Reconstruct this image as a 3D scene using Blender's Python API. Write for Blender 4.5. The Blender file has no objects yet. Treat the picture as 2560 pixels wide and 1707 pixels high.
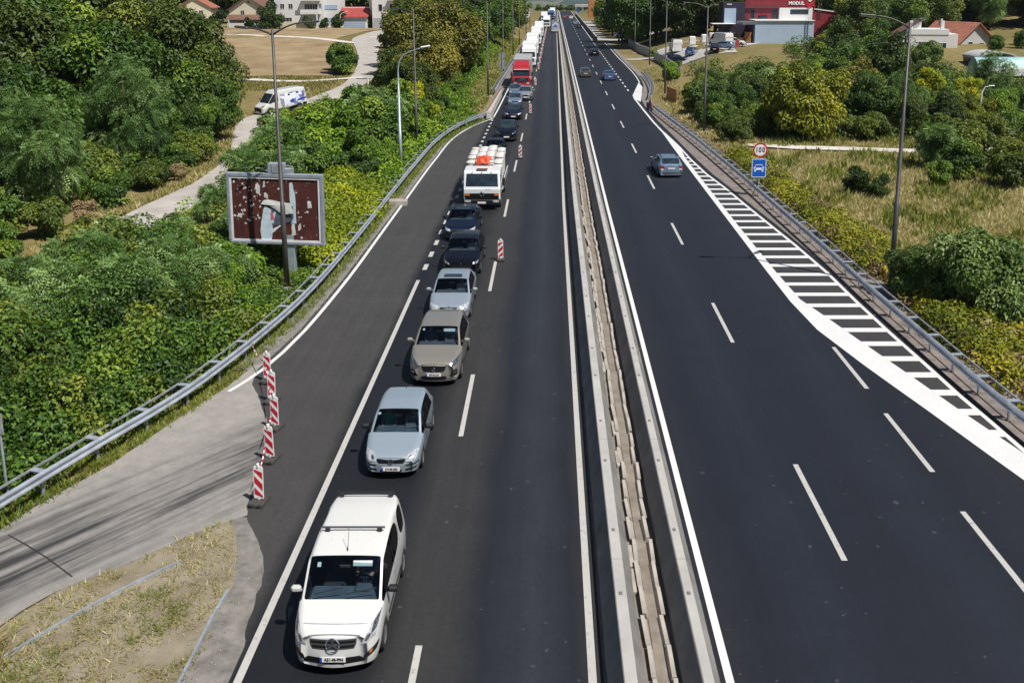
import bpy, bmesh, math, random
import numpy as np
from mathutils import Vector, Matrix
from mathutils.bvhtree import BVHTree

# ------------------------------------------------------------------ camera, sky, sun, exposure
scene = bpy.context.scene
COL = scene.collection
R = math.radians

cam_data = bpy.data.cameras.new('camera')
cam = bpy.data.objects.new('camera', cam_data)
COL.objects.link(cam)
cam_data.sensor_fit = 'HORIZONTAL'
cam_data.sensor_width = 36.0
cam_data.lens = 33.86
cam_data.shift_x = (1280 - 1376) / 2560
cam_data.shift_y = -(853.5 - 471) / 2560
cam_data.clip_start = 0.5
cam_data.clip_end = 20000
cam.location = (0, 0, 13.75)
cam.rotation_euler = (R(90 - 11.82), 0, 0)
scene.camera = cam

SUN_EL = R(58)
SUN_AZ = math.atan2(0.75, -0.66)          # compass bearing of the sun from +Y towards +X
world = bpy.data.worlds.new('World')
scene.world = world
world.use_nodes = True
wn = world.node_tree.nodes
wl = world.node_tree.links
sky = wn.new('ShaderNodeTexSky')
sky.sky_type = 'NISHITA'
sky.sun_disc = False
sky.sun_elevation = SUN_EL
sky.sun_rotation = SUN_AZ
sky.air_density = 1.0
sky.dust_density = 0.6
sky.ozone_density = 1.4
bg = wn['Background']
bg.inputs['Strength'].default_value = 0.05
wl.new(sky.outputs[0], bg.inputs['Color'])

sun_data = bpy.data.lights.new('sun', 'SUN')
sun_data.energy = 5.0
sun_data.angle = R(0.53)
sun_data.color = (1.0, 0.955, 0.88)
sun = bpy.data.objects.new('sun', sun_data)
COL.objects.link(sun)
sun_dir = Vector((math.sin(SUN_AZ) * math.cos(SUN_EL), math.cos(SUN_AZ) * math.cos(SUN_EL), math.sin(SUN_EL)))
sun.rotation_euler = sun_dir.to_track_quat('Z', 'Y').to_euler()
sun.location = (40, -30, 60)

vs = scene.view_settings
vs.view_transform = 'Standard'
vs.look = 'None'
vs.gamma = 1.0
vs.exposure = 0.2
vs.use_curve_mapping = False
scene.cycles.max_bounces = 6
scene.cycles.diffuse_bounces = 2
scene.cycles.transparent_max_bounces = 12
scene.cycles.volume_bounces = 0

random.seed(7)
rng = np.random.default_rng(11)

# ------------------------------------------------------------------ materials
MATS = {}

def _nodes(name):
    m = bpy.data.materials.new(name)
    m.use_nodes = True
    nt = m.node_tree
    return m, nt, nt.nodes['Principled BSDF']

def c4(c):
    return (c[0], c[1], c[2], 1.0)

def mat(name, col, rough=0.6, metal=0.0, spec=0.5, var=0.0, scale=3.0, coat=0.0, bump=0.0, bscale=20.0, col2=None, detail=5.0, coords='OBJ'):
    """plain surface with a noise-driven drift between two colours and optional fine relief"""
    if name in MATS:
        return MATS[name]
    m, nt, b = _nodes(name)
    n, l = nt.nodes, nt.links
    b.inputs['Base Color'].default_value = c4(col)
    b.inputs['Roughness'].default_value = rough
    b.inputs['Metallic'].default_value = metal
    b.inputs['Specular IOR Level'].default_value = spec
    b.inputs['Coat Weight'].default_value = coat
    b.inputs['Coat Roughness'].default_value = 0.04
    if var > 0 or col2 is not None or bump > 0:
        if coords == 'OBJ':
            tc = n.new('ShaderNodeTexCoord'); src = tc.outputs['Object']
        else:
            tc = n.new('ShaderNodeNewGeometry'); src = tc.outputs['Position']
    if var > 0 or col2 is not None:
        nz = n.new('ShaderNodeTexNoise'); nz.inputs['Scale'].default_value = scale
        nz.inputs['Detail'].default_value = detail; nz.inputs['Roughness'].default_value = 0.65
        l.new(src, nz.inputs['Vector'])
        rp = n.new('ShaderNodeValToRGB')
        if col2 is None:
            a = [max(0, x * (1 - var)) for x in col]; c = [min(1, x * (1 + var)) for x in col]
        else:
            a, c = col, col2
        rp.color_ramp.elements[0].position = 0.33; rp.color_ramp.elements[0].color = c4(a)
        rp.color_ramp.elements[1].position = 0.67; rp.color_ramp.elements[1].color = c4(c)
        l.new(nz.outputs['Fac'], rp.inputs['Fac'])
        l.new(rp.outputs['Color'], b.inputs['Base Color'])
    if bump > 0:
        nb = n.new('ShaderNodeTexNoise'); nb.inputs['Scale'].default_value = bscale; nb.inputs['Detail'].default_value = 4
        l.new(src, nb.inputs['Vector'])
        bp = n.new('ShaderNodeBump'); bp.inputs['Strength'].default_value = bump; bp.inputs['Distance'].default_value = 0.02
        l.new(nb.outputs['Fac'], bp.inputs['Height'])
        l.new(bp.outputs['Normal'], b.inputs['Normal'])
    MATS[name] = m
    return m

def ramp_node(n, stops):
    rp = n.new('ShaderNodeValToRGB')
    e = rp.color_ramp.elements
    while len(e) < len(stops):
        e.new(0.5)
    for i, (p, c) in enumerate(stops):
        e[i].position = p
        e[i].color = c4(c)
    return rp

def math_node(n, l, op, a, b_=None):
    m = n.new('ShaderNodeMath'); m.operation = op
    for i, v in enumerate((a, b_)):
        if v is None: continue
        if isinstance(v, (int, float)): m.inputs[i].default_value = v
        else: l.new(v, m.inputs[i])
    return m.outputs[0]

def mix_rgb(n, l, fac, a, b_, mode='MIX'):
    m = n.new('ShaderNodeMix'); m.data_type = 'RGBA'; m.blend_type = mode
    for sock, v in ((m.inputs[0], fac), (m.inputs[6], a), (m.inputs[7], b_)):
        if isinstance(v, (int, float)): sock.default_value = v
        elif isinstance(v, tuple): sock.default_value = c4(v)
        else: l.new(v, sock)
    return m.outputs[2]

def noise_out(n, l, vec, scale, detail=4, rough=0.6):
    z = n.new('ShaderNodeTexNoise'); z.inputs['Scale'].default_value = scale
    z.inputs['Detail'].default_value = detail; z.inputs['Roughness'].default_value = rough
    l.new(vec, z.inputs['Vector'])
    return z.outputs['Fac']

def asphalt(name, stops, x0, x1, grain=0.35, patch=0.25, rough=0.62, spec=0.45, streak=None):
    """bitumen with aggregate speckle, soft patches, and lengthwise bands set by the distance across the road"""
    m, nt, b = _nodes(name)
    n, l = nt.nodes, nt.links
    g = n.new('ShaderNodeNewGeometry')
    sx = n.new('ShaderNodeSeparateXYZ'); l.new(g.outputs['Position'], sx.inputs[0])
    wob = noise_out(n, l, g.outputs['Position'], 0.18, 3)
    xx = math_node(n, l, 'ADD', sx.outputs['X'], math_node(n, l, 'MULTIPLY', math_node(n, l, 'SUBTRACT', wob, 0.5), 0.9))
    mr = n.new('ShaderNodeMapRange'); mr.inputs['From Min'].default_value = x0; mr.inputs['From Max'].default_value = x1
    l.new(xx, mr.inputs['Value'])
    rp = ramp_node(n, stops); l.new(mr.outputs[0], rp.inputs['Fac'])
    fine = noise_out(n, l, g.outputs['Position'], 38, 3, 0.7)
    mid = noise_out(n, l, g.outputs['Position'], 0.55, 5, 0.6)
    mp = n.new('ShaderNodeMapping'); mp.inputs['Scale'].default_value = (3.2, 0.05, 1)
    l.new(g.outputs['Position'], mp.inputs['Vector'])
    lng = noise_out(n, l, mp.outputs[0], 1.0, 4, 0.6)
    f1 = math_node(n, l, 'ADD', math_node(n, l, 'MULTIPLY', fine, grain * 2), 1 - grain)
    f2 = math_node(n, l, 'ADD', math_node(n, l, 'MULTIPLY', mid, patch * 2), 1 - patch)
    f3 = math_node(n, l, 'ADD', math_node(n, l, 'MULTIPLY', lng, 0.5), 0.75)
    mott = noise_out(n, l, g.outputs['Position'], 6.5, 5, 0.75)
    f4 = math_node(n, l, 'ADD', math_node(n, l, 'MULTIPLY', mott, 0.9), 0.55)
    f = math_node(n, l, 'MULTIPLY', math_node(n, l, 'MULTIPLY', math_node(n, l, 'MULTIPLY', f1, f2), f3), f4)
    cc = n.new('ShaderNodeVectorMath'); cc.operation = 'SCALE'
    l.new(rp.outputs['Color'], cc.inputs[0]); l.new(f, cc.inputs['Scale'])
    out = cc.outputs[0]
    # loose pale grit and dark oil spots
    sp = noise_out(n, l, g.outputs['Position'], 4.2, 2, 0.4)
    spot = math_node(n, l, 'GREATER_THAN', sp, 0.735)
    out = mix_rgb(n, l, math_node(n, l, 'MULTIPLY', spot, 0.30), out, (0.13, 0.125, 0.12))
    l.new(out, b.inputs['Base Color'])
    b.inputs['Roughness'].default_value = rough
    b.inputs['Specular IOR Level'].default_value = spec
    bp = n.new('ShaderNodeBump'); bp.inputs['Strength'].default_value = 0.35; bp.inputs['Distance'].default_value = 0.006
    l.new(fine, bp.inputs['Height']); l.new(bp.outputs['Normal'], b.inputs['Normal'])
    MATS[name] = m
    return m

def leafmat(name, dark, mid_, light, trans=0.15):
    """leaf tissue: hue drifts leaf by leaf (the 'tint' attribute) and plant by plant"""
    m, nt, b = _nodes(name)
    n, l = nt.nodes, nt.links
    at = n.new('ShaderNodeAttribute'); at.attribute_name = 'tint'
    oi = n.new('ShaderNodeObjectInfo')
    v = math_node(n, l, 'ADD', at.outputs['Fac'], math_node(n, l, 'MULTIPLY', math_node(n, l, 'SUBTRACT', oi.outputs['Random'], 0.5), 0.34))
    rp = ramp_node(n, [(0.0, dark), (0.5, mid_), (1.0, light)])
    l.new(v, rp.inputs['Fac'])
    l.new(rp.outputs['Color'], b.inputs['Base Color'])
    b.inputs['Roughness'].default_value = 0.5
    b.inputs['Specular IOR Level'].default_value = 0.35
    tr = n.new('ShaderNodeBsdfTranslucent')
    tc = mix_rgb(n, l, 0.5, rp.outputs['Color'], (0.30, 0.38, 0.03))
    l.new(tc, tr.inputs['Color'])
    mx = n.new('ShaderNodeMixShader'); mx.inputs[0].default_value = trans
    l.new(b.outputs[0], mx.inputs[1]); l.new(tr.outputs[0], mx.inputs[2])
    l.new(mx.outputs[0], n['Material Output'].inputs['Surface'])
    MATS[name] = m
    return m

def paint(name, col, metal=0.0, rough=0.3, coat=1.0, dust=1.0, spec=0.5):
    if name in MATS: return MATS[name]
    m, nt, b = _nodes(name)
    n, l = nt.nodes, nt.links
    g = n.new('ShaderNodeTexCoord')
    d = noise_out(n, l, g.outputs['Object'], 1.6, 5, 0.7)
    # a film of road dust, thicker low on the body
    sx = n.new('ShaderNodeSeparateXYZ'); l.new(g.outputs['Object'], sx.inputs[0])
    lo = n.new('ShaderNodeMapRange'); lo.inputs['From Min'].default_value = 0.75; lo.inputs['From Max'].default_value = 0.15
    l.new(sx.outputs['Z'], lo.inputs['Value'])
    du = math_node(n, l, 'MULTIPLY', math_node(n, l, 'ADD', math_node(n, l, 'MULTIPLY', lo.outputs[0], 0.45 * dust), 0.05 * dust), d)
    out = mix_rgb(n, l, du, col, (0.22, 0.2, 0.17))
    l.new(out, b.inputs['Base Color'])
    b.inputs['Metallic'].default_value = metal
    l.new(math_node(n, l, 'ADD', math_node(n, l, 'MULTIPLY', du, 0.5), rough), b.inputs['Roughness'])
    b.inputs['Coat Weight'].default_value = coat
    b.inputs['Specular IOR Level'].default_value = spec
    b.inputs['Coat Roughness'].default_value = 0.05
    MATS[name] = m
    return m

def glassmat(name, tint, fac=0.9):
    m, nt, b = _nodes(name)
    n, l = nt.nodes, nt.links
    n.remove(b)
    t = n.new('ShaderNodeBsdfTransparent'); t.inputs['Color'].default_value = c4(tint)
    g = n.new('ShaderNodeBsdfGlossy'); g.inputs['Roughness'].default_value = 0.02
    f = n.new('ShaderNodeFresnel'); f.inputs['IOR'].default_value = 1.5
    mx = n.new('ShaderNodeMixShader')
    l.new(math_node(n, l, 'MULTIPLY', f.outputs[0], fac), mx.inputs[0])
    l.new(t.outputs[0], mx.inputs[1]); l.new(g.outputs[0], mx.inputs[2])
    l.new(mx.outputs[0], n['Material Output'].inputs['Surface'])
    MATS[name] = m
    return m

glassmat('car_glass', (0.55, 0.66, 0.72), 1.0)
glassmat('lamp_glass', (0.8, 0.82, 0.85), 1.0)
mat('dark_glass', (0.008, 0.013, 0.020), 0.04, spec=0.8, col2=(0.03, 0.05, 0.06), scale=1.6)
mat('window_glass', (0.03, 0.045, 0.06), 0.05, spec=0.8, var=0.5, scale=0.6)
mat('black_trim', (0.012, 0.012, 0.013), 0.5, var=0.3)
mat('interior', (0.02, 0.02, 0.022), 0.8, var=0.2)
mat('seat_cloth', (0.035, 0.035, 0.04), 0.9, var=0.3, scale=8)
mat('dash_grey', (0.10, 0.12, 0.15), 0.75, var=0.2)
mat('tyre', (0.016, 0.016, 0.016), 0.85, var=0.4, scale=6)
mat('alloy', (0.45, 0.45, 0.46), 0.35, 0.8, var=0.2)
mat('chrome', (0.75, 0.76, 0.78), 0.12, 1.0)
mat('headlamp', (0.55, 0.57, 0.60), 0.15, 0.3, coat=1.0, var=0.45, scale=9)
mat('headlamp_dark', (0.10, 0.105, 0.115), 0.12, 0.4, coat=1.0, var=0.8, scale=16)
mat('tail_red', (0.32, 0.008, 0.012), 0.15, coat=1.0, var=0.25, scale=10)
mat('amber', (0.6, 0.16, 0.015), 0.2, coat=1.0)
mat('plate_white', (0.78, 0.78, 0.76), 0.4, var=0.05)
mat('plate_blue', (0.015, 0.06, 0.42), 0.4, var=0.05)
mat('plate_ink', (0.012, 0.012, 0.014), 0.5)
mat('mesh_black', (0.006, 0.006, 0.007), 0.45)
mat('bar_grey', (0.16, 0.165, 0.17), 0.35, 0.7, var=0.1)

paint('paint_white', (0.66, 0.66, 0.645), 0.0, 0.32)
paint('paint_silver_blue', (0.42, 0.49, 0.56), 0.5, 0.3)
paint('paint_silver_ice', (0.43, 0.51, 0.59), 0.5, 0.28)
paint('paint_beige', (0.38, 0.345, 0.30), 0.55, 0.3)
paint('paint_black', (0.004, 0.005, 0.010), 0.0, 0.25, coat=.3, dust=.1, spec=.15)
paint('paint_night', (0.005, 0.009, 0.024), 0.0, 0.25, coat=.3, dust=.1, spec=.15)
paint('paint_steel', (0.26, 0.36, 0.52), 0.6, 0.3)
paint('paint_blue', (0.05, 0.14, 0.34), 0.4, 0.28)
paint('paint_silver', (0.5, 0.52, 0.55), 0.6, 0.3)
paint('paint_grey_brown', (0.12, 0.11, 0.10), 0.5, 0.3)
paint('paint_red', (0.42, 0.012, 0.022), 0.1, 0.3)
paint('paint_truck_white', (0.78, 0.79, 0.80), 0.0, 0.35)

mat('galvanised', (0.46, 0.50, 0.56), 0.42, 0.5, var=0.22, scale=2.5, bump=0.05)
mat('galvanised_dull', (0.36, 0.38, 0.40), 0.55, 0.4, var=0.3, scale=4)
mat('pole_dark', (0.075, 0.072, 0.07), 0.5, 0.4, var=0.2, scale=3)
mat('pole_light', (0.36, 0.42, 0.46), 0.5, 0.4, var=0.15, scale=3)
mat('lamp_white', (0.72, 0.72, 0.70), 0.4, var=0.1)
mat('concrete', (0.42, 0.40, 0.37), 0.85, var=0.18, scale=1.2, bump=0.3, bscale=30)
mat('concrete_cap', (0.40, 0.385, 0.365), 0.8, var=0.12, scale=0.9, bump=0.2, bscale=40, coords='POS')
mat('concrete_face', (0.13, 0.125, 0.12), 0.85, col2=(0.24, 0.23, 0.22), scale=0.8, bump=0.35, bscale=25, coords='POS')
mat('concrete_pale', (0.36, 0.33, 0.295), 0.85, var=0.25, scale=1.5, bump=0.3, bscale=25)
mat('joint_dark', (0.02, 0.02, 0.02), 0.9)
mat('socket', (0.16, 0.15, 0.14), 0.9, var=0.3, scale=20)
def road_paint(name, col, worn, cut):
    m, nt, b = _nodes(name)
    n, l = nt.nodes, nt.links
    g = n.new('ShaderNodeNewGeometry'); p = g.outputs['Position']
    a = noise_out(n, l, p, 22, 6, .75); c = noise_out(n, l, p, 0.7, 4, .6); d = noise_out(n, l, p, 5, 4, .6)
    v = math_node(n, l, 'ADD', math_node(n, l, 'MULTIPLY', a, .65), math_node(n, l, 'MULTIPLY', d, .35))
    k = math_node(n, l, 'GREATER_THAN', v, cut)
    base = mix_rgb(n, l, c, tuple(x * .90 for x in col), tuple(min(.9, x * 1.06) for x in col))
    l.new(mix_rgb(n, l, math_node(n, l, 'MULTIPLY', k, .7), base, worn), b.inputs['Base Color'])
    b.inputs['Roughness'].default_value = .6
    MATS[name] = m
road_paint('line_white', (0.66, 0.66, 0.66), (0.25, 0.25, 0.25), .615)
road_paint('line_worn', (0.46, 0.45, 0.43), (0.16, 0.155, 0.15), .575)
mat('sign_red', (0.50, 0.012, 0.025), 0.35, var=0.05)
mat('sign_white', (0.82, 0.82, 0.82), 0.35, var=0.04)
mat('sign_blue', (0.008, 0.10, 0.52), 0.35, var=0.05)
mat('rubber', (0.05, 0.048, 0.046), 0.85, var=0.3, scale=10)
mat('rust_rail', (0.24, 0.09, 0.04), 0.85, var=0.35, scale=5)
mat('timber_orange', (0.42, 0.17, 0.05), 0.7, var=0.3, scale=3)
mat('bark', (0.085, 0.065, 0.048), 0.95, var=0.35, scale=5, bump=0.6, bscale=12)
# ------------------------------------------------------------------ mesh helpers
class MB:
    """collects shapes into one mesh"""
    def __init__(self):
        self.v = []; self.f = []; self.m = []
    def add(self, verts, faces, mi=0, M=None):
        o = len(self.v)
        if M is not None:
            verts = [M @ Vector(p) for p in verts]
        self.v += [tuple(p) for p in verts]
        self.f += [tuple(i + o for i in f) for f in faces]
        self.m += [mi] * len(faces)
        return self
    def box(self, c, s, mi=0, M=None, b=0.0):
        x, y, z = c; a, d, h = s[0] / 2, s[1] / 2, s[2] / 2
        if b <= 0:
            vs_ = [(x + i * a, y + j * d, z + k * h) for k in (-1, 1) for j in (-1, 1) for i in (-1, 1)]
            fs = [(0, 2, 3, 1), (4, 5, 7, 6), (0, 1, 5, 4), (2, 6, 7, 3), (0, 4, 6, 2), (1, 3, 7, 5)]
            return self.add(vs_, fs, mi, M)
        b = min(b, a * .95, d * .95, h * .95)
        vs_ = []; idx = {}
        for i in (-1, 1):
            for j in (-1, 1):
                for k in (-1, 1):
                    idx[(i, j, k, 0)] = len(vs_); vs_.append((x + i * a, y + j * (d - b), z + k * (h - b)))
                    idx[(i, j, k, 1)] = len(vs_); vs_.append((x + i * (a - b), y + j * d, z + k * (h - b)))
                    idx[(i, j, k, 2)] = len(vs_); vs_.append((x + i * (a - b), y + j * (d - b), z + k * h))
        fs = []
        for i in (-1, 1):
            q = [idx[(i, -1, -1, 0)], idx[(i, 1, -1, 0)], idx[(i, 1, 1, 0)], idx[(i, -1, 1, 0)]]
            fs.append(q if i > 0 else q[::-1])
            q = [idx[(-1, i, -1, 1)], idx[(1, i, -1, 1)], idx[(1, i, 1, 1)], idx[(-1, i, 1, 1)]]
            fs.append(q[::-1] if i > 0 else q)
            q = [idx[(-1, -1, i, 2)], idx[(1, -1, i, 2)], idx[(1, 1, i, 2)], idx[(-1, 1, i, 2)]]
            fs.append(q if i > 0 else q[::-1])
        for i in (-1, 1):
            for j in (-1, 1):
                q = [idx[(i, j, -1, 0)], idx[(i, j, -1, 1)], idx[(i, j, 1, 1)], idx[(i, j, 1, 0)]]
                fs.append(q if i * j > 0 else q[::-1])
                q = [idx[(i, -1, j, 0)], idx[(i, -1, j, 2)], idx[(i, 1, j, 2)], idx[(i, 1, j, 0)]]
                fs.append(q[::-1] if i * j > 0 else q)
                q = [idx[(-1, i, j, 1)], idx[(-1, i, j, 2)], idx[(1, i, j, 2)], idx[(1, i, j, 1)]]
                fs.append(q if i * j > 0 else q[::-1])
        for i in (-1, 1):
            for j in (-1, 1):
                for k in (-1, 1):
                    q = [idx[(i, j, k, 0)], idx[(i, j, k, 1)], idx[(i, j, k, 2)]]
                    fs.append(q if i * j * k > 0 else q[::-1])
        return self.add(vs_, fs, mi, M)
    def tube(self, path, r, n=8, mi=0, caps=True, M=None):
        path = [Vector(p) for p in path]
        rs = r if isinstance(r, (list, tuple)) else [r] * len(path)
        vs_ = []; fs = []
        up = None
        for i, p in enumerate(path):
            t = (path[min(i + 1, len(path) - 1)] - path[max(i - 1, 0)]).normalized()
            if up is None:
                up = Vector((0, 0, 1)) if abs(t.z) < 0.9 else Vector((1, 0, 0))
            a = t.cross(up).normalized(); bb = a.cross(t).normalized(); up = bb
            for k in range(n):
                th = 2 * math.pi * k / n
                vs_.append(p + (a * math.cos(th) + bb * math.sin(th)) * rs[i])
        for i in range(len(path) - 1):
            for k in range(n):
                k2 = (k + 1) % n
                fs.append((i * n + k, i * n + k2, (i + 1) * n + k2, (i + 1) * n + k))
        if caps:
            fs.append(tuple(range(n))[::-1]); fs.append(tuple(range((len(path) - 1) * n, len(path) * n)))
        return self.add(vs_, fs, mi, M)
    def lathe(self, prof, axis='Z', n=20, mi=0, M=None, c=(0, 0, 0)):
        vs_ = []; fs = []
        for (r, h) in prof:
            for k in range(n):
                th = 2 * math.pi * k / n
                a, b = r * math.cos(th), r * math.sin(th)
                p = (a, b, h) if axis == 'Z' else ((h, a, b) if axis == 'X' else (a, h, b))
                vs_.append((p[0] + c[0], p[1] + c[1], p[2] + c[2]))
        m_ = len(prof)
        for i in range(m_ - 1):
            for k in range(n):
                k2 = (k + 1) % n
                fs.append((i * n + k, i * n + k2, (i + 1) * n + k2, (i + 1) * n + k))
        return self.add(vs_, fs, mi, M)
    def prism(self, poly, x0, x1, axis='X', mi=0, M=None):
        """outline poly in the plane across the axis, pushed from x0 to x1"""
        n = len(poly)
        def mk(u, v, w):
            return (w, u, v) if axis == 'X' else ((u, w, v) if axis == 'Y' else (u, v, w))
        vs_ = [mk(u, v, x0) for u, v in poly] + [mk(u, v, x1) for u, v in poly]
        fs = [tuple(range(n))[::-1], tuple(range(n, 2 * n))]
        for i in range(n):
            j = (i + 1) % n
            fs.append((i, j, n + j, n + i))
        return self.add(vs_, fs, mi, M)
    def sweep(self, prof, path, mi=0, closed=False, up=(0, 0, 1), caps=True):
        """profile (u sideways to the right of travel, v up) carried along a path"""
        path = [Vector(p) for p in path]; n = len(prof); vs_ = []; fs = []
        for i, p in enumerate(path):
            t = path[min(i + 1, len(path) - 1)] - path[max(i - 1, 0)]
            t.z = 0; t.normalize()
            s = Vector((t.y, -t.x, 0))
            for u, v in prof:
                vs_.append(p + s * u + Vector((0, 0, v)))
        m_ = n if closed else n - 1
        for i in range(len(path) - 1):
            for k in range(m_):
                k2 = (k + 1) % n
                fs.append((i * n + k, (i + 1) * n + k, (i + 1) * n + k2, i * n + k2))
        if closed and caps:
            fs.append(tuple(range(n))); fs.append(tuple(range((len(path) - 1) * n, len(path) * n))[::-1])
        return self.add(vs_, fs, mi)
    def mesh(self, name, mats, smooth=False, fix=True):
        me = bpy.data.meshes.new(name)
        me.from_pydata(self.v, [], self.f)
        if not isinstance(mats, (list, tuple)): mats = [mats]
        for mm in mats: me.materials.append(MATS[mm] if isinstance(mm, str) else mm)
        if len(mats) > 1:
            me.polygons.foreach_set('material_index', self.m)
        if fix:
            bm = bmesh.new(); bm.from_mesh(me)
            bmesh.ops.recalc_face_normals(bm, faces=bm.faces)
            bm.to_mesh(me); bm.free()
        if smooth:
            me.polygons.foreach_set('use_smooth', [True] * len(me.polygons))
        me.update()
        return me
    def build(self, name, mats, parent=None, smooth=False, fix=True):
        return obj(name, self.mesh(name, mats, smooth, fix), parent)

def obj(name, me, parent=None, loc=None, rot=None, scl=None):
    o = bpy.data.objects.new(name, me)
    COL.objects.link(o)
    if parent is not None: o.parent = parent
    if loc is not None: o.location = loc
    if rot is not None: o.rotation_euler = rot
    if scl is not None: o.scale = scl if isinstance(scl, (tuple, list)) else (scl, scl, scl)
    return o

def tag(o, label, cat, group=None):
    o['label'] = label; o['category'] = cat
    if group: o['group'] = group
    return o

def kind(o, k):
    o['kind'] = k
    return o

def thing(name, label, cat, loc=(0, 0, 0), rz=0.0, group=None):
    o = bpy.data.objects.new(name, None)
    COL.objects.link(o)
    o.location = loc; o.rotation_euler = (0, 0, rz)
    o.empty_display_size = 0.3
    return tag(o, label, cat, group)

def copy_tree(o, parent=None):
    c = o.copy(); COL.objects.link(c); c.parent = parent
    for ch in list(o.children): copy_tree(ch, c)
    return c

def smooth_by_angle(me, deg=35):
    bm = bmesh.new(); bm.from_mesh(me)
    for e in bm.edges:
        e.smooth = len(e.link_faces) == 2 and e.calc_face_angle(3.2) < R(deg)
    for f in bm.faces: f.smooth = True
    bm.to_mesh(me); bm.free()

def text_mesh(body, size, extrude, material, align='CENTER', bold=0.0):
    cu = bpy.data.curves.new('lettering', 'FONT')
    cu.body = body; cu.size = size; cu.extrude = extrude; cu.align_x = align; cu.align_y = 'CENTER'; cu.offset = bold
    cu.resolution_u = 2
    o = bpy.data.objects.new('lettering', cu); COL.objects.link(o)
    dg = bpy.context.evaluated_depsgraph_get(); dg.update()
    me = bpy.data.meshes.new_from_object(o.evaluated_get(dg))
    bpy.data.objects.remove(o); bpy.data.curves.remove(cu)
    me.materials.clear(); me.materials.append(MATS[material])
    return me

def np_mesh(name, V, F, material, attr=None, smooth=False):
    """big triangle or quad mesh straight from numpy"""
    me = bpy.data.meshes.new(name)
    k = F.shape[1]
    me.vertices.add(len(V)); me.vertices.foreach_set('co', V.astype(np.float32).ravel())
    me.loops.add(F.size); me.loops.foreach_set('vertex_index', F.astype(np.int32).ravel())
    me.polygons.add(len(F))
    me.polygons.foreach_set('loop_start', np.arange(0, F.size, k, dtype=np.int32))
    me.polygons.foreach_set('loop_total', np.full(len(F), k, dtype=np.int32))
    if smooth: me.polygons.foreach_set('use_smooth', np.ones(len(F), dtype=bool))
    if attr is not None:
        a = me.attributes.new('tint', 'FLOAT', 'POINT'); a.data.foreach_set('value', attr.astype(np.float32))
    me.materials.append(MATS[material] if isinstance(material, str) else material)
    me.update(calc_edges=True)
    return me

def lerp(a, b, t): return a + (b - a) * t
def sstep(a, b, x):
    t = np.clip((x - a) / (b - a), 0, 1)
    return t * t * (3 - 2 * t)

# ------------------------------------------------------------------ lie of the land
def offL(y): return max(0.0, min(y, 700) - 60) * 0.0045
def offR(y): return max(0.0, min(y, 700) - 60) * 0.0028

def vnoise(x, y, s):
    return (np.sin(x / s * 1.7 + 1.3) * np.cos(y / s * 1.3 + .4) + .5 * np.sin(x / s * 3.9 - y / s * 2.7 + 2.1) + .25 * np.cos(y / s * 7.3 + x / s * 5.1)) / 1.75

def land(x, y):
    x = np.asarray(x, dtype=float); y = np.asarray(y, dtype=float)
    # left: side valley with the village lane, rising to the houses
    zl = 4.0 * sstep(96, 245, y) + 0.18 * vnoise(x, y, 7)
    zl = zl + 6.0 * sstep(265, 420, y) * sstep(-30, -60, x)
    zl = zl * sstep(-17, -26, x) + (1.9 * sstep(110, 135, y)) * (1 - sstep(-17, -26, x)) * sstep(-8.4, -13, x) - 0.55 * sstep(-13.4, -17, x) * sstep(100, 80, y)
    # right: dry meadow, then the yard platform
    zr = 3.0 * sstep(132, 168, y) * sstep(18, 30, x) + 0.12 * vnoise(x, y, 6) * sstep(15, 18, x)
    zr = zr + 5.0 * sstep(185, 245, y) * sstep(68, 95, x) + 0.6 * sstep(120, 150, y) * sstep(40, 70, x)
    zr = zr - 0.45 * sstep(15.3, 18.5, x) * sstep(110, 90, y)
    z = np.where(x < 0, zl, zr)
    z = z - 60 * sstep(560, 1100, y) - 90 * sstep(1100, 5000, y) + 900 * sstep(6800, 12500, y)
    z = z + (18 * vnoise(x, y, 420) + 10 * vnoise(x, y, 170)) * sstep(1500, 3500, y)
    return z - 0.04

def land1(x, y): return float(land(np.array([x]), np.array([y]))[0])

xs = np.concatenate([-np.geomspace(60, 9000, 26)[::-1], np.arange(-58.5, 60, 1.5), np.geomspace(60, 9000, 26)])
ys = np.concatenate([[-60, -25, -8], np.arange(2, 330, 2.0), np.geomspace(332, 13500, 60)])
GX, GY = np.meshgrid(xs, ys)
GZ = land(GX, GY)
flat = (GX > -12.5) & (GX < 15.0) & (GY < 545)
GZ = np.where(flat, np.minimum(GZ, -0.04), GZ)
slope = (GX <= -7.9) & (GX > -13.5) & (GY > 112) & (GY < 340)
GZ = np.where(slope, land(GX, GY), GZ)
V = np.stack([GX.ravel(), GY.ravel(), GZ.ravel()], 1)
nx = len(xs); ny = len(ys)
ii = np.arange(nx * ny).reshape(ny, nx)
F = np.stack([ii[:-1, :-1].ravel(), ii[:-1, 1:].ravel(), ii[1:, 1:].ravel(), ii[1:, :-1].ravel()], 1)

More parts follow.
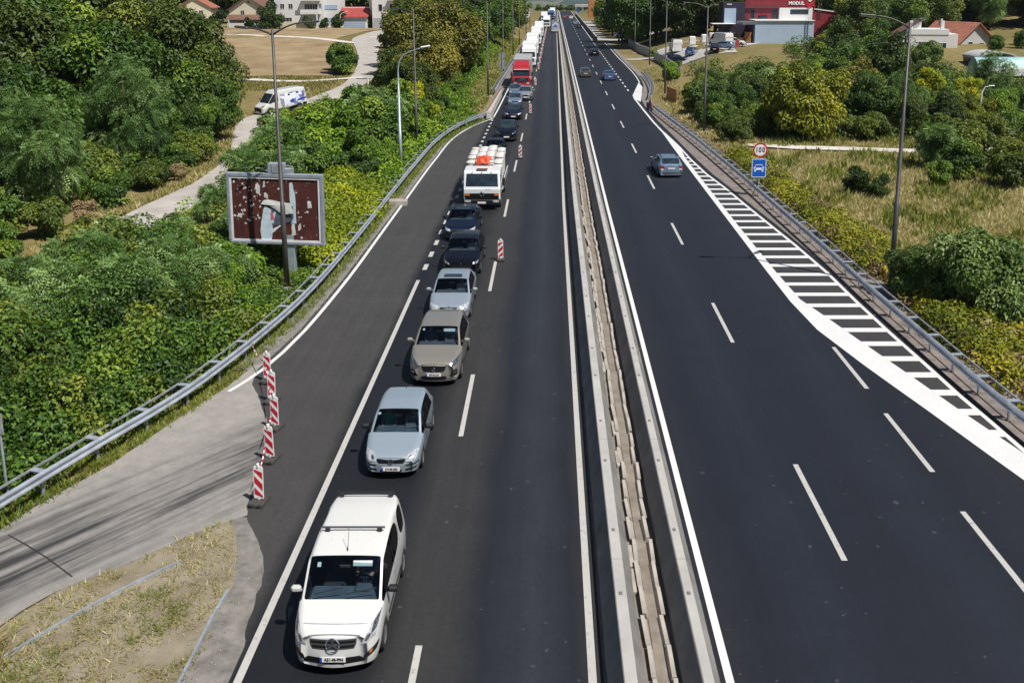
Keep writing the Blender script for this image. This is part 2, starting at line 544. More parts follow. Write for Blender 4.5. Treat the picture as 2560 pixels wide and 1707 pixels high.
def ground_material():
    m, nt, b = _nodes('ground_cover')
    n, l = nt.nodes, nt.links
    g = n.new('ShaderNodeNewGeometry'); p = g.outputs['Position']
    a = noise_out(n, l, p, 0.06, 6, 0.6); c = noise_out(n, l, p, 1.1, 6, 0.7); f = noise_out(n, l, p, 9, 3, 0.7)
    r1 = ramp_node(n, [(0.30, (0.085, 0.095, 0.025)), (0.47, (0.20, 0.165, 0.065)), (0.66, (0.33, 0.25, 0.13))])
    v = math_node(n, l, 'ADD', math_node(n, l, 'MULTIPLY', a, 0.5), math_node(n, l, 'MULTIPLY', c, 0.5))
    l.new(v, r1.inputs['Fac'])
    col = mix_rgb(n, l, math_node(n, l, 'MULTIPLY', f, 0.4), r1.outputs['Color'], (0.09, 0.075, 0.035), 'MIX')
    # far country: woods and pale fields in patches
    vo = n.new('ShaderNodeTexVoronoi'); vo.inputs['Scale'].default_value = 0.0030; l.new(p, vo.inputs['Vector'])
    sep = n.new('ShaderNodeSeparateColor'); l.new(vo.outputs['Color'], sep.inputs[0])
    r2 = ramp_node(n, [(0.0, (0.025, 0.045, 0.02)), (0.55, (0.04, 0.07, 0.025)), (0.62, (0.16, 0.14, 0.06)), (0.80, (0.30, 0.24, 0.13)), (0.84, (0.03, 0.055, 0.02))])
    l.new(sep.outputs[0], r2.inputs['Fac'])
    woods = noise_out(n, l, p, 0.02, 5, 0.7)
    far_c = mix_rgb(n, l, math_node(n, l, 'MULTIPLY', woods, 0.75), r2.outputs['Color'], (0.02, 0.035, 0.018))
    sx = n.new('ShaderNodeSeparateXYZ'); l.new(p, sx.inputs[0])
    mr = n.new('ShaderNodeMapRange'); mr.inputs['From Min'].default_value = 420; mr.inputs['From Max'].default_value = 900
    l.new(sx.outputs['Y'], mr.inputs['Value'])
    col = mix_rgb(n, l, mr.outputs[0], col, far_c)
    l.new(col, b.inputs['Base Color'])
    b.inputs['Roughness'].default_value = 0.95; b.inputs['Specular IOR Level'].default_value = 0.1
    bp = n.new('ShaderNodeBump'); bp.inputs['Strength'].default_value = 0.6; bp.inputs['Distance'].default_value = 0.08
    l.new(c, bp.inputs['Height']); l.new(bp.outputs['Normal'], b.inputs['Normal'])
    MATS['ground_cover'] = m
ground_material()
ground = kind(obj('ground', np_mesh('ground', V, F, 'ground_cover', smooth=True)), 'structure')

def sheet(name, left, right, z, material, parent=None, drape=False, seg=1):
    """ribbon between two polylines with the same number of points"""
    Lp = [Vector((p[0], p[1], 0)) for p in left]; Rp = [Vector((p[0], p[1], 0)) for p in right]
    vs_ = []; fs = []
    for a, b in zip(Lp, Rp):
        for k in range(seg + 1):
            q = a.lerp(b, k / seg)
            zz = z + (land1(q.x, q.y) + 0.04 if drape else 0)
            vs_.append((q.x, q.y, zz))
    w = seg + 1
    for i in range(len(Lp) - 1):
        for k in range(seg):
            fs.append((i * w + k, i * w + k + 1, (i + 1) * w + k + 1, (i + 1) * w + k))
    mb = MB(); mb.add(vs_, fs)
    me = mb.mesh(name, material, fix=False)
    for poly in me.polygons:
        if poly.normal.z < 0: poly.flip()
    me.update()
    return obj(name, me, parent)

def offset_line(pts, d):
    out = []
    for i, p in enumerate(pts):
        a = Vector((pts[max(i - 1, 0)][0], pts[max(i - 1, 0)][1])); b = Vector((pts[min(i + 1, len(pts) - 1)][0], pts[min(i + 1, len(pts) - 1)][1]))
        t = (b - a).normalized()
        out.append((p[0] + t.y * d, p[1] - t.x * d))
    return out

def catmull(pts, step=1.0):
    P = [Vector(p) for p in pts]
    P = [P[0] * 2 - P[1]] + P + [P[-1] * 2 - P[-2]]
    out = []
    for i in range(1, len(P) - 2):
        n = max(2, int((P[i + 1] - P[i]).length / step))
        for k in range(n):
            t = k / n
            a, b, c, d = P[i - 1], P[i], P[i + 1], P[i + 2]
            out.append(0.5 * ((2 * b) + (c - a) * t + (2 * a - 5 * b + 4 * c - d) * t * t + (3 * b - a - 3 * c + d) * t ** 3))
    out.append(P[-2])
    return out

# ------------------------------------------------------------------ carriageways
YS = [2, 10, 17, 20, 24, 28, 32, 36, 40, 45, 50, 55, 60, 70, 80, 90, 100, 110, 120, 140, 170, 200, 250, 300, 350, 420, 500, 556]
asphalt('asphalt_left', [(0.0, (0.0528, 0.0500, 0.0488)), (0.37, (0.0480, 0.0456, 0.0444)), (0.405, (0.0064, 0.0074, 0.0104)), (0.59, (0.0070, 0.0080, 0.0112)),
                         (0.655, (0.0272, 0.0268, 0.0272)), (0.735, (0.0256, 0.0254, 0.0262)), (0.79, (0.0100, 0.0118, 0.0172)), (0.875, (0.0208, 0.0236, 0.0308)), (0.945, (0.0104, 0.0122, 0.0172)), (0.985, (0.0232, 0.0220, 0.0212))], -11.5, 1.2, spec=0.45)
asphalt('asphalt_right', [(0.0, (0.0136, 0.0142, 0.0180)), (0.13, (0.0068, 0.0088, 0.0156)), (0.28, (0.0104, 0.0132, 0.0220)), (0.40, (0.0070, 0.0090, 0.0160)), (0.52, (0.0074, 0.0094, 0.0164)), (0.66, (0.0100, 0.0128, 0.0212)), (0.78, (0.0068, 0.0088, 0.0152)), (1.0, (0.0116, 0.0128, 0.0172))], 3.3, 13.5, grain=0.4, patch=0.3, spec=0.45)
asphalt('asphalt_old', [(0.0, (0.20, 0.185, 0.17)), (1.0, (0.21, 0.195, 0.18))], -16, -7, grain=0.3, patch=0.35, rough=0.85, spec=0.2)

edge_l = [(-6.62, 2), (-6.58, 10), (-6.52, 17), (-6.63, 18.6), (-6.74, 19.6), (-6.85, 20.5), (-7.06, 21.4), (-7.52, 22.3), (-7.92, 22.96), (-8.15, 23.5), (-8.5, 26), (-8.9, 28.2), (-9.7, 30.2), (-10.55, 31.9),
          (-10.75, 33.2), (-10.25, 37.3), (-9.95, 44.5), (-9.85, 52.3), (-9.7, 63.2), (-9.62, 72.7), (-9.5, 78.3), (-9.42, 83.7), (-9.2, 88.1), (-8.7, 92.4), (-7.95, 96.7), (-7.0, 100), (-6.55, 102), (-6.45, 113), (-6.35, 130), (-6.2, 143)]
_n = [p for p in edge_l if p[1] <= 31.95]; _r = random.Random(8)
_d = [(p.x + _r.uniform(-.045, .045), p.y) for p in catmull([(x, y, 0) for x, y in _n], .3)]
edge_l = [_n[0]] + sorted(_d[1:-1], key=lambda p: p[1]) + [_n[-1]] + [p for p in edge_l if p[1] > 31.95]
edge_l += [(-6.65 + offL(y), y) for y in (170, 200, 250, 300, 350, 420, 500, 556)]
edge_r = [(1.08 + offL(y), y) for _, y in edge_l]
road_left = kind(sheet('motorway_carriageway', edge_l, edge_r, 0.012, 'asphalt_left', seg=3), 'structure')
def right_edge(y):
    t = [(2, 16.0), (20, 15.1), (27, 14.62), (35, 14.2), (40, 14.0), (47, 13.85), (55, 13.35), (60, 12.95), (66, 12.55), (71, 12.15), (77, 11.9), (84, 11.7), (92, 11.5), (100, 11.25), (108, 11.15), (113, 11.1), (119, 11.3), (125, 11.8), (131, 12.6), (137, 13.25), (145, 13.7), (158, 13.9), (185, 13.75), (210, 13.9), (235, 14.1), (246, 13.6), (252, 10.75 + offR(252)), (300, 10.75 + offR(300)), (420, 10.75 + offR(420)), (720, 10.75 + offR(720))]
    return float(np.interp(y, [a for a, _ in t], [b for _, b in t]))
YR = [2, 10, 20, 27, 35, 40, 47, 55, 60, 66, 71, 77, 84, 92, 100, 108, 113, 119, 125, 131, 137, 145, 158, 165, 175, 185, 200, 210, 222, 235, 246, 252, 270, 300, 350, 420, 500, 556]
road_right = kind(sheet('motorway_carriageway', [(3.38 + offR(y), y) for y in YR], [(right_edge(y), y) for y in YR], 0.012, 'asphalt_right', seg=3), 'structure')

# gravel shoulders along both sides
mat('shoulder_grit', (0.12, 0.112, 0.105), 0.95, col2=(0.26, 0.24, 0.22), scale=2.2, bump=0.4, bscale=30, coords='POS', detail=9)
mat('shoulder_pink', (0.13, 0.11, 0.10), 0.95, col2=(0.25, 0.21, 0.19), scale=1.6, bump=0.4, bscale=30, coords='POS', detail=9)
rail_l = [(-16.1, 17.5), (-15.2, 20.2), (-14.35, 22.93), (-13.93, 24.31), (-13.27, 26.41), (-12.65, 28.21), (-12.11, 30.07), (-11.73, 31.97), (-11.39, 34.09), (-11.11, 36.25), (-10.82, 38.95), (-10.60, 42.74), (-10.48, 48.13), (-10.42, 53.88), (-10.4, 61.79), (-10.3, 71.34), (-10.02, 82.96), (-9.02, 92.47), (-6.9, 101.39)]
sh_l = [(-10.75, 33.2), (-10.25, 37.3), (-9.95, 44.5), (-9.85, 52.3), (-9.7, 63.2), (-9.62, 72.7), (-9.42, 83.7), (-8.7, 92.4), (-7.0, 100)]
sh_o = [(-11.7, 33.2), (-11.15, 37.3), (-10.75, 44.5), (-10.65, 52.3), (-10.6, 63.2), (-10.5, 72.7), (-10.15, 83.7), (-9.2, 92.4), (-7.2, 100.4)]
kind(sheet('road_shoulder', sh_o, [(x + .25, y) for x, y in sh_l], 0.004, 'shoulder_grit', seg=2), 'structure')
far_y = [102, 113, 130, 143, 170, 200, 250, 300]
kind(sheet('road_shoulder', [(-7.6 + offL(y) * .6, y) for y in far_y], [(-6.3 + offL(y), y) for y in far_y], 0.003, 'shoulder_grit'), 'structure')
ry = [2, 10, 20, 27, 35, 40, 47, 55, 60, 66, 71, 77, 84, 92, 100, 108, 113]
kind(sheet('road_shoulder', [(right_edge(y) - .05, y) for y in ry], [(right_edge(y) + 1.9, y) for y in ry], 0.003, 'shoulder_pink', seg=2), 'structure')
ry2 = [113, 119, 125, 131, 137, 145, 158, 165, 185, 210, 235, 246]
kind(sheet('road_shoulder', [(right_edge(y) - .05, y) for y in ry2], [(right_edge(y) + .9, y) for y in ry2], 0.003, 'shoulder_grit', seg=2), 'structure')

# old slip road with tyre sweeps
def ramp_material():
    m, nt, b = _nodes('old_slip_surface')
    n, l = nt.nodes, nt.links
    g = n.new('ShaderNodeNewGeometry'); p = g.outputs['Position']
    mp = n.new('ShaderNodeMapping'); mp.inputs['Rotation'].default_value = (0, 0, R(-52)); mp.inputs['Location'].default_value = (3.1, 0.6, 0)
    l.new(p, mp.inputs['Vector'])
    mp2 = n.new('ShaderNodeMapping'); mp2.inputs['Scale'].default_value = (0.16, 2.6, 1); l.new(mp.outputs[0], mp2.inputs['Vector'])
    st = noise_out(n, l, mp2.outputs[0], 1.0, 6, 0.62)
    big = noise_out(n, l, p, 0.28, 3, 0.5); fine = noise_out(n, l, p, 26, 3, 0.75); mid = noise_out(n, l, p, 2.0, 6, 0.7)
    # tyre-darkened middle: distance from the slip road's axis
    sx = n.new('ShaderNodeSeparateXYZ'); l.new(p, sx.inputs[0])
    ax = math_node(n, l, 'ADD', math_node(n, l, 'MULTIPLY', math_node(n, l, 'ADD', sx.outputs['X'], 11.1), 0.62), math_node(n, l, 'MULTIPLY', math_node(n, l, 'SUBTRACT', sx.outputs['Y'], 23.6), -0.55))
    d = math_node(n, l, 'ABSOLUTE', ax)
    mr = n.new('ShaderNodeMapRange'); mr.inputs['From Min'].default_value = 2.3; mr.inputs['From Max'].default_value = 0.6
    l.new(math_node(n, l, 'ADD', d, math_node(n, l, 'MULTIPLY', math_node(n, l, 'SUBTRACT', big, 0.5), 1.6)), mr.inputs['Value'])
    tr = n.new('ShaderNodeMapRange'); tr.inputs['From Min'].default_value = 0.42; tr.inputs['From Max'].default_value = 0.58; l.new(st, tr.inputs['Value'])
    fac = math_node(n, l, 'MULTIPLY', mr.outputs[0], math_node(n, l, 'ADD', math_node(n, l, 'MULTIPLY', tr.outputs[0], 0.75), 0.25))
    c1 = mix_rgb(n, l, mid, (0.165, 0.155, 0.147), (0.40, 0.375, 0.35))
    col = mix_rgb(n, l, fac, c1, (0.042, 0.042, 0.044))
    cc = n.new('ShaderNodeVectorMath'); cc.operation = 'SCALE'; l.new(col, cc.inputs[0])
    l.new(math_node(n, l, 'ADD', math_node(n, l, 'MULTIPLY', fine, 0.7), 0.65), cc.inputs['Scale'])
    l.new(cc.outputs[0], b.inputs['Base Color'])
    b.inputs['Roughness'].default_value = 0.9; b.inputs['Specular IOR Level'].default_value = 0.25
    bp = n.new('ShaderNodeBump'); bp.inputs['Strength'].default_value = 0.5; bp.inputs['Distance'].default_value = 0.01
    l.new(fine, bp.inputs['Height']); l.new(bp.outputs['Normal'], b.inputs['Normal'])
    MATS['old_slip_surface'] = m
ramp_material()
up = [(-16.2, 15.0), (-15.2, 19.6), (-14.23, 22.56), (-13.91, 23.79), (-13.44, 24.88), (-12.92, 26.07), (-12.51, 27.73), (-12.14, 29.04), (-11.74, 30.47), (-11.37, 31.6), (-11.0, 33.6), (-9.6, 35.0)]
lo = [(-13.4, 14.0), (-12.7, 17.0), (-12.1, 18.76), (-11.88, 19.34), (-11.5, 19.99), (-10.89, 20.52), (-10.26, 21.13), (-9.64, 21.84), (-9.15, 22.43), (-8.6, 22.9), (-7.6, 23.6), (-6.4, 25.0)]
slip = kind(sheet('slip_road', up, lo, 0.0065, 'old_slip_surface', seg=4), 'structure')
jb = MB(); jb.sweep([(-.02, 0), (.02, 0)], [(-13.9, 22.35, .0095), (-13.2, 21.9, .0095), (-12.42, 21.36, .0095), (-11.39, 20.56, .0095)])
jb.build('tar_joint', 'joint_dark', slip)

# village lane, farm tracks, fields
mat('lane_pale', (0.33, 0.30, 0.275), 0.9, col2=(0.46, 0.43, 0.40), scale=0.5, bump=0.2, bscale=15, coords='POS', detail=8)
mat('track_white', (0.50, 0.46, 0.41), 0.95, col2=(0.66, 0.62, 0.57), scale=0.4, coords='POS', detail=8)
mat('hay_field', (0.20, 0.135, 0.065), 0.95, col2=(0.35, 0.265, 0.15), scale=0.16, bump=0.6, bscale=3, coords='POS', detail=10)
mat('yard_concrete', (0.36, 0.34, 0.325), 0.9, col2=(0.47, 0.45, 0.43), scale=0.25, coords='POS', detail=8)
lane_c = catmull([(-26.4, 30, 0), (-26.1, 44.5, 0), (-25.7, 52, 0), (-25.1, 62, 0), (-24.8, 72, 0), (-26.6, 84, 0), (-30.2, 97, 0), (-30.6, 105, 0), (-28.8, 114, 0), (-27.3, 124, 0), (-26.8, 134, 0), (-28.2, 148, 0), (-31, 165, 0), (-35, 186, 0), (-37.6, 204, 0), (-36.5, 225, 0), (-33, 245, 0)], 2.5)
lane_w = [1.7 + 0.6 * math.exp(-((p.y - 205) / 20) ** 2) * 3 for p in lane_c]
lc = [(p.x, p.y) for p in lane_c]
ll = [offset_line(lc, -w)[i] for i, w in enumerate(lane_w)]; lr = [offset_line(lc, w)[i] for i, w in enumerate(lane_w)]
kind(sheet('village_lane', ll, lr, 0.07, 'lane_pale', drape=True, seg=2), 'structure')
t1 = catmull([(-90, 213, 0), (-72, 212, 0), (-58, 207, 0), (-46, 199, 0), (-37, 190, 0)], 4)
kind(sheet('farm_track', offset_line([(p.x, p.y) for p in t1], -1.2), offset_line([(p.x, p.y) for p in t1], 1.2), 0.08, 'track_white', drape=True), 'structure')
t2 = catmull([(-50, 137, 0), (-42, 137, 0), (-34, 136, 0), (-27, 139, 0)], 3)
kind(sheet('farm_track', offset_line([(p.x, p.y) for p in t2], -.9), offset_line([(p.x, p.y) for p in t2], .9), 0.09, 'track_white', drape=True), 'structure')
fy = list(np.arange(142, 236, 4.0))
kind(sheet('hay_field', [(-110, y) for y in fy], [(float(np.interp(y, [142, 165, 186, 204, 235], [-32, -37, -42, -44.5, -39.5])), y) for y in fy], 0.035, 'hay_field', drape=True, seg=20), 'structure')
# yard by the trade building, gravel track by the meadow
yl = [(20.2, 163.5), (20.6, 175), (21, 186), (21.5, 200)]; yr_ = [(31.5, 163.5), (33, 175), (40, 186), (44, 200)]
kind(sheet('car_park', yl, yr_, 0.06, 'yard_concrete', drape=True, seg=6), 'structure')
t3 = [(17.5, 86.5), (22, 85.2), (27, 84.3), (32, 83.9), (38, 84.2), (46, 85.6)]
kind(sheet('farm_track', offset_line(t3, -1.0), offset_line(t3, 1.0), 0.09, 'track_white', drape=True, seg=2), 'structure')
t4 = [(14.6, 186), (17, 187), (20.5, 187.5)]
kind(sheet('yard_driveway', offset_line(t4, -1.6), offset_line(t4, 1.6), 0.05, 'yard_concrete', drape=True), 'structure')
t5 = [(13.6, 262), (16.5, 256), (19.5, 252), (24, 248), (28, 246)]
kind(sheet('side_street', offset_line(t5, -3.2), offset_line(t5, 3.2), 0.06, 'yard_concrete', drape=True), 'structure')
t6 = [(13.6, 255), (13.9, 290), (14.3, 340), (14.9, 400)]
kind(sheet('service_road', offset_line(t6, -1.6), offset_line(t6, 1.6), 0.04, 'yard_concrete'), 'structure')

# grassy wedge between slip road and motorway: sits on the ground sheet, soil colours of its own
mat('wedge_soil', (0.165, 0.135, 0.085), 0.95, col2=(0.29, 0.25, 0.185), scale=0.9, bump=0.6, bscale=14, coords='POS', detail=10)
we_l = [(-13.2, 12), (-12.6, 17.0), (-12.05, 18.76), (-11.5, 19.99), (-10.26, 21.13), (-9.15, 22.43), (-8.3, 23.2)]
we_r = [(-6.6, 12), (-6.5, 17.0), (-6.6, 18.76), (-6.8, 19.99), (-6.95, 21.13), (-7.5, 22.43), (-8.05, 23.2)]
kind(sheet('grass_wedge', we_l, we_r, 0.0, 'wedge_soil', seg=4), 'structure')
kind(sheet('road_shoulder', [(-7.45, 12), (-7.45, 17), (-7.5, 19), (-7.45, 20.2), (-7.75, 21.5), (-8.15, 22.6), (-8.6, 23.2)], [(-6.5, 12), (-6.4, 17), (-6.5, 19), (-6.6, 20.2), (-6.9, 21.5), (-7.4, 22.6), (-7.9, 23.2)], 0.0028, 'shoulder_grit', seg=2), 'structure')

# ------------------------------------------------------------------ painted lines
def line_path(name, pts, w, material, parent, z=0.02):
    return sheet(name, offset_line(pts, -w / 2), offset_line(pts, w / 2), z, material, parent)

def straight(x, off, y0, y1):
    yy = [y0] + [y for y in YS if y0 < y < y1] + [y1]
    return [(x + off(y), y) for y in yy]

line_path('edge_line', straight(-6.32, offL, 2, 44.2), 0.17, 'line_worn', road_left)
line_path('edge_line', straight(0.855, offL, 2, 556), 0.17, 'line_worn', road_left)
e2 = catmull([(-11.16, 31.25, 0), (-10.54, 33.27, 0), (-10.03, 37.29, 0), (-9.73, 44.49, 0), (-9.63, 52.31, 0), (-9.52, 63.2, 0), (-9.43, 72.71, 0), (-9.31, 78.3, 0), (-9.22, 83.73, 0), (-9.0, 88.15, 0), (-8.49, 92.41, 0), (-7.69, 96.74, 0), (-6.73, 99.97, 0), (-6.2, 101.9, 0), (-6.05, 106, 0), (-5.95, 113.4, 0), (-5.8, 130, 0), (-5.75, 143, 0)], 1.5)
line_path('edge_line', [(p.x, p.y) for p in e2] + [(-6.2 + offL(y), y) for y in (170, 200, 250, 300, 400)], 0.16, 'line_white', road_left)
def dashes(name, x, off, y0, ln, gap, n, w, material, parent, z=0.02):
    mb = MB(); mb.add([(-w / 2, 0, 0), (w / 2, 0, 0), (w / 2, ln, 0), (-w / 2, ln, 0)], [(0, 1, 2, 3)])
    me = mb.mesh(name, material, fix=False)
    for i in range(n):
        y = y0 + i * (ln + gap)
        o = obj(name, me, parent, (x + off(y), y, z), (0, 0, -(off(y + ln) - off(y)) / ln))
dashes('lane_dash', -2.80, offL, 13.2, 4.9, 9.75, 34, 0.15, 'line_worn', road_left)
dashes('lane_dash', 7.20, offR, 21.2, 4.85, 9.9, 34, 0.15, 'line_worn', road_right)
dashes('merge_dash', -6.25, lambda y: max(0, y - 60) * .003, 45.9, 1.0, 1.35, 25, 0.22, 'line_worn', road_left)
line_path('edge_line', straight(3.63, offR, 2, 556), 0.17, 'line_white', road_right)
# right-hand edge lines
line_path('edge_line', [(10.86, 92), (10.68, 99), (10.6, 108), (10.58, 113), (10.55, 121)], 0.22, 'line_white', road_right)
HR = [(11.02, 92), (11.37, 83.7), (11.48, 77.1), (11.76, 71.0), (12.26, 65.7), (12.64, 60.1), (13.03, 55.0), (13.37, 50.7), (13.66, 45.5), (13.72, 41), (13.85, 37), (14.03, 33.5), (14.13, 31), (14.28, 29), (14.5, 25.5), (14.8, 21)]
HO = [(10.76, 92), (10.70, 83.7), (10.68, 77.1), (10.67, 71.0), (10.67, 65.7), (10.67, 60.1), (10.67, 55), (10.67, 50.7), (10.67, 45.5), (10.70, 41), (10.92, 37.4), (11.62, 33.7), (12.01, 31.9), (12.48, 29.8), (13.24, 26.2), (14.27, 21.5)]
HI = [(10.99, 92), (11.36, 83.7), (11.05, 77.5), (11.02, 71.0), (11.02, 65.7), (11.02, 60.1), (11.03, 55), (11.06, 50.7), (11.10, 45.5), (11.21, 41.3), (11.75, 38.8), (12.34, 35.8), (12.98, 32.75), (13.6, 29.6), (14.25, 26.7), (14.78, 21.2)]
sheet('gore_border', HO, HI, 0.0205, 'line_white', road_right)
sheet('gore_border', [(x - (.02 if i == 0 else .17), y) for i, (x, y) in enumerate(HR)], HR, 0.0215, 'line_white', road_right)
asphalt('asphalt_gore', [(0.0, (0.036, 0.036, 0.038)), (1.0, (0.042, 0.041, 0.042))], 10, 15, grain=0.4, patch=0.3, spec=.4)
sheet('gore_floor', HI[2:], HR[2:], 0.0165, 'asphalt_gore', road_right)
def hx(tab, y):
    t = sorted(tab, key=lambda p: p[1])
    return float(np.interp(y, [p[1] for p in t], [p[0] for p in t]))
for k in range(34):
    y = 28.05 + k * 1.552
    if y > 78.6: break
    x0, x1 = hx(HI, y) - .06, hx(HR, y) - .1
    if x1 - x0 < .1: continue
    hb = MB(); w = .24 if y < 70 else .22
    hb.add([(x0, y - w, .0225), (x1 + .03, y - w, .0225), (x1, y + w, .0225), (x0, y + w, .0225)], [(0, 1, 2, 3)])
    hb.build('hatch_bar', 'line_white', road_right, fix=False)
for y0, y1 in ((31.5, 35.45), (25.6, 29.5), (19.7, 23.45)):
    hb = MB(); hb.add([(10.98, y0, .0205), (11.14, y0, .0205), (11.1, y1, .0205), (10.95, y1, .0205)], [(0, 1, 2, 3)])
    hb.build('lane_dash', 'line_worn', road_right, fix=False)
line_path('edge_line', [(13.05, 141), (13.35, 150), (13.5, 160), (13.5, 175), (13.4, 190), (13.5, 210), (13.6, 235), (13.3, 248)], 0.16, 'line_white', road_right)
line_path('edge_line', [(10.35 + offR(y), y) for y in (252, 300, 350, 420, 500, 556)], 0.18, 'line_white', road_right)
dashes('merge_dash', 10.5, lambda y: (y - 129) * .0022, 129.5, 1.9, 3.0, 24, 0.2, 'line_white', road_right)
mb = MB(); mb.add([(10.45, 120.5, .021), (11.0, 117, .021), (12.85, 134.5, .021), (12.95, 141.5, .021), (10.6, 124, .021)], [(0, 1, 2, 3, 4)])
mb.build('gore_stripe', 'line_white', road_right, fix=False)
# ------------------------------------------------------------------ median: two concrete barriers and a drain between them
def barrier(name, label, xc, base_l, base_r, top_l, top_r, off, z_top=0.85):
    """cross-section in absolute X (at the near end); 6 m precast lengths, then one long run far off"""
    root = thing(name, label, 'barrier', (xc, 17, 0))
    cap_t = 0.10
    prof_body = [(base_l - xc, 0), (base_l - xc + .02, .22), (top_l - xc + .045, z_top - cap_t), (top_r - xc - .045, z_top - cap_t), (base_r - xc - .02, .22), (base_r - xc, 0)]
    prof_cap = [(top_l - xc, z_top - cap_t + .002), (top_l - xc, z_top - .02), (top_l - xc + .02, z_top), (top_r - xc - .02, z_top), (top_r - xc, z_top - .02), (top_r - xc, z_top - cap_t + .002)]
    seg = 5.98
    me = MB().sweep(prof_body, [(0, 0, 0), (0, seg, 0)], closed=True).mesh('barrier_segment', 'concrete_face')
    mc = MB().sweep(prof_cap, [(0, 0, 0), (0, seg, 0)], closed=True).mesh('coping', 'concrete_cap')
    ms = MB().box((0, 0, 0), (.075, .11, .03), b=.006).mesh('lifting_socket', 'socket')
    y = -15.0
    while y < 110:
        yw = 17 + y
        r = -(off(yw + seg) - off(yw)) / seg
        s = obj('barrier_segment', me, root, (off(yw), y, 0), (0, 0, r))
        obj('coping', mc, s)
        for q in (1.2, 4.7):
            obj('lifting_socket', ms, s, ((top_l + top_r) / 2 - xc, q, z_top + .002))
        y += 6.0
    ypts = [17 + y, 160, 200, 250, 300, 350, 420, 500, 554]
    pth = [(off(t), t - 17, 0) for t in ypts]
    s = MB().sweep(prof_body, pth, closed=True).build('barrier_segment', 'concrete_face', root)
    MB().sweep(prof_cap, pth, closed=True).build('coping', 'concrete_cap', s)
    return root
barrier('concrete_barrier', 'pale concrete median barrier beside the queue carriageway', 1.5, 1.14, 1.92, 1.40, 1.66, offL)
barrier('concrete_barrier', 'stained concrete median barrier beside the open carriageway', 3.0, 2.64, 3.40, 2.90, 3.12, offR)
mat('median_dirt', (0.15, 0.125, 0.10), 0.95, col2=(0.27, 0.235, 0.20), scale=1.4, bump=0.6, bscale=18, coords='POS', detail=9)
med = kind(sheet('median_strip', [(1.05 + offL(y), y) for y in YS], [(3.42 + offR(y), y) for y in YS], 0.006, 'median_dirt', seg=2), 'structure')
# half-round drain elements, laid unevenly
prof = []
for k in range(9):
    a = math.pi + math.pi * k / 8
    prof.append((.155 * math.cos(a), .17 + .155 * math.sin(a)))
prof = [(-.255, .17), (-.255, .20), (-.165, .20)] + prof[1:-1] + [(.165, .20), (.255, .20), (.255, .17)] + [(.19 * math.cos(math.pi * 2 - math.pi * k / 8), .165 + .17 * math.sin(math.pi * 2 - math.pi * k / 8)) for k in range(9)]
me_ch = MB().sweep(prof, [(0, 0, 0), (0, .97, 0)], closed=True).mesh('drain_channel', 'concrete_pale')
rr = random.Random(3)
y = 9.0
while y < 120:
    ox = 2.28 + (offL(y) + offR(y)) / 2
    obj('drain_channel', me_ch, med, (ox + rr.uniform(-.02, .02), y, rr.uniform(-.085, -.05)), (rr.uniform(-.025, .025), rr.uniform(-.06, .06), rr.uniform(-.04, .04)))
    y += 1.0
fy_ = [120, 160, 200, 250, 300, 350]
kind(MB().sweep(prof, [(2.28 + (offL(t) + offR(t)) / 2, t, -.05) for t in fy_], closed=True).build('drain_channel', 'concrete_pale', med), 'stuff')
# silt inside the drain
kind(sheet('silt', [(2.17 + (offL(y) + offR(y)) / 2, y) for y in YS], [(2.39 + (offL(y) + offR(y)) / 2, y) for y in YS], 0.028, 'median_dirt', med), 'structure')
# loose kerb slabs at the foot of the first barrier
me_sl = MB().box((0, 0, .05), (.11, .92, .10), b=.012).mesh('kerb_slab', 'concrete_pale')
y = 9.3
while y < 60:
    if rr.random() < .35:
        obj('kerb_slab', me_sl, med, (1.985 + rr.uniform(-.02, .02), y, 0.005), (0, 0, rr.uniform(-.04, .04)))
    y += 1.0
tag(MB().tube([(3.3, 33.4, .80), (3.24, 33.5, .62), (3.26, 33.7, .3)], .012, 5).build('bent_wire', 'galvanised_dull'), 'short bent wire hanging on the barrier of the open carriageway', 'wire')

# ------------------------------------------------------------------ guardrails
def wbeam():
    return [(0, -.155), (.025, -.15), (.08, -.115), (.08, -.075), (.015, -.035), (.015, .035), (.08, .075), (.08, .115), (.025, .15), (0, .155)]

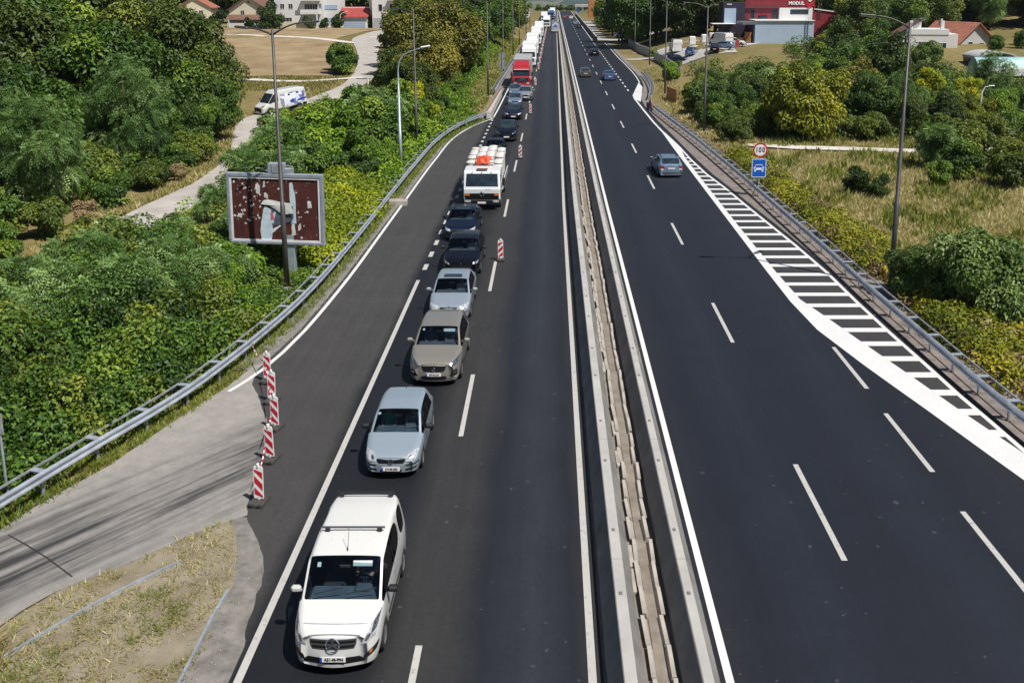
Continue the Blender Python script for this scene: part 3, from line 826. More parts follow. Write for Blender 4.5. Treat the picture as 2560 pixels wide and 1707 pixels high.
def guardrail(label, path, spacing, side, rear=True, zc=.60, beam_mat='galvanised', arm=.42):
    """side: +1 when the traffic is to the right of the travel direction"""
    P = catmull([(x, y, 0) for x, y in path], 1.0)
    root = thing('guardrail', label, 'guardrail', (P[0].x, P[0].y, 0))
    o = P[0].copy()
    Pl = [p - o for p in P]
    prof = [(side * u, v + zc) for u, v in wbeam()]
    prof2 = prof + [(side * (u - .004), v + zc) for u, v in wbeam()][::-1]
    MB().sweep(prof2, [tuple(p) for p in Pl], closed=True).build('rail_beam', beam_mat, root, smooth=False)
    d = [0.0]
    for a, b in zip(Pl[:-1], Pl[1:]): d.append(d[-1] + (b - a).length)
    pm = MB().box((0, 0, .30), (.055, .10, .66), b=.006).mesh('post', 'galvanised_dull')
    ab = MB(); ab.box((-side * arm / 2, 0, .715), (arm + .06, .20, .014)); ab.box((-side * arm / 2, 0, .655), (arm - .02, .012, .08))
    am = ab.mesh('spacer_arm', 'galvanised')
    s = spacing * .5
    rear_pts = []
    while s < d[-1]:
        i = max(k for k in range(len(d)) if d[k] <= s); i = min(i, len(Pl) - 2)
        q = Pl[i].lerp(Pl[i + 1], (s - d[i]) / (d[i + 1] - d[i]))
        t = (Pl[i + 1] - Pl[i]).normalized()
        a = math.atan2(t.y, t.x) - math.pi / 2
        sd = Vector((t.y, -t.x, 0))
        p = obj('post', pm, root, q - sd * side * .12, (0, 0, a))
        obj('spacer_arm', am, p, (side * .11, 0, .0))
        s += spacing
    if rear:
        rp = []
        for i, q in enumerate(Pl):
            t = Pl[min(i + 1, len(Pl) - 1)] - Pl[max(i - 1, 0)]; t.normalize()
            sd = Vector((t.y, -t.x, 0))
            rp.append(q - sd * side * (arm + .02) + Vector((0, 0, .70)))
        MB().sweep([(-.02, -.03), (.02, -.03), (.02, .03), (-.02, .03)], rp, closed=True).build('rear_rail', 'galvanised_dull', root)
    return root
guardrail('long curving steel guardrail along the slip road, thicket behind it', rail_l, 2.05, 1)
rail_r = [(15.4, 22), (14.98, 26), (14.75, 28.06), (14.58, 31), (14.46, 35.02), (14.26, 41.08), (14.18, 47.7), (13.94, 56.1), (13.61, 67.85), (12.95, 84.2), (12.2, 97.23), (11.75, 105.0), (11.62, 108.5)]
guardrail('long steel guardrail beside the striped white gore markings', rail_r, 2.0, -1)
rail_f = [(12.1, 118.5), (12.9, 124), (13.6, 131), (14.1, 139), (14.35, 147), (14.3, 152)]
guardrail('short curved steel guardrail at the gravel-topped slip exit by the grey fence', rail_f, 1.3, -1)
rail_b = [(-7.2, 124.5), (-7.15, 135), (-6.95, 150), (-6.7, 175), (-6.3, 210), (-5.8, 260), (-5.3, 320)]
guardrail('steel guardrail on the grass bank beside the waiting trucks', rail_b, 1.5, 1)

# rounded concrete end wall with rusty rail where the slip road joins
root = thing('end_wall', 'weathered concrete end wall topped by a rusty steel rail', 'wall', (-6.7, 103, 0))
MB().prism([(-.10, -1.3), (.35, -1.15), (.42, -.6), (.42, 7), (.5, 20), (.22, 20), (.05, 7), (-.15, 0)], 0, .75, axis='Z').build('wall', 'concrete', root)
MB().tube([(-.05, -.6, .86), (.1, 7, .9), (.3, 20, .9)], .07, 6).build('rusty_rail', 'rust_rail', root)
# temporary precast barrier on the right, with red reflectors
root = thing('precast_barrier', 'dark precast concrete barrier closing the slip exit on the right', 'barrier', (11.95, 109, 0), R(2))
for k, (x, y) in enumerate(((-.30, 1.2), (.2, 5.2))):
    s = MB().prism([(-.28, 0), (-.25, .2), (-.09, .35), (-.08, .95), (.08, .95), (.09, .35), (.25, .2), (.28, 0)], -1.95, 1.95, axis='Y').build('barrier_segment', 'concrete_face', root)
    s.location = (x, y, 0); s.rotation_euler = (0, 0, R(-8))
    q = MB().box((0, -1.97, .62), (.15, .02, .5)).build('reflector', 'sign_red', s)
# hazard stub wall at the far slip
root = thing('side_wall', 'long dark parapet wall along the far right edge of the motorway', 'wall', (11.6, 247, 0))
MB().sweep([(-.14, 0), (-.1, 1.0), (.1, 1.0), (.14, 0)], [(offR(247 + t) - .2, t, 0) for t in (2, 30, 80, 150, 240)], closed=True).build('wall', 'concrete_face', root)
MB().sweep([(-.13, 1.002), (-.13, 1.1), (.13, 1.1), (.13, 1.002)], [(offR(247 + t) - .2, t, 0) for t in (2, 30, 80, 150, 240)], closed=True).build('coping', 'concrete', root)
tag(MB().prism([(-.65, -.4), (.65, -.4), (.6, .38), (-.6, .4)], 0, .3, axis='Z').build('footing_block', 'concrete_pale'), 'loose pale concrete footing block lying beside the slip-road guardrail', 'block').location = (-9.85, 60.6, 0)

# low metal edging in the grass wedge
for pts, lab in (([(-11.9, 17.0), (-11.46, 17.68), (-11.11, 18.27), (-10.63, 19.08), (-10.13, 19.81), (-9.62, 20.45), (-9.01, 21.17)], 'thin metal edging half buried in the dry grass, beside the slip road'),
                 ([(-7.47, 15.5), (-7.48, 16.98), (-7.5, 17.97), (-7.52, 19.08), (-7.49, 19.99)], 'thin metal edging in the dry grass, beside the motorway')):
    o = MB().sweep([(-.03, 0), (-.03, .07), (.03, .07), (.03, 0)], [(x, y, 0) for x, y in pts], closed=True).build('metal_edging', 'galvanised')
    tag(o, lab, 'edging')

# ------------------------------------------------------------------ lamp posts
def lamp(label, x, y, h, arms, m='pole_dark', group=None, base=True, head='pole_dark', z=0.0):
    root = thing('street_lamp', label, 'street lamp', (x, y, z), 0, group)
    MB().tube([(0, 0, 0), (0, 0, h * .33), (0, 0, h * .331), (0, 0, h * .66), (0, 0, h * .661), (0, 0, h)], [.125, .11, .095, .085, .072, .058], 10).build('pole', m, root, smooth=True)
    for (dx, dy, rise) in arms:
        pts = [(dx * t, dy * t, h - .25 + rise * (1 - (1 - t) ** 2)) for t in np.linspace(0, 1, 7)]
        a = MB().tube(pts, [.05, .05, .046, .043, .04, .036, .034], 6).build('arm', m, root, smooth=True)
        d = Vector((dx, dy, 0)).normalized()
        ang = math.atan2(d.y, d.x)
        hb = MB(); hb.box((.32, 0, 0), (.72, .26, .09), b=.035)
        hd = hb.build('lamp_head', head, root)
        hd.location = (pts[-1][0] - d.x * .1, pts[-1][1] - d.y * .1, pts[-1][2]); hd.rotation_euler = (0, R(-4), ang)
        hd2 = MB().box((.36, 0, -.055), (.5, .2, .02)).build('lens', 'lamp_white', hd)
    if base:
        MB().box((0, 0, .06), (.36, .36, .06), b=.01).build('base_plate', m, root)
        MB().box((.0, 0, -.02), (.95, .95, .18), b=.03).build('footing', 'concrete_pale', root)
    return root
lamp('tall dark double-arm street lamp in front of the rusty billboard', -12.3, 43.1, 11.9, [(1.5, .1, .55), (-1.3, .5, .3)])
lamp('tall dark double-arm street lamp behind the striped gore', 15.89, 43.1, 12.2, [(-1.7, 0, .55), (.7, .8, .35)])
lamp('dark street lamp just behind the light grey street lamp', -11.3, 80.6, 11.9, [(1.6, 0, .55), (-1.3, .4, .3)])
lamp('dark street lamp at the foot of the grass bank by the end wall', -7.95, 122.9, 12, [(1.6, 0, .55), (-1.3, .4, .3)])
lamp('dark street lamp on the bank beside the red truck', -7.6, 156.4, 12, [(1.6, 0, .5)])
for k, (x, y) in enumerate(((-7.6, 197.7), (-7.4, 231.7), (-7.2, 288), (-6.9, 330))):
    lamp(['dark street lamp on the bank, second beyond the red truck', 'dark street lamp on the bank, third beyond the red truck', 'dark street lamp on the bank, fourth beyond the red truck', 'farthest dark street lamp on the bank left of the queue'][k], x, y, 12, [(1.6, 0, .5)], group='lamps along the far left bank')
lamp('dark street lamp on the right verge behind the silver estate car', 14.85, 92.3, 12, [(-1.8, 0, .5), (.7, .8, .3)])
lamp('dark street lamp beside the orange timber screen', 14.9, 125.3, 12, [(-1.8, 0, .5)])
lamp('dark street lamp in front of the slanting grey fence', 17.65, 172.4, 12, [(-1.8, 0, .5)])
lamp('dark street lamp on the dry verge by the yard driveway', 17.9, 206, 12, [(-1.8, 0, .5)])
lamp('dark street lamp beside the yellow notice board', 17.53, 237, 12, [(-1.8, 0, .5)])
lamp('dark street lamp beside the silver off-roader on the side street', 18.67, 292, 12, [(-1.8, 0, .5)])
# light grey curved lamp
root = thing('street_lamp', 'light grey street lamp with curved arm over the slip road', 'street lamp', (-11.4, 72.3, 0))
crv = [(0, 0, 0), (0, 0, 3.1), (0, 0, 3.11), (0, 0, 6.2), (0, 0, 6.21), (.0, 0, 7.7), (.12, 0, 8.3), (.42, 0, 8.75), (.9, 0, 9.0), (1.5, 0, 9.2), (1.9, 0, 9.32)]
MB().tube(crv, [.13, .12, .10, .09, .075, .06, .055, .05, .045, .042, .04], 10).build('pole', 'pole_light', root, smooth=True)
h = MB(); h.box((.3, 0, 0), (.75, .28, .14), b=.06); h = h.build('lamp_head', 'lamp_white', root)
h.location = (1.8, 0, 9.33); h.rotation_euler = (0, R(-9), 0)
# small village poles
root = thing('utility_pole', 'short pale utility pole with crossarm above the bushes at the village lane', 'utility pole', (-21.2, 112, 0))
MB().tube([(0, 0, -.2), (0, 0, 3.5)], [.13, .11], 8).build('pole', 'lamp_white', root)
MB().box((-.5, 0, 3.3), (1.6, .09, .09)).build('crossarm', 'pole_dark', root)
root = thing('street_lamp', 'short pale street lamp among the yellow-green trees on the right', 'street lamp', (43.0, 96, .2))
MB().tube([(0, 0, 0), (.05, 0, 3.2), (.3, 0, 3.75), (.75, 0, 3.85)], [.10, .08, .04, .03], 8).build('pole', 'lamp_white', root)
MB().box((.95, 0, 3.88), (.6, .24, .1), b=.04).build('lamp_head', 'lamp_white', root)

# ------------------------------------------------------------------ delineator boards
def rect_poly(mb, pts, y, mi=0, t=.004):
    mb.prism(pts, y - t, y, axis='Y', mi=mi)
panel = [(-.135, .14), (.135, .14), (.135, 1.02), (.10, 1.09), (-.10, 1.09), (-.135, 1.02)]
M_panel = MB(); rect_poly(M_panel, panel, .012, t=.024); M_panel = M_panel.mesh('panel', 'sign_white')
def stripe_mesh(d):
    out = []
    def clip(z0):
        w = .115; h = .20; s = .24 * d
        pts = [(-w, z0 - s / 2), (w, z0 + s / 2), (w, z0 + s / 2 + h), (-w, z0 - s / 2 + h)]
        return [(x, min(max(z, .17), 1.0)) for x, z in pts]
    for z0 in (.17, .51, .85):
        p = clip(z0 - .02)
        a = [p[0]]
        for q in p[1:]:
            if (Vector(q) - Vector(a[-1])).length > .012: a.append(q)
        m_ = MB(); rect_poly(m_, a, -.013, t=.004)
        out.append(m_.mesh('red_stripe', 'sign_red'))
    return out
STR = {1: stripe_mesh(1), -1: stripe_mesh(-1)}
b_ = MB(); b_.box((0, .02, .055), (.40, .62, .11), b=.02); b_.box((-.11, -.30, .10), (.06, .05, .05)); b_.box((.11, -.30, .10), (.06, .05, .05))
M_base = b_.mesh('rubber_base', 'rubber')
M_knob = MB().tube([(0, 0, 1.07), (0, 0, 1.16)], .04, 8).mesh('top_knob', 'sign_white')
M_stem = MB().box((0, 0, .13), (.06, .04, .16)).mesh('stem', 'lamp_white')
def delineator(x, y, d, label, rz=0.0, group=None, tilt=0.0, s=1.0):
    root = thing('delineator_board', label, 'delineator', (x, y, .012), rz, group)
    root.scale = (s, s, s)
    root.rotation_euler = (0, tilt, rz)
    p = obj('panel', M_panel, root)
    for m_ in STR[d]: obj('red_stripe', m_, p)
    obj('rubber_base', M_base, root); obj('stem', M_stem, root); obj('top_knob', M_knob, root)
    return root
dl = [(-7.92, 23.9, 'nearest red and white delineator board at the closed slip road'), (-8.30, 26.3, 'second red and white delineator board from the front at the closed slip road'),
      (-8.75, 28.4, 'middle red and white delineator board at the closed slip road'), (-9.42, 30.4, 'fourth red and white delineator board from the front at the closed slip road'),
      (-10.05, 32.1, 'farthest red and white delineator board at the closed slip road, nearest the guardrail')]
for k, (x, y, lab) in enumerate(dl):
    delineator(x, y, -1, lab, R([-6, -10, -12, -8, -10][k]), 'boards closing the slip road', R([1.5, -1, 1, 2, 1][k]))
dq = [(-2.55, 47.6, 'red and white delineator board standing beside the black crossover'), (-2.45, 77.4, 'red and white delineator board beside the dark hatchback behind the flatbed truck'),
      (-2.2, 105.5, 'red and white delineator board beside the dark saloon with pale plate'), (-2.1, 136, 'red and white delineator board beside the red truck cab')]
for x, y, lab in dq: delineator(x, y, 1, lab, 0, 'boards along the queue')
for k, y in enumerate(np.arange(163, 345, 13.0)):
    delineator(-2.75 + offL(y) + .3, float(y), 1, 'small far red and white delineator board between queue and empty lane', 0, 'far boards along the queue')
# red and white tape tied between the boards
def tape_material():
    m, nt, b = _nodes('warning_tape')
    n, l = nt.nodes, nt.links
    g = n.new('ShaderNodeNewGeometry'); sx = n.new('ShaderNodeSeparateXYZ'); l.new(g.outputs['Position'], sx.inputs[0])
    v = math_node(n, l, 'FRACT', math_node(n, l, 'MULTIPLY', math_node(n, l, 'ADD', sx.outputs['Y'], sx.outputs['Z']), 3.1))
    l.new(mix_rgb(n, l, math_node(n, l, 'GREATER_THAN', v, .5), (0.8, 0.8, 0.8), (0.5, 0.01, 0.03)), b.inputs['Base Color'])
    b.inputs['Roughness'].default_value = .4
    MATS['warning_tape'] = m
tape_material()
anch = [(-7.95, 23.88, 1.0), (-8.33, 26.27, 1.04), (-8.78, 28.37, .75), (-9.45, 30.37, .8), (-10.08, 32.07, .85), (-11.3, 34.4, .72)]
for k in range(5):
    a, b = Vector(anch[k]), Vector(anch[k + 1])
    pts = []
    sag = [.38, .12, .10, .12, .25][k]
    for t in np.linspace(0, 1, 13):
        q = a.lerp(b, t); q.z -= sag * 4 * t * (1 - t); q.y -= .04
        pts.append(q)
    tb = MB()
    vs_ = []; fs = []
    for i, q in enumerate(pts):
        w = .03; ang = .5 + i * .35
        s = Vector((math.cos(ang) * .6, 0, math.sin(ang))) * w
        vs_ += [q - s, q + s]
    fs = [(2 * i, 2 * i + 1, 2 * i + 3, 2 * i + 2) for i in range(len(pts) - 1)]
    tb.add(vs_, fs)
    tag(tb.build('warning_tape', 'warning_tape', fix=False), ['sagging red and white tape between the two nearest slip-road boards', 'red and white tape between second and middle slip-road boards', 'red and white tape between middle and fourth slip-road boards', 'red and white tape between fourth and farthest slip-road boards', 'red and white tape from the farthest slip-road board to the guardrail'][k], 'tape', 'tape pieces at the slip road')

# ------------------------------------------------------------------ traffic sign
root = thing('traffic_sign', 'round 100 limit sign above blue car sign on one post', 'traffic sign', (13.95, 63.2, 0))
MB().tube([(0, .03, 0), (0, .03, 3.55)], .035, 8).build('post', 'galvanised', root)
MB().tube([(-.02, .06, 1.1), (-.32, .3, 0)], .025, 6).build('brace', 'pole_dark', root)
o = MB().lathe([(0, -.012), (.485, -.012), (.485, .012), (0, .012)], 'Y', 32).build('round_plate', 'sign_red', root); o.location = (0, -.02, 3.12)
q = MB().lathe([(0, -.004), (.385, -.004), (.385, .004), (0, .004)], 'Y', 32).build('white_field', 'sign_white', o); q.location = (0, -.017, 0)
for k, ch in enumerate('100'):
    t = obj('digit', text_mesh(ch, .46, .003, 'plate_ink', bold=.012), o, (-.225 + [0, .21, .45][k], -.026, -.0), (R(90), 0, 0), (.82, 1.1, 1))
o = MB().box((0, 0, 0), (.98, .022, 1.28), b=.01).build('blue_plate', 'sign_blue', root); o.location = (-.04, -.02, 1.90)
bd = MB()
for (cx, cz, w, h_) in ((0, .60, .94, .035), (0, -.60, .94, .035), (-.455, 0, .035, 1.24), (.455, 0, .035, 1.24)):
    bd.box((cx, -.013, cz), (w, .004, h_))
bd.build('border', 'sign_white', o)
pc = MB()
def sgbox(x0, x1, z0, z1): pc.box(((x0 + x1) / 2, -.0145, (z0 + z1) / 2), (x1 - x0, .004, z1 - z0))
sgbox(-.31, .31, -.12, .03)
pc.prism([(-.31, .03), (-.235, .24), (-.205, .24), (-.27, .03)], -.0165, -.0125, axis='Y'); pc.prism([(.31, .03), (.235, .24), (.205, .24), (.27, .03)], -.0165, -.0125, axis='Y')
sgbox(-.235, .235, .205, .245)
sgbox(-.30, -.20, -.24, -.12); sgbox(.20, .30, -.24, -.12); sgbox(-.37, -.31, .01, .05); sgbox(.31, .37, .01, .05)
pc.build('car_symbol', 'sign_white', o)
hl = MB()
for sx_ in (-1, 1): hl.lathe([(0, -.003), (.042, -.003), (.042, .003), (0, .003)], 'Y', 12, c=(sx_ * .23, -.019, -.045))
hl.build('symbol_lamps', 'sign_blue', o)
tag(MB().box((0, 0, .45), (.06, .03, .9)).build('marker_post', 'lamp_white'), 'thin pale marker post in the weeds left of the 100 sign', 'marker post').location = (14.6, 79, 0)
tag(MB().box((0, 0, .55), (.14, .05, 1.1), b=.01).build('marker_post', 'lamp_white'), 'pale grey marker post behind the guardrail below the yellow shrub', 'marker post').location = (-11.3, 98.5, 0)
root = thing('traffic_sign', 'grey back of a small sign at the left edge, beside the guardrail', 'traffic sign', (-14.86, 24.1, 0))
MB().tube([(0, 0, 0), (0, 0, 2.75)], .035, 8).build('post', 'galvanised', root)
MB().box((-.12, -.05, 2.25), (.5, .02, .6), b=.008).build('plate', 'galvanised_dull', root)
root = thing('traffic_sign', 'backs of two signs on a post in the grass bank beside the red truck', 'traffic sign', (-7.3, 146, 0))
MB().tube([(0, 0, 0), (0, 0, 4.2)], .05, 8).build('post', 'galvanised', root)
MB().lathe([(0, -.01), (.5, -.01), (.5, .01), (0, .01)], 'Y', 20, c=(0, .07, 3.6)).build('round_plate', 'galvanised_dull', root)
MB().box((0, .07, 2.3), (.9, .02, 1.5)).build('plate', 'galvanised_dull', root)

# ------------------------------------------------------------------ rusty billboard
def rust_material():
    m, nt, b = _nodes('rust_sheet')
    n, l = nt.nodes, nt.links
    tc = n.new('ShaderNodeTexCoord'); p = tc.outputs['Object']
    mp = n.new('ShaderNodeMapping'); mp.inputs['Scale'].default_value = (2.6, 1, .35); l.new(p, mp.inputs['Vector'])
    st = noise_out(n, l, mp.outputs[0], 2.2, 6, 0.7); a = noise_out(n, l, p, 1.3, 6, 0.7); f = noise_out(n, l, p, 7, 5, 0.7)
    r1 = ramp_node(n, [(0.3, (0.030, 0.006, 0.006)), (0.5, (0.070, 0.013, 0.011)), (0.72, (0.12, 0.030, 0.020))])
    l.new(math_node(n, l, 'ADD', math_node(n, l, 'MULTIPLY', st, .6), math_node(n, l, 'MULTIPLY', a, .4)), r1.inputs['Fac'])
    fl = math_node(n, l, 'GREATER_THAN', math_node(n, l, 'ADD', math_node(n, l, 'MULTIPLY', f, .7), math_node(n, l, 'MULTIPLY', a, .4)), .665)
    c = mix_rgb(n, l, math_node(n, l, 'MULTIPLY', fl, .75), r1.outputs['Color'], (0.42, 0.30, 0.25))
    l.new(c, b.inputs['Base Color']); b.inputs['Roughness'].default_value = .75
    MATS['rust_sheet'] = m
rust_material()
mat('frame_blue_grey', (0.30, 0.33, 0.40), 0.5, 0.2, var=0.2, scale=2)
mat('frame_white', (0.72, 0.72, 0.72), 0.5, var=0.12, scale=3)
mat('poster_pale', (0.55, 0.66, 0.74), 0.7, var=0.15, scale=4)
mat('poster_white', (0.72, 0.72, 0.70), 0.7, var=0.1, scale=5)
mat('poster_slate', (0.09, 0.11, 0.15), 0.7, var=0.3, scale=4)
mat('poster_pink', (0.62, 0.10, 0.16), 0.7, var=0.2, scale=4)
bb = thing('billboard', 'large rusty billboard with torn poster scraps on a grey post', 'billboard', (-13.18, 44.9, 0))
bb.rotation_euler = (0, R(1.0), R(-3))
W2, Z0, Z1 = 2.33, 1.62, 5.08
MB().box((.58, .12, .9), (.50, .34, 2.4), b=.02).build('post', 'pole_light', bb)
MB().box((.58, .25, 3.4), (.46, .3, 3.8), b=.02).build('rear_column', 'galvanised_dull', bb)
cap = MB(); cap.box((.08, .1, 5.33), (.78, .40, .48), b=.02); cap = cap.build('control_box', 'frame_blue_grey', bb)
MB().box((.16, -.12, 5.33), (.5, .02, .40)).build('box_door', 'galvanised', cap)
MB().box((0, .05, (Z0 + Z1) / 2), (2 * W2 - .1, .14, Z1 - Z0 - .1)).build('back_panel', 'galvanised_dull', bb)
MB().box((0, -.035, (Z0 + Z1) / 2), (2 * W2 - .36, .02, Z1 - Z0 - .36)).build('rust_sheet', 'rust_sheet', bb)
for (cx, cz, w, h_) in ((0, Z1 - .09, 2 * W2, .18), (0, Z0 + .07, 2 * W2, .14), (-W2 + .07, (Z0 + Z1) / 2, .14, Z1 - Z0 - .33), (W2 - .08, (Z0 + Z1) / 2, .16, Z1 - Z0 - .33)):
    MB().box((cx, 0, cz), (w, .24, h_), b=.02).build('frame_bar', 'frame_blue_grey', bb)
for (cx, cz, w, h_) in ((0, Z1 - .225, 2 * W2 - .30, .075), (0, Z0 + .18, 2 * W2 - .30, .075), (-W2 + .19, (Z0 + Z1) / 2, .085, Z1 - Z0 - .46), (W2 - .21, (Z0 + Z1) / 2, .085, Z1 - Z0 - .46)):
    MB().box((cx, -.07, cz), (w, .05, h_)).build('inner_trim', 'frame_white', bb)
# curved lamp bracket over the top edge
MB().tube([(-.2, 0, 5.2), (-.4, -.1, 5.22), (-.6, -.25, 5.35), (-.95, -.4, 5.4), (-1.35, -.5, 5.38)], .035, 6).build('lamp_bracket', 'pole_dark', bb)
MB().tube([(.4, 0, 5.45), (.65, -.1, 5.47), (.95, -.2, 5.45)], .03, 6).build('lamp_bracket', 'galvanised_dull', bb)
rp_ = random.Random(5)
def scrap(name, cx, cz, pts, material, y=-.049, curl=.05):
    """a torn piece of poster: ragged outline, lifting away at one side"""
    P_ = []
    for i in range(len(pts)):
        a = Vector(pts[i]); b = Vector(pts[(i + 1) % len(pts)])
        for t in (0, .33, .66):
            q = a.lerp(b, t); j = .025 if t else .01
            P_.append((q.x + rp_.uniform(-j, j), q.y + rp_.uniform(-j, j)))
    n = len(P_)
    xs_ = [p[0] for p in P_]; lo_, hi_ = min(xs_), max(xs_)
    vs_ = [(cx, y - curl * .3, cz)] + [(cx + p[0], y - curl * max(0, (p[0] - lo_) / (hi_ - lo_) - .3), cz + p[1]) for p in P_]
    m_ = MB(); m_.add(vs_, [(0, 1 + i, 1 + (i + 1) % n) for i in range(n)])
    o = m_.build(name, material, bb, fix=False)
    return o
def px(u, v):   # board fractions to metres: u 0..1 left-right, v 0..1 top-down
    return (-W2 + .2 + u * (2 * W2 - .4), Z1 - .25 - v * (Z1 - Z0 - .43))
c = px(.42, .68); scrap('poster_scrap', c[0], c[1], [(-.42, -1.08), (.06, -1.05), (.16, -.3), (.36, .42), (-.18, .74), (-.36, .1), (-.45, -.5)], 'poster_pale', curl=.03)
c = px(.58, .60); scrap('poster_scrap', c[0], c[1], [(-.55, -.5), (.25, -.30), (.52, -.1), (.5, .5), (-.05, .42), (-.56, .70)], 'poster_slate', y=-.062, curl=.06)
c = px(.51, .43); scrap('poster_scrap', c[0], c[1], [(-.76, .05), (-.55, .27), (0, .24), (.74, .15), (.86, -.34), (.36, -.40), (0, -.22), (-.36, .02)], 'poster_white', y=-.085, curl=.16)
c = px(.70, .38); scrap('poster_scrap', c[0], c[1], [(-.15, -1.0), (.13, -1.0), (.10, .5), (-.02, 1.0), (-.15, .95)], 'poster_pale', curl=.02)
c = px(.455, .60); scrap('poster_scrap', c[0], c[1], [(-.06, -.19), (.12, -.17), (.0, .19), (-.08, .12)], 'poster_pink', y=-.072, curl=.0)
c = px(.305, .16); scrap('poster_scrap', c[0], c[1], [(-.08, -.25), (.08, -.32), (.12, .1), (.02, .28), (-.1, .2)], 'poster_white')
c = px(.38, .10); scrap('poster_scrap', c[0], c[1], [(-.09, -.13), (.07, -.1), (.06, .2), (-.04, .18)], 'poster_white')
c = px(.39, .27); scrap('poster_scrap', c[0], c[1], [(-.1, -.05), (.12, -.22), (.1, .1), (-.05, .13)], 'poster_white')
c = px(.885, .40); scrap('poster_scrap', c[0], c[1], [(-.11, -.18), (.1, -.17), (.1, .16), (-.08, .17)], 'poster_white')
c = px(.765, .77); scrap('poster_scrap', c[0], c[1], [(-.08, -.18), (.07, -.1), (.06, .22), (-.05, .1)], 'poster_white')
c = px(.69, .83); scrap('poster_scrap', c[0], c[1], [(-.1, -.3), (.14, -.2), (.08, .35), (-.06, .3)], 'poster_white')
c = px(.75, .53); scrap('poster_scrap', c[0], c[1], [(-.06, -.06), (.07, -.06), (.03, .08)], 'poster_white')
c = px(.09, .60); scrap('poster_scrap', c[0], c[1], [(-.16, -.1), (.1, -.12), (.12, .1), (-.1, .1)], 'poster_white')
c = px(.47, .86); scrap('poster_scrap', c[0], c[1], [(-.3, -.2), (.05, .05), (.38, .33), (.3, .36), (-.05, .15), (-.32, -.1)], 'poster_white')
for k in range(70):
    u = rp_.random(); v = rp_.random() ** 1.3 * .95
    if k < 46: u = .02 + u * .33; v = v * .75
    c = px(u, v); s = rp_.uniform(.018, .06)
    scrap('poster_scrap', c[0], c[1], [(-s, -s * rp_.uniform(.3, 1.4)), (s * rp_.uniform(.5, 1.5), -s * .6), (s * .7, s * rp_.uniform(.4, 1.3)), (-s * .6, s)], 'poster_white', curl=.01)
# ------------------------------------------------------------------ cars
def arch(s, c, r=.37, zb=.21):
    d = abs(s - c)
    if d >= r: return zb
    return zb + (math.sqrt(r * r - d * d) / r) * (r + .08 - .02)

def wheel_meshes(r, w, style):
    key = ('wheel', round(r, 3), style)
    if key in MESHES: return MESHES[key]
    t = MB().lathe([(r * .62, -w / 2), (r * .93, -w / 2), (r, -w / 2 + .035), (r, w / 2 - .035), (r * .93, w / 2), (r * .62, w / 2)], 'X', 22).mesh('wheel', 'tyre', smooth=True)
    smooth_by_angle(t, 40)
    m_ = MB()
    m_.lathe([(0, w / 2 - .075), (r * .60, w / 2 - .075)], 'X', 20, mi=1)
    m_.lathe([(r * .56, w / 2 - .03), (r * .655, w / 2 - .004), (r * .655, w / 2 - .05)], 'X', 20)
    m_.lathe([(0, w / 2 - .015), (r * .14, w / 2 - .02), (r * .17, w / 2 - .06)], 'X', 10)
    n = {'a': 5, 'b': 7, 'c': 10, 's': 6}[style]
    for k in range(n):
        M = Matrix.Rotation(2 * math.pi * k / n, 4, 'X')
        m_.box((w / 2 - .035, 0, r * .36), (.03, r * (.85 / n + .06), r * .50), M=M)
    ri = m_.mesh('rim', ['alloy', 'mesh_black'])
    MESHES[key] = (t, ri)
    return MESHES[key]
MESHES = {}
PLATES = {}

def bilin(q, u, v):
    a = Vector(q[0]).lerp(Vector(q[1]), u); b = Vector(q[3]).lerp(Vector(q[2]), u)
    return a.lerp(b, v)

def patch(bvh, quad, axis, off, nu=6, nv=4, rnd=0.0, far=8.0, flip=False):
    """a skin piece laid on the body: quad outline in the view across 'axis', dropped on to the surface"""
    vs_ = []; fs = []
    for j in range(nv + 1):
        for i in range(nu + 1):
            u, v = i / nu, j / nv
            if rnd > 0:    # squircle the outline
                a, b = 2 * u - 1, 2 * v - 1
                a2 = a * math.sqrt(max(0, 1 - rnd * b * b / 2)); b2 = b * math.sqrt(max(0, 1 - rnd * a * a / 2))
                u, v = (a2 + 1) / 2, (b2 + 1) / 2
            p = bilin(quad, u, v)
            if axis == 'F': o, d = Vector((p[0], -far, p[1])), Vector((0, 1, 0))
            elif axis == 'B': o, d = Vector((p[0], far, p[1])), Vector((0, -1, 0))
            elif axis == 'T': o, d = Vector((p[0], p[1], far)), Vector((0, 0, -1))
            elif axis == 'R': o, d = Vector((far, p[0], p[1])), Vector((-1, 0, 0))
            else: o, d = Vector((-far, p[0], p[1])), Vector((1, 0, 0))
            hit = bvh.ray_cast(o, d)
            if hit[0] is None:
                c = o + d * (far - 1.5)
                h2 = bvh.find_nearest(c); co, no = h2[0], h2[1]
            else: co, no = hit[0], hit[1]
            if no.dot(d) > 0: no = -no
            nn = (no * .6 - d * .4).normalized()
            vs_.append(co + nn * off)
    w = nu + 1
    for j in range(nv):
        for i in range(nu):
            fs.append((j * w + i, j * w + i + 1, (j + 1) * w + i + 1, (j + 1) * w + i))
    return vs_, fs

def mirror_x(vs_): return [Vector((-v.x, v.y, v.z)) for v in vs_]

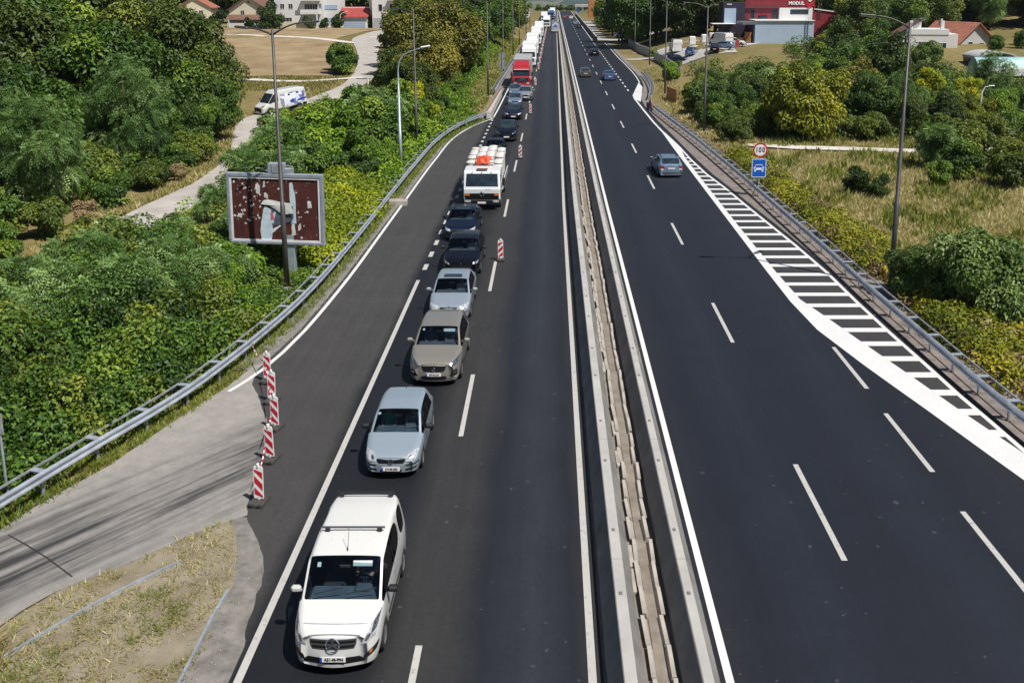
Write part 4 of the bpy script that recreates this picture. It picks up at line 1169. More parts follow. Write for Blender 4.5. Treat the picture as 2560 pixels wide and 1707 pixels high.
def car_model(key, P):
    """build meshes of one car model once; local origin under its centre, nose towards -Y"""
    if key in MESHES: return MESHES[key]
    L, W, H = P['L'], P['W'], P['H']
    hw = W / 2
    cowl, rf, rr, tail = P['cowl'], P['rf'], P['rr'], P['tail']
    fw, rw = P['fw'], P['rw']
    wr = P.get('wr', .31)
    must = [0, .10, .32, cowl, rf, rr, tail, L - .22, L - .06, P['b'] - .05, P['b'] + .05, P['c'], P['c'] + .10, fw, rw, fw - .36, fw + .36, rw - .36, rw + .36, fw - .27, fw + .27, rw - .27, rw + .27]
    if 'd' in P: must += [P['d']]
    must += [(cowl + rf) / 2]
    sup = [cowl + .065, rf - .065, rr + .065, tail - .065]
    pri = [0, cowl, rf, rr, tail] + sup + [L - .06, P['b'] - .05, P['b'] + .05, P['c'], P['c'] + .10] + ([P['d']] if 'd' in P else [])
    st = []
    for s in pri + must:
        if all(abs(s - t) > .055 for t in st): st.append(s)
    st.sort()
    def tab(t, s): return float(np.interp(s, [a for a, _ in t], [b for _, b in t]))
    width = P.get('width', [(0, .74), (.10, .87), (.32, .955), (.75, 1.0), (L - .8, 1.0), (L - .22, .94), (L - .06, .86), (L, .80)])
    top = P['top']; belt = P['belt']
    rail = P.get('rail', [(0, .82), (.3, .86), (cowl, .905), (rf, .79), (rr, .765), (tail, .82), (L, .80)])
    rows = []
    for s in st:
        w = tab(width, s) * hw
        zt = tab(top, s)
        zb = P.get('zb', .20)
        za = max(arch(s, fw, wr + .075, zb), arch(s, rw, wr + .075, zb))
        if s < .2: zb = za = max(.22, zb)
        bl = min(tab(belt, s), zt - .045)
        z1 = max(zb + .17, za + .03)
        z2 = max(bl - .20, z1 + .03); z2 = min(z2, bl - .03)
        rx = tab(rail, s) * w
        cab = rf - .05 <= s <= rr + .05
        zr = zt - (.075 if cab else .03)
        if s <= 1e-6:    # nose rows spread over the front face
            hN = zt
            zs = [.24, .36, .50, hN - .13, hN - .07, hN - .04, hN - .03, hN - .01, hN]
            xs_ = [w * .92, w * .98, w, w * .98, w * .9, w * .8, w * .72, w * .42, 0]
        else:
            z5 = zr + (.05 if cab else .02); pil = P.get('pil', .065)
            zs = [za, z1, z2, bl, zr, z5, lerp(z5, zt, .45), zt - .004, zt]
            xs_ = [w * .955, w * 1.0, w * 1.0, w * .975, rx, rx - pil, rx - pil - .06, rx * .5, 0]
            if not cab and s > tail - .01:
                pass
        rows.append([(x, s - L / 2, z) for x, z in zip(xs_, zs)])
    verts = []; idx = {}
    def vid(i, k, side):
        if k == 8: side = 1
        kk = (i, k, side)
        if kk not in idx:
            p = rows[i][k]; idx[kk] = len(verts); verts.append((p[0] * side, p[1], p[2]))
        return idx[kk]
    body, glass_w, glass_r, glass_s, trim = [], [], [], [], []
    n = len(st)
    for i in range(n - 1):
        s0, s1 = st[i], st[i + 1]; sm = (s0 + s1) / 2
        for k in range(8):
            for side in (1, -1):
                q = [vid(i, k, side), vid(i, k + 1, side), vid(i + 1, k + 1, side), vid(i + 1, k, side)]
                if side > 0: q = q[::-1]
                if k >= 5 and cowl < sm < rf: glass_w.append(q)
                elif k >= 5 and rr < sm < tail and not P.get('blind_rear'): glass_r.append(q)
                elif k == 3 and cowl < sm < P['b'] - .05: glass_s.append(q)
                elif k == 3 and P['b'] - .05 < sm < P['b'] + .05: trim.append(q)
                elif k == 3 and P['b'] + .05 < sm < P['c']: glass_s.append(q)
                elif k == 3 and 'd' in P and P['c'] + .10 < sm < P['d']: glass_s.append(q)
                else: body.append(q)
    # closed front and rear faces
    for i, sgn, blg in ((0, -1, P.get('nose', .10)), (n - 1, 1, .07)):
        cen = {}
        for k in range(9):
            if k == 8: cen[k] = vid(i, 8, 1)
            else:
                z = rows[i][k][2]
                cen[k] = len(verts); verts.append((0, rows[i][k][1] + sgn * blg * (1 - .35 * (k > 2)), z))
        for k in range(8):
            for side in (1, -1):
                a, b = vid(i, k, side), vid(i, k + 1, side)
                q = [a, cen[k], cen[k + 1], b] if k < 7 else [a, cen[k], cen[8]]
                if (side > 0) != (sgn < 0): q = q[::-1]
                body.append(q)
    def sub(faces, name, m_):
        used = sorted({v for f in faces for v in f}); mp = {v: j for j, v in enumerate(used)}
        me = bpy.data.meshes.new(name)
        me.from_pydata([verts[v] for v in used], [], [[mp[v] for v in f] for f in faces])
        for q in (m_ if isinstance(m_, list) else [m_]): me.materials.append(MATS[q])
        o = bpy.data.objects.new(name, me); COL.objects.link(o)
        md = o.modifiers.new('sub', 'SUBSURF'); md.levels = 2; md.render_levels = 2
        dg = bpy.context.evaluated_depsgraph_get()
        me2 = bpy.data.meshes.new_from_object(o.evaluated_get(dg))
        bpy.data.objects.remove(o); bpy.data.meshes.remove(me)
        me2.name = name
        for p in me2.polygons: p.use_smooth = True
        return me2
    out = {}
    bm_ = sub(body, 'body', 'paint_white')
    out['body'] = bm_
    gm = 'car_glass' if P.get('interior') else 'dark_glass'
    out['windscreen'] = sub(glass_w, 'windscreen', gm)
    if glass_r: out['rear_window'] = sub(glass_r, 'rear_window', gm)
    gl = [f for f in glass_s if np.mean([verts[v][0] for v in f]) > 0]; gr_ = [f for f in glass_s if np.mean([verts[v][0] for v in f]) < 0]
    out['side_l'] = sub(gl, 'side_window', gm); out['side_r'] = sub(gr_, 'side_window', gm)
    for nm_, sg_ in (('pillar_l', 1), ('pillar_r', -1)):
        out[nm_] = sub([f for f in trim if sg_ * np.mean([verts[v][0] for v in f]) > 0], 'door_pillar', 'black_trim')
    whole = sub(body + glass_w + glass_r + glass_s + trim, 'hull', 'paint_white')
    bm2 = bmesh.new(); bm2.from_mesh(whole); bvh = BVHTree.FromBMesh(bm2)
    out['bvh'] = bvh; bm2.free(); bpy.data.meshes.remove(whole)
    if P.get('interior'):   # inner skin so that the shell has dark trim inside
        bm2 = bmesh.new(); bm2.from_mesh(bm_); bmesh.ops.recalc_face_normals(bm2, faces=bm2.faces)
        geom = bmesh.ops.duplicate(bm2, geom=bm2.verts[:] + bm2.edges[:] + bm2.faces[:])
        newv = [g for g in geom['geom'] if isinstance(g, bmesh.types.BMVert)]; newf = [g for g in geom['geom'] if isinstance(g, bmesh.types.BMFace)]
        for v in newv: v.co = v.co - v.normal * .022
        bmesh.ops.reverse_faces(bm2, faces=newf)
        me_i = bpy.data.meshes.new('inner_trim')
        keep = set(newf)
        bmesh.ops.delete(bm2, geom=[f for f in bm2.faces if f not in keep], context='FACES')
        bm2.to_mesh(me_i); bm2.free(); me_i.materials.append(MATS['interior'])
        out['inner'] = me_i
    out['P'] = P
    MESHES[key] = out
    return out

def plate_mesh(txt):
    if txt in PLATES: return PLATES[txt]
    p = MB().box((0, 0, 0), (.52, .012, .115), b=.004).mesh('number_plate', 'plate_white')
    b = MB().box((-.235, -.0075, 0), (.042, .004, .105)).mesh('blue_band', 'plate_blue')
    t = text_mesh(txt, .098, .0015, 'plate_ink', bold=.0035) if txt else None
    PLATES[txt] = (p, b, t)
    return PLATES[txt]

def emblem(style):
    key = ('emblem', style)
    if key in MESHES: return MESHES[key]
    m_ = MB()
    def ring(r, w):
        m_.lathe([(r - w, -.006), (r - w * .5, -.014), (r, -.006), (r, 0), (r - w, 0)], 'Y', 24)
    def bar(a, b, w):
        a = Vector((a[0], 0, a[1])); b = Vector((b[0], 0, b[1])); d = (b - a).normalized(); s = Vector((d.z, 0, -d.x)) * w / 2
        m_.add([a - s, a + s, b + s, b - s, a - s + Vector((0, -.01, 0)), a + s + Vector((0, -.01, 0)), b + s + Vector((0, -.01, 0)), b - s + Vector((0, -.01, 0))], [(0, 1, 2, 3), (7, 6, 5, 4), (0, 4, 5, 1), (1, 5, 6, 2), (2, 6, 7, 3), (3, 7, 4, 0)])
    if style == 'star':
        ring(.118, .018)
        for a in (90, 210, 330): bar((0, 0), (.108 * math.cos(R(a)), .108 * math.sin(R(a))), .028)
    elif style == 'vw':
        ring(.062, .009)
        for s in (-1, 1):
            bar((s * .03, .052), (0, .006), .009); bar((s * .05, .03), (s * .024, -.05), .009); bar((s * .024, -.05), (0, -.004), .009)
    elif style == 'shield':
        ring(.055, .01); bar((-.03, -.02), (.03, .02), .02)
    else:
        bar((-.03, .03), (0, -.03), .02); bar((.03, .03), (0, -.03), .02); bar((-.035, .03), (.035, .03), .012)
    MESHES[key] = m_.mesh('emblem', 'chrome')
    return MESHES[key]

def steering_mesh():
    if 'steer' in MESHES: return MESHES['steer']
    pts = [(.185 * math.cos(a), 0, .185 * math.sin(a)) for a in np.linspace(0, 2 * math.pi, 21)]
    m_ = MB(); m_.tube(pts, .016, 6, caps=False); m_.box((0, 0, 0), (.12, .04, .09), b=.015); m_.box((0, 0, 0), (.34, .02, .03))
    MESHES['steer'] = m_.mesh('steering_wheel', 'black_trim')
    return MESHES['steer']

def seat_meshes():
    if 'seat' in MESHES: return MESHES['seat']
    m_ = MB(); m_.box((0, 0, .12), (.50, .50, .16), b=.05)
    m_.box((0, .27, .45), (.48, .14, .62), M=Matrix.Translation((0, .1, 0)) @ Matrix.Rotation(R(-14), 4, 'X'), b=.05)
    hr = MB(); hr.box((0, .50, .86), (.26, .09, .17), b=.04)
    MESHES['seat'] = (m_.mesh('seat', 'seat_cloth'), hr.mesh('headrest', 'seat_cloth'))
    return MESHES['seat']

def place_car(key, P, color, label, loc, rz=0.0, group=None, name='car', detail=True, plate='', emb=None, mirror_mat=None, mirror_r=None, cat='car', rim='a', pitch=0.0):
    Mo = car_model(key, P)
    L, W, H = P['L'], P['W'], P['H']; hw = W / 2
    bvh = Mo['bvh']
    root = thing(name, label, cat, loc, rz, group)
    if pitch: root.rotation_euler = (pitch, 0, rz)
    me = Mo['body'].copy() if color != 'paint_white' else Mo['body']
    bkey = ('body', key, color)
    if bkey not in MESHES:
        if me is not Mo['body']:
            me.materials.clear(); me.materials.append(MATS[color])
        MESHES[bkey] = me
    body = obj('body', MESHES[bkey], root)
    if 'inner' in Mo: obj('inner_trim', Mo['inner'], root)
    for part, nm in (('windscreen', 'windscreen'), ('rear_window', 'rear_window'), ('side_l', 'side_windows'), ('side_r', 'side_windows'), ('pillar_l', 'door_pillar'), ('pillar_r', 'door_pillar')):
        if part in Mo: obj(nm, Mo[part], root)
    # floor pan and wheels
    k2 = ('pan', key)
    if k2 not in MESHES:
        m_ = MB(); m_.box((0, 0, .27), (W - .42, L - .35, .12)); m_.box((0, (P['fw'] + P['rw']) / 2 - L / 2, .24), (W - .16, P['rw'] - P['fw'] - .86, .1))
        MESHES[k2] = m_.mesh('floor_pan', 'black_trim')
    obj('floor_pan', MESHES[k2], root)
    wr = P.get('wr', .31)
    t, ri = wheel_meshes(wr, .205, rim)
    for s in (P['fw'], P['rw']):
        for sd in (1, -1):
            w = obj('wheel', t, root, (sd * (hw - .115), s - L / 2, wr), (0, 0, 0 if sd > 0 else math.pi))
            obj('rim', ri, w)
    # laid-on skin pieces, shared between copies of the model
    pk = ('patches', key)
    if pk not in MESHES:
        lst = []
        for (nm, quad, ax, off, mt, rnd, both) in P.get('patches', []):
            if ax in 'RL': quad = [(a - L / 2, b) for a, b in quad]
            if ax == 'T': quad = [(a, b - L / 2) for a, b in quad]
            big = max(abs(quad[0][0] - quad[1][0]), .01)
            vs_, fs = patch(bvh, quad, ax, off, 8, 5, rnd)
            for k, vv in enumerate([vs_, mirror_x(vs_)] if both else [vs_]):
                m_ = MB(); m_.add(vv, fs)
                mm = m_.mesh(nm, mt, smooth=True, fix=False)
                bm = bmesh.new(); bm.from_mesh(mm)
                cdir = {'F': Vector((0, -1, 0)), 'B': Vector((0, 1, 0)), 'T': Vector((0, 0, 1)), 'R': Vector((1, 0, 0)), 'L': Vector((-1, 0, 0))}[ax]
                if ax == 'R' and k == 1: cdir = -cdir
                av = Vector((0, 0, 0))
                for f in bm.faces: av += f.normal * f.calc_area()
                if av.dot(cdir) < 0: bmesh.ops.reverse_faces(bm, faces=bm.faces[:])
                bm.to_mesh(mm); bm.free()
                lst.append((nm, mm))
        MESHES[pk] = lst
    for nm, mm in MESHES[pk]: obj(nm, mm, root)
    # mirrors
    if mirror_mat is None: mirror_mat = color
    for mm_ in (mirror_mat, mirror_r or mirror_mat):
        if ('mirror', mm_) not in MESHES:
            m_ = MB(); m_.box((0, 0, 0), (.22, .13, .15), b=.045); m_.box((-.12, .02, -.05), (.14, .05, .04))
            MESHES[('mirror', mm_)] = m_.mesh('wing_mirror', mm_, smooth=False)
            gl = MB().box((.01, .068, .0), (.17, .006, .11)).mesh('mirror_glass', 'dark_glass'); MESHES[('mg',)] = gl
    for sd in (1, -1):
        o = obj('wing_mirror', MESHES[('mirror', (mirror_r or mirror_mat) if sd > 0 else mirror_mat)], root, (sd * (hw + .115), P['cowl'] + .30 - L / 2, P.get('mz', P['belt'][1][1] + .09)), None, (sd, 1, 1))
        obj('mirror_glass', MESHES[('mg',)], o)
    # plates
    def front_y(x, z, ax='F'):
        o, d = (Vector((x, -8, z)), Vector((0, 1, 0))) if ax == 'F' else (Vector((x, 8, z)), Vector((0, -1, 0)))
        h = bvh.ray_cast(o, d)
        return h[0].y if h[0] is not None else (-L / 2 if ax == 'F' else L / 2)
    pm, pb, pt = plate_mesh(plate)
    pz = P.get('plate_f', .40)
    o = obj('number_plate', pm, root, (0, front_y(0, pz) - .018, pz), (R(-4), 0, 0))
    obj('blue_band', pb, o)
    if pt: obj('plate_text', pt, o, (.02, -.009, -.003), (R(90), 0, 0), (.86, 1, 1))
    pzb = P.get('plate_b', .62)
    o = obj('number_plate', pm, root, (0, front_y(0, pzb, 'B') + .018, pzb), (R(4), 0, math.pi))
    if emb:
        ez = P.get('emb_z', .60)
        obj('emblem', emblem(emb), root, (0, front_y(0, ez) - .02, ez), (R(-14), 0, 0), (1.25, 1, 1.25))
    if detail:
        # wipers along the foot of the windscreen
        wk = ('wiper', key)
        if wk not in MESHES:
            m_ = MB()
            for x0, x1 in ((-.55 * hw / .85, .02), (.08, .66 * hw / .85)):
                pts = []
                for t_ in np.linspace(0, 1, 7):
                    x = lerp(x0, x1, t_); s = P['cowl'] + .07 + .09 * t_
                    h = bvh.ray_cast(Vector((x, s - L / 2, 6)), Vector((0, 0, -1)))
                    if h[0] is not None: pts.append(h[0] + h[1] * .02)
                if len(pts) > 2: m_.tube(pts, .012, 5)
            MESHES[wk] = m_.mesh('wipers', 'black_trim')
        obj('wipers', MESHES[wk], root)
    if P.get('interior'):
        cz = P['belt'][1][1]
        dk = ('dash', key)
        if dk not in MESHES:
            m_ = MB(); m_.box((0, P['cowl'] + .36 - L / 2, cz - .13), (W - .30, .55, .22), b=.07)
            m_.box((.37, P['cowl'] + .48 - L / 2, cz + .0), (.36, .25, .10), b=.04)
            MESHES[dk] = m_.mesh('dashboard', 'dash_grey')
        obj('dashboard', MESHES[dk], root)
        sm, hm = seat_meshes()
        sy = P['rf'] + P.get('seat_dy', .35) - L / 2
        sz = max(t_[1] for t_ in P['top']) - .10 - .765 - .30
        for x in (.37, -.37):
            o = obj('seat', sm, root, (x, sy, sz)); obj('headrest', hm, o)
        rs = ('rear', key)
        if rs not in MESHES:
            m_ = MB(); m_.box((0, 0, .12), (W - .5, .5, .18), b=.05); m_.box((0, .33, .45), (W - .5, .16, .62), M=Matrix.Rotation(R(-10), 4, 'X'), b=.05)
            MESHES[rs] = m_.mesh('rear_bench', 'seat_cloth')
        obj('rear_bench', MESHES[rs], root, (0, sy + .85, sz))
        obj('steering_wheel', steering_mesh(), root, (.37, P['cowl'] + .68 - L / 2, cz - .02), (R(-28), 0, 0))
        o = MB().box((0, 0, 0), (.24, .03, .075), b=.012).build('rear_view_mirror', 'black_trim', root)
        o.location = (0, P['rf'] - .16 - L / 2, np.interp(P['rf'], [a for a, _ in P['top']], [b for _, b in P['top']]) - .16)
    return root

HL = 'headlamp'
def std_patches(P):
    return P

# model sheets: s measured from the nose, heights from the ground
C = {}
C['van'] = dict(L=4.15, W=1.83, H=1.84, cowl=.84, rf=1.46, rr=3.92, tail=4.10, fw=.82, rw=3.42, b=2.22, c=3.02, d=3.74, wr=.32, interior=True, mz=1.17, nose=.20, pil=.05,
    top=[(0, .90), (.10, .97), (.32, 1.03), (.84, 1.12), (1.46, 1.75), (2.0, 1.83), (3.4, 1.84), (3.92, 1.79), (4.10, 1.15), (4.15, 1.0)],
    belt=[(0, .82), (.84, 1.07), (2.0, 1.12), (3.0, 1.16), (3.9, 1.18), (4.15, .95)],
    width=[(0, .74), (.10, .88), (.32, .96), (.7, 1.0), (3.6, 1.0), (3.95, .97), (4.1, .92), (4.15, .88)],
    rail=[(0, .82), (.3, .86), (.84, .92), (1.46, .87), (3.92, .85), (4.1, .86), (4.15, .85)],
    plate_f=.44, emb_z=.735, seat_dy=.40, seat_z=.46,
    patches=[('headlight', [(.53, .68), (.82, .76), (.885, 1.045), (.735, .985)], 'F', .008, 'headlamp', .25, True),
             ('headlight_shade', [(.74, .84), (.83, .88), (.872, 1.03), (.77, .985)], 'F', .009, 'headlamp_dark', .2, True),
             ('headlight_bulb', [(.62, .75), (.71, .78), (.745, .88), (.66, .85)], 'F', .011, 'headlamp_dark', .6, True),
             ('grille', [(-.44, .63), (.44, .63), (.50, .845), (-.50, .845)], 'F', .006, 'bar_grey', .18, False),
             ('grille_slot', [(-.41, .67), (.41, .67), (.43, .715), (-.43, .715)], 'F', .012, 'mesh_black', 0, False),
             ('grille_slot', [(-.44, .765), (.44, .765), (.46, .81), (-.46, .81)], 'F', .012, 'mesh_black', 0, False),
             ('lower_intake', [(-.66, .32), (.66, .32), (.54, .46), (-.54, .46)], 'F', .006, 'mesh_black', .15, False),
             ('corner_intake', [(.58, .35), (.84, .46), (.88, .62), (.62, .48)], 'F', .007, 'black_trim', .3, True),
             ('fog_light', [(.70, .46), (.765, .48), (.775, .54), (.71, .52)], 'F', .012, 'amber', .6, True),
             ('bonnet_seam', [(-.66, .992), (.66, .992), (.66, .998), (-.66, .998)], 'F', .003, 'galvanised_dull', 0, False),
             ('side_strip', [(1.25, .48), (3.0, .48), (3.0, .57), (1.25, .57)], 'R', .008, 'black_trim', 0, True),
             ('sill_trim', [(1.22, .24), (3.02, .24), (3.02, .32), (1.22, .32)], 'R', .006, 'black_trim', 0, True),
             ('door_handle', [(2.04, .96), (2.20, .96), (2.20, 1.0), (2.04, 1.0)], 'R', .02, 'paint_white', .3, True),
             ('door_seam', [(2.22, .35), (2.235, .35), (2.235, 1.10), (2.22, 1.10)], 'R', .003, 'bar_grey', 0, True),
             ('door_seam', [(3.02, .35), (3.035, .35), (3.035, 1.72), (3.02, 1.72)], 'R', .003, 'bar_grey', 0, True),
             ('tail_light', [(.66, .8), (.82, .8), (.80, 1.3), (.70, 1.3)], 'B', .006, 'tail_red', .2, True)])
C['hatch'] = dict(L=3.9, W=1.65, H=1.46, cowl=.98, rf=1.66, rr=3.28, tail=3.70, fw=.80, rw=3.26, b=2.30, c=3.02, wr=.30, interior=True, mz=1.02, nose=.13,
    top=[(0, .64), (.10, .70), (.32, .78), (.98, .97), (1.66, 1.40), (2.2, 1.46), (2.8, 1.45), (3.28, 1.38), (3.70, .98), (3.9, .86)],
    belt=[(0, .60), (.98, .93), (2.2, .96), (3.02, 1.01), (3.7, .96), (3.9, .8)], plate_f=.36, emb_z=.565,
    patches=[('headlight', [(.38, .53), (.70, .57), (.765, .775), (.49, .735)], 'F', .008, HL, .5, True),
             ('headlight_bulb', [(.47, .60), (.56, .61), (.58, .69), (.50, .68)], 'F', .013, 'headlamp_dark', .8, True),
             ('grille', [(-.36, .50), (.36, .50), (.42, .62), (-.42, .62)], 'F', .006, 'mesh_black', .12, False),
             ('lower_intake', [(-.30, .25), (.30, .25), (.32, .33), (-.32, .33)], 'F', .006, 'mesh_black', .25, False),
             ('corner_intake', [(.40, .28), (.70, .33), (.72, .38), (.40, .34)], 'F', .006, 'mesh_black', .2, True),
             ('bumper_strip', [(.42, .43), (.76, .46), (.77, .50), (.42, .47)], 'F', .010, 'black_trim', .1, True),
             ('door_handle', [(2.02, .84), (2.16, .84), (2.16, .88), (2.02, .88)], 'R', .02, 'black_trim', .3, True),
             ('tail_light', [(.52, .72), (.74, .72), (.74, .92), (.60, .92)], 'B', .006, 'tail_red', .3, True)])
C['suv'] = dict(L=4.35, W=1.84, H=1.63, cowl=1.12, rf=1.86, rr=3.75, tail=4.15, fw=.88, rw=3.58, b=2.55, c=3.35, d=3.72, wr=.345, interior=True, mz=1.20, nose=.16, zb=.24,
    top=[(0, .82), (.10, .88), (.32, .96), (1.12, 1.12), (1.86, 1.57), (2.4, 1.63), (3.2, 1.62), (3.75, 1.55), (4.15, 1.15), (4.35, 1.0)],
    belt=[(0, .75), (1.12, 1.06), (2.4, 1.10), (3.4, 1.15), (4.15, 1.12), (4.35, .9)], plate_f=.48, emb_z=.66,
    patches=[('headlight', [(.48, .70), (.82, .77), (.885, .985), (.62, .87)], 'F', .008, 'headlamp_dark', .25, True),
             ('headlight_strip', [(.56, .78), (.84, .90), (.87, .95), (.60, .84)], 'F', .011, 'chrome', .1, True),
             ('grille', [(-.36, .57), (.36, .57), (.46, .78), (-.46, .78)], 'F', .006, 'mesh_black', .2, False),
             ('lower_intake', [(-.50, .27), (.50, .27), (.42, .42), (-.42, .42)], 'F', .006, 'mesh_black', .15, False),
             ('corner_intake', [(.54, .38), (.82, .42), (.80, .64), (.66, .60)], 'F', .006, 'mesh_black', .3, True),
             ('fog_light', [(.68, .50), (.79, .52), (.79, .57), (.70, .55)], 'F', .011, 'chrome', .3, True),
             ('skid_trim', [(.42, .28), (.78, .34), (.78, .37), (.40, .32)], 'F', .012, 'chrome', .1, True),
             ('sill_trim', [(1.32, .28), (3.14, .28), (3.14, .42), (1.32, .42)], 'R', .006, 'black_trim', 0, True),
             ('door_handle', [(2.30, .95), (2.46, .95), (2.46, .99), (2.30, .99)], 'R', .02, 'chrome', .3, True),
             ('tail_light', [(.55, .85), (.84, .85), (.82, 1.0), (.60, 1.0)], 'B', .006, 'tail_red', .3, True)])
C['liftback'] = dict(L=4.5, W=1.76, H=1.44, cowl=1.18, rf=1.86, rr=3.42, tail=4.12, fw=.90, rw=3.45, b=2.55, c=3.30, wr=.31, interior=True, mz=1.01, nose=.15,
    top=[(0, .66), (.10, .72), (.32, .78), (1.18, .95), (1.86, 1.38), (2.4, 1.44), (3.0, 1.43), (3.42, 1.37), (4.12, 1.05), (4.5, .96)],
    belt=[(0, .60), (1.18, .92), (2.4, .95), (3.3, .98), (4.12, .98), (4.5, .88)], plate_f=.38, emb_z=.68,
    patches=[('headlight', [(.40, .55), (.76, .59), (.82, .77), (.44, .72)], 'F', .008, HL, .35, True),
             ('grille', [(-.34, .53), (.34, .53), (.36, .66), (-.36, .66)], 'F', .006, 'mesh_black', .25, False),
             ('grille_rim', [(-.36, .655), (.36, .655), (.36, .675), (-.36, .675)], 'F', .012, 'chrome', 0, False),
             ('lower_intake', [(-.55, .26), (.55, .26), (.55, .34), (-.55, .34)], 'F', .006, 'mesh_black', .15, False),
             ('bumper_strip', [(.36, .44), (.80, .47), (.80, .50), (.36, .47)], 'F', .010, 'black_trim', .1, True),
             ('sunroof', [(-.40, 1.98), (.40, 1.98), (.40, 2.36), (-.40, 2.36)], 'T', .006, 'dark_glass', .12, False),
             ('tail_light', [(.52, .72), (.80, .72), (.80, .92), (.58, .92)], 'B', .006, 'tail_red', .3, True)])
C['crossover'] = dict(L=4.45, W=1.84, H=1.53, cowl=1.20, rf=1.92, rr=3.75, tail=4.2, fw=.92, rw=3.62, b=2.6, c=3.40, d=3.74, wr=.345, interior=True, mz=1.12, nose=.16,
    top=[(0, .76), (.10, .83), (.32, .90), (1.20, 1.04), (1.92, 1.47), (2.5, 1.53), (3.2, 1.51), (3.75, 1.44), (4.2, 1.10), (4.45, .95)],
    belt=[(0, .70), (1.20, .99), (2.4, 1.03), (3.4, 1.08), (4.2, 1.05), (4.45, .88)], plate_f=.40, emb_z=.70,
    patches=[('headlight', [(.50, .64), (.80, .70), (.86, .84), (.62, .78)], 'F', .006, 'headlamp_dark', .25, True),
             ('headlight_bulb', [(.56, .67), (.64, .69), (.66, .74), (.58, .72)], 'F', .012, HL, .5, True),
             ('headlight_bulb', [(.70, .70), (.78, .72), (.80, .79), (.72, .76)], 'F', .012, HL, .5, True),
             ('grille', [(-.48, .46), (.48, .46), (.44, .66), (-.44, .66)], 'F', .006, 'mesh_black', .25, False),
             ('lower_intake', [(-.6, .26), (.6, .26), (.55, .36), (-.55, .36)], 'F', .006, 'mesh_black', .15, False),
             ('tail_light', [(.5, .85), (.84, .85), (.82, .95), (.60, .95)], 'B', .006, 'tail_red', .3, True)])
C['saloon'] = dict(L=4.65, W=1.82, H=1.43, cowl=1.28, rf=2.0, rr=3.45, tail=4.05, fw=.92, rw=3.72, b=2.62, c=3.30, wr=.33, interior=True, mz=1.02, nose=.15,
    top=[(0, .66), (.10, .73), (.32, .80), (1.28, .95), (2.0, 1.37), (2.5, 1.43), (3.0, 1.42), (3.45, 1.36), (4.05, 1.08), (4.40, 1.05), (4.65, .92)],
    belt=[(0, .60), (1.28, .91), (2.4, .94), (3.3, .98), (4.05, 1.0), (4.65, .85)], plate_f=.40, emb_z=.62,
    patches=[('headlight', [(.48, .58), (.80, .62), (.84, .76), (.52, .69)], 'F', .006, HL, .3, True),
             ('grille', [(-.40, .40), (.40, .40), (.46, .68), (-.46, .68)], 'F', .006, 'mesh_black', .25, False),
             ('grille_rim', [(-.46, .675), (.46, .675), (.46, .695), (-.46, .695)], 'F', .012, 'chrome', 0, False),
             ('corner_intake', [(.55, .30), (.82, .36), (.80, .46), (.58, .42)], 'F', .006, 'mesh_black', .2, True),
             ('sunroof', [(-.40, 2.08), (.40, 2.08), (.40, 2.45), (-.40, 2.45)], 'T', .006, 'dark_glass', .12, False),
             ('tail_light', [(.5, .78), (.82, .78), (.82, .94), (.52, .94)], 'B', .006, 'tail_red', .3, True)])
C['estate'] = dict(L=4.5, W=1.82, H=1.44, cowl=1.28, rf=1.98, rr=3.85, tail=4.30, fw=.90, rw=3.62, b=2.6, c=3.35, d=3.85, wr=.325, interior=False, mz=1.02, nose=.15,
    top=[(0, .66), (.10, .73), (.32, .80), (1.28, .95), (1.98, 1.38), (2.5, 1.44), (3.2, 1.43), (3.85, 1.37), (4.30, 1.02), (4.5, .90)],
    belt=[(0, .60), (1.28, .91), (2.4, .95), (3.4, .99), (4.3, .98), (4.5, .82)], plate_f=.40, plate_b=.70,
    patches=[('headlight', [(.48, .58), (.78, .62), (.82, .74), (.52, .69)], 'F', .006, HL, .3, True),
             ('grille', [(-.30, .48), (.30, .48), (.32, .66), (-.32, .66)], 'F', .006, 'mesh_black', .25, False),
             ('tail_light', [(.46, .72), (.79, .70), (.83, .90), (.62, .88)], 'B', .008, 'tail_red', .25, True),
             ('reverse_light', [(.58, .60), (.78, .60), (.78, .68), (.58, .68)], 'B', .008, 'sign_white', .3, True),
             ('bumper_trim', [(-.70, .34), (.70, .34), (.72, .42), (-.72, .42)], 'B', .010, 'bar_grey', .1, False),
             ('bumper_dark', [(-.55, .25), (.55, .25), (.60, .33), (-.60, .33)], 'B', .010, 'chrome', .1, False),
             ('roof_rail', [(.56, 2.1), (.60, 2.1), (.58, 3.7), (.54, 3.7)], 'T', .03, 'paint_night', .1, True)])
for a in ('hatch', 'suv', 'saloon', 'liftback', 'crossover'):
    C[a + '_far'] = dict(C[a], interior=False)
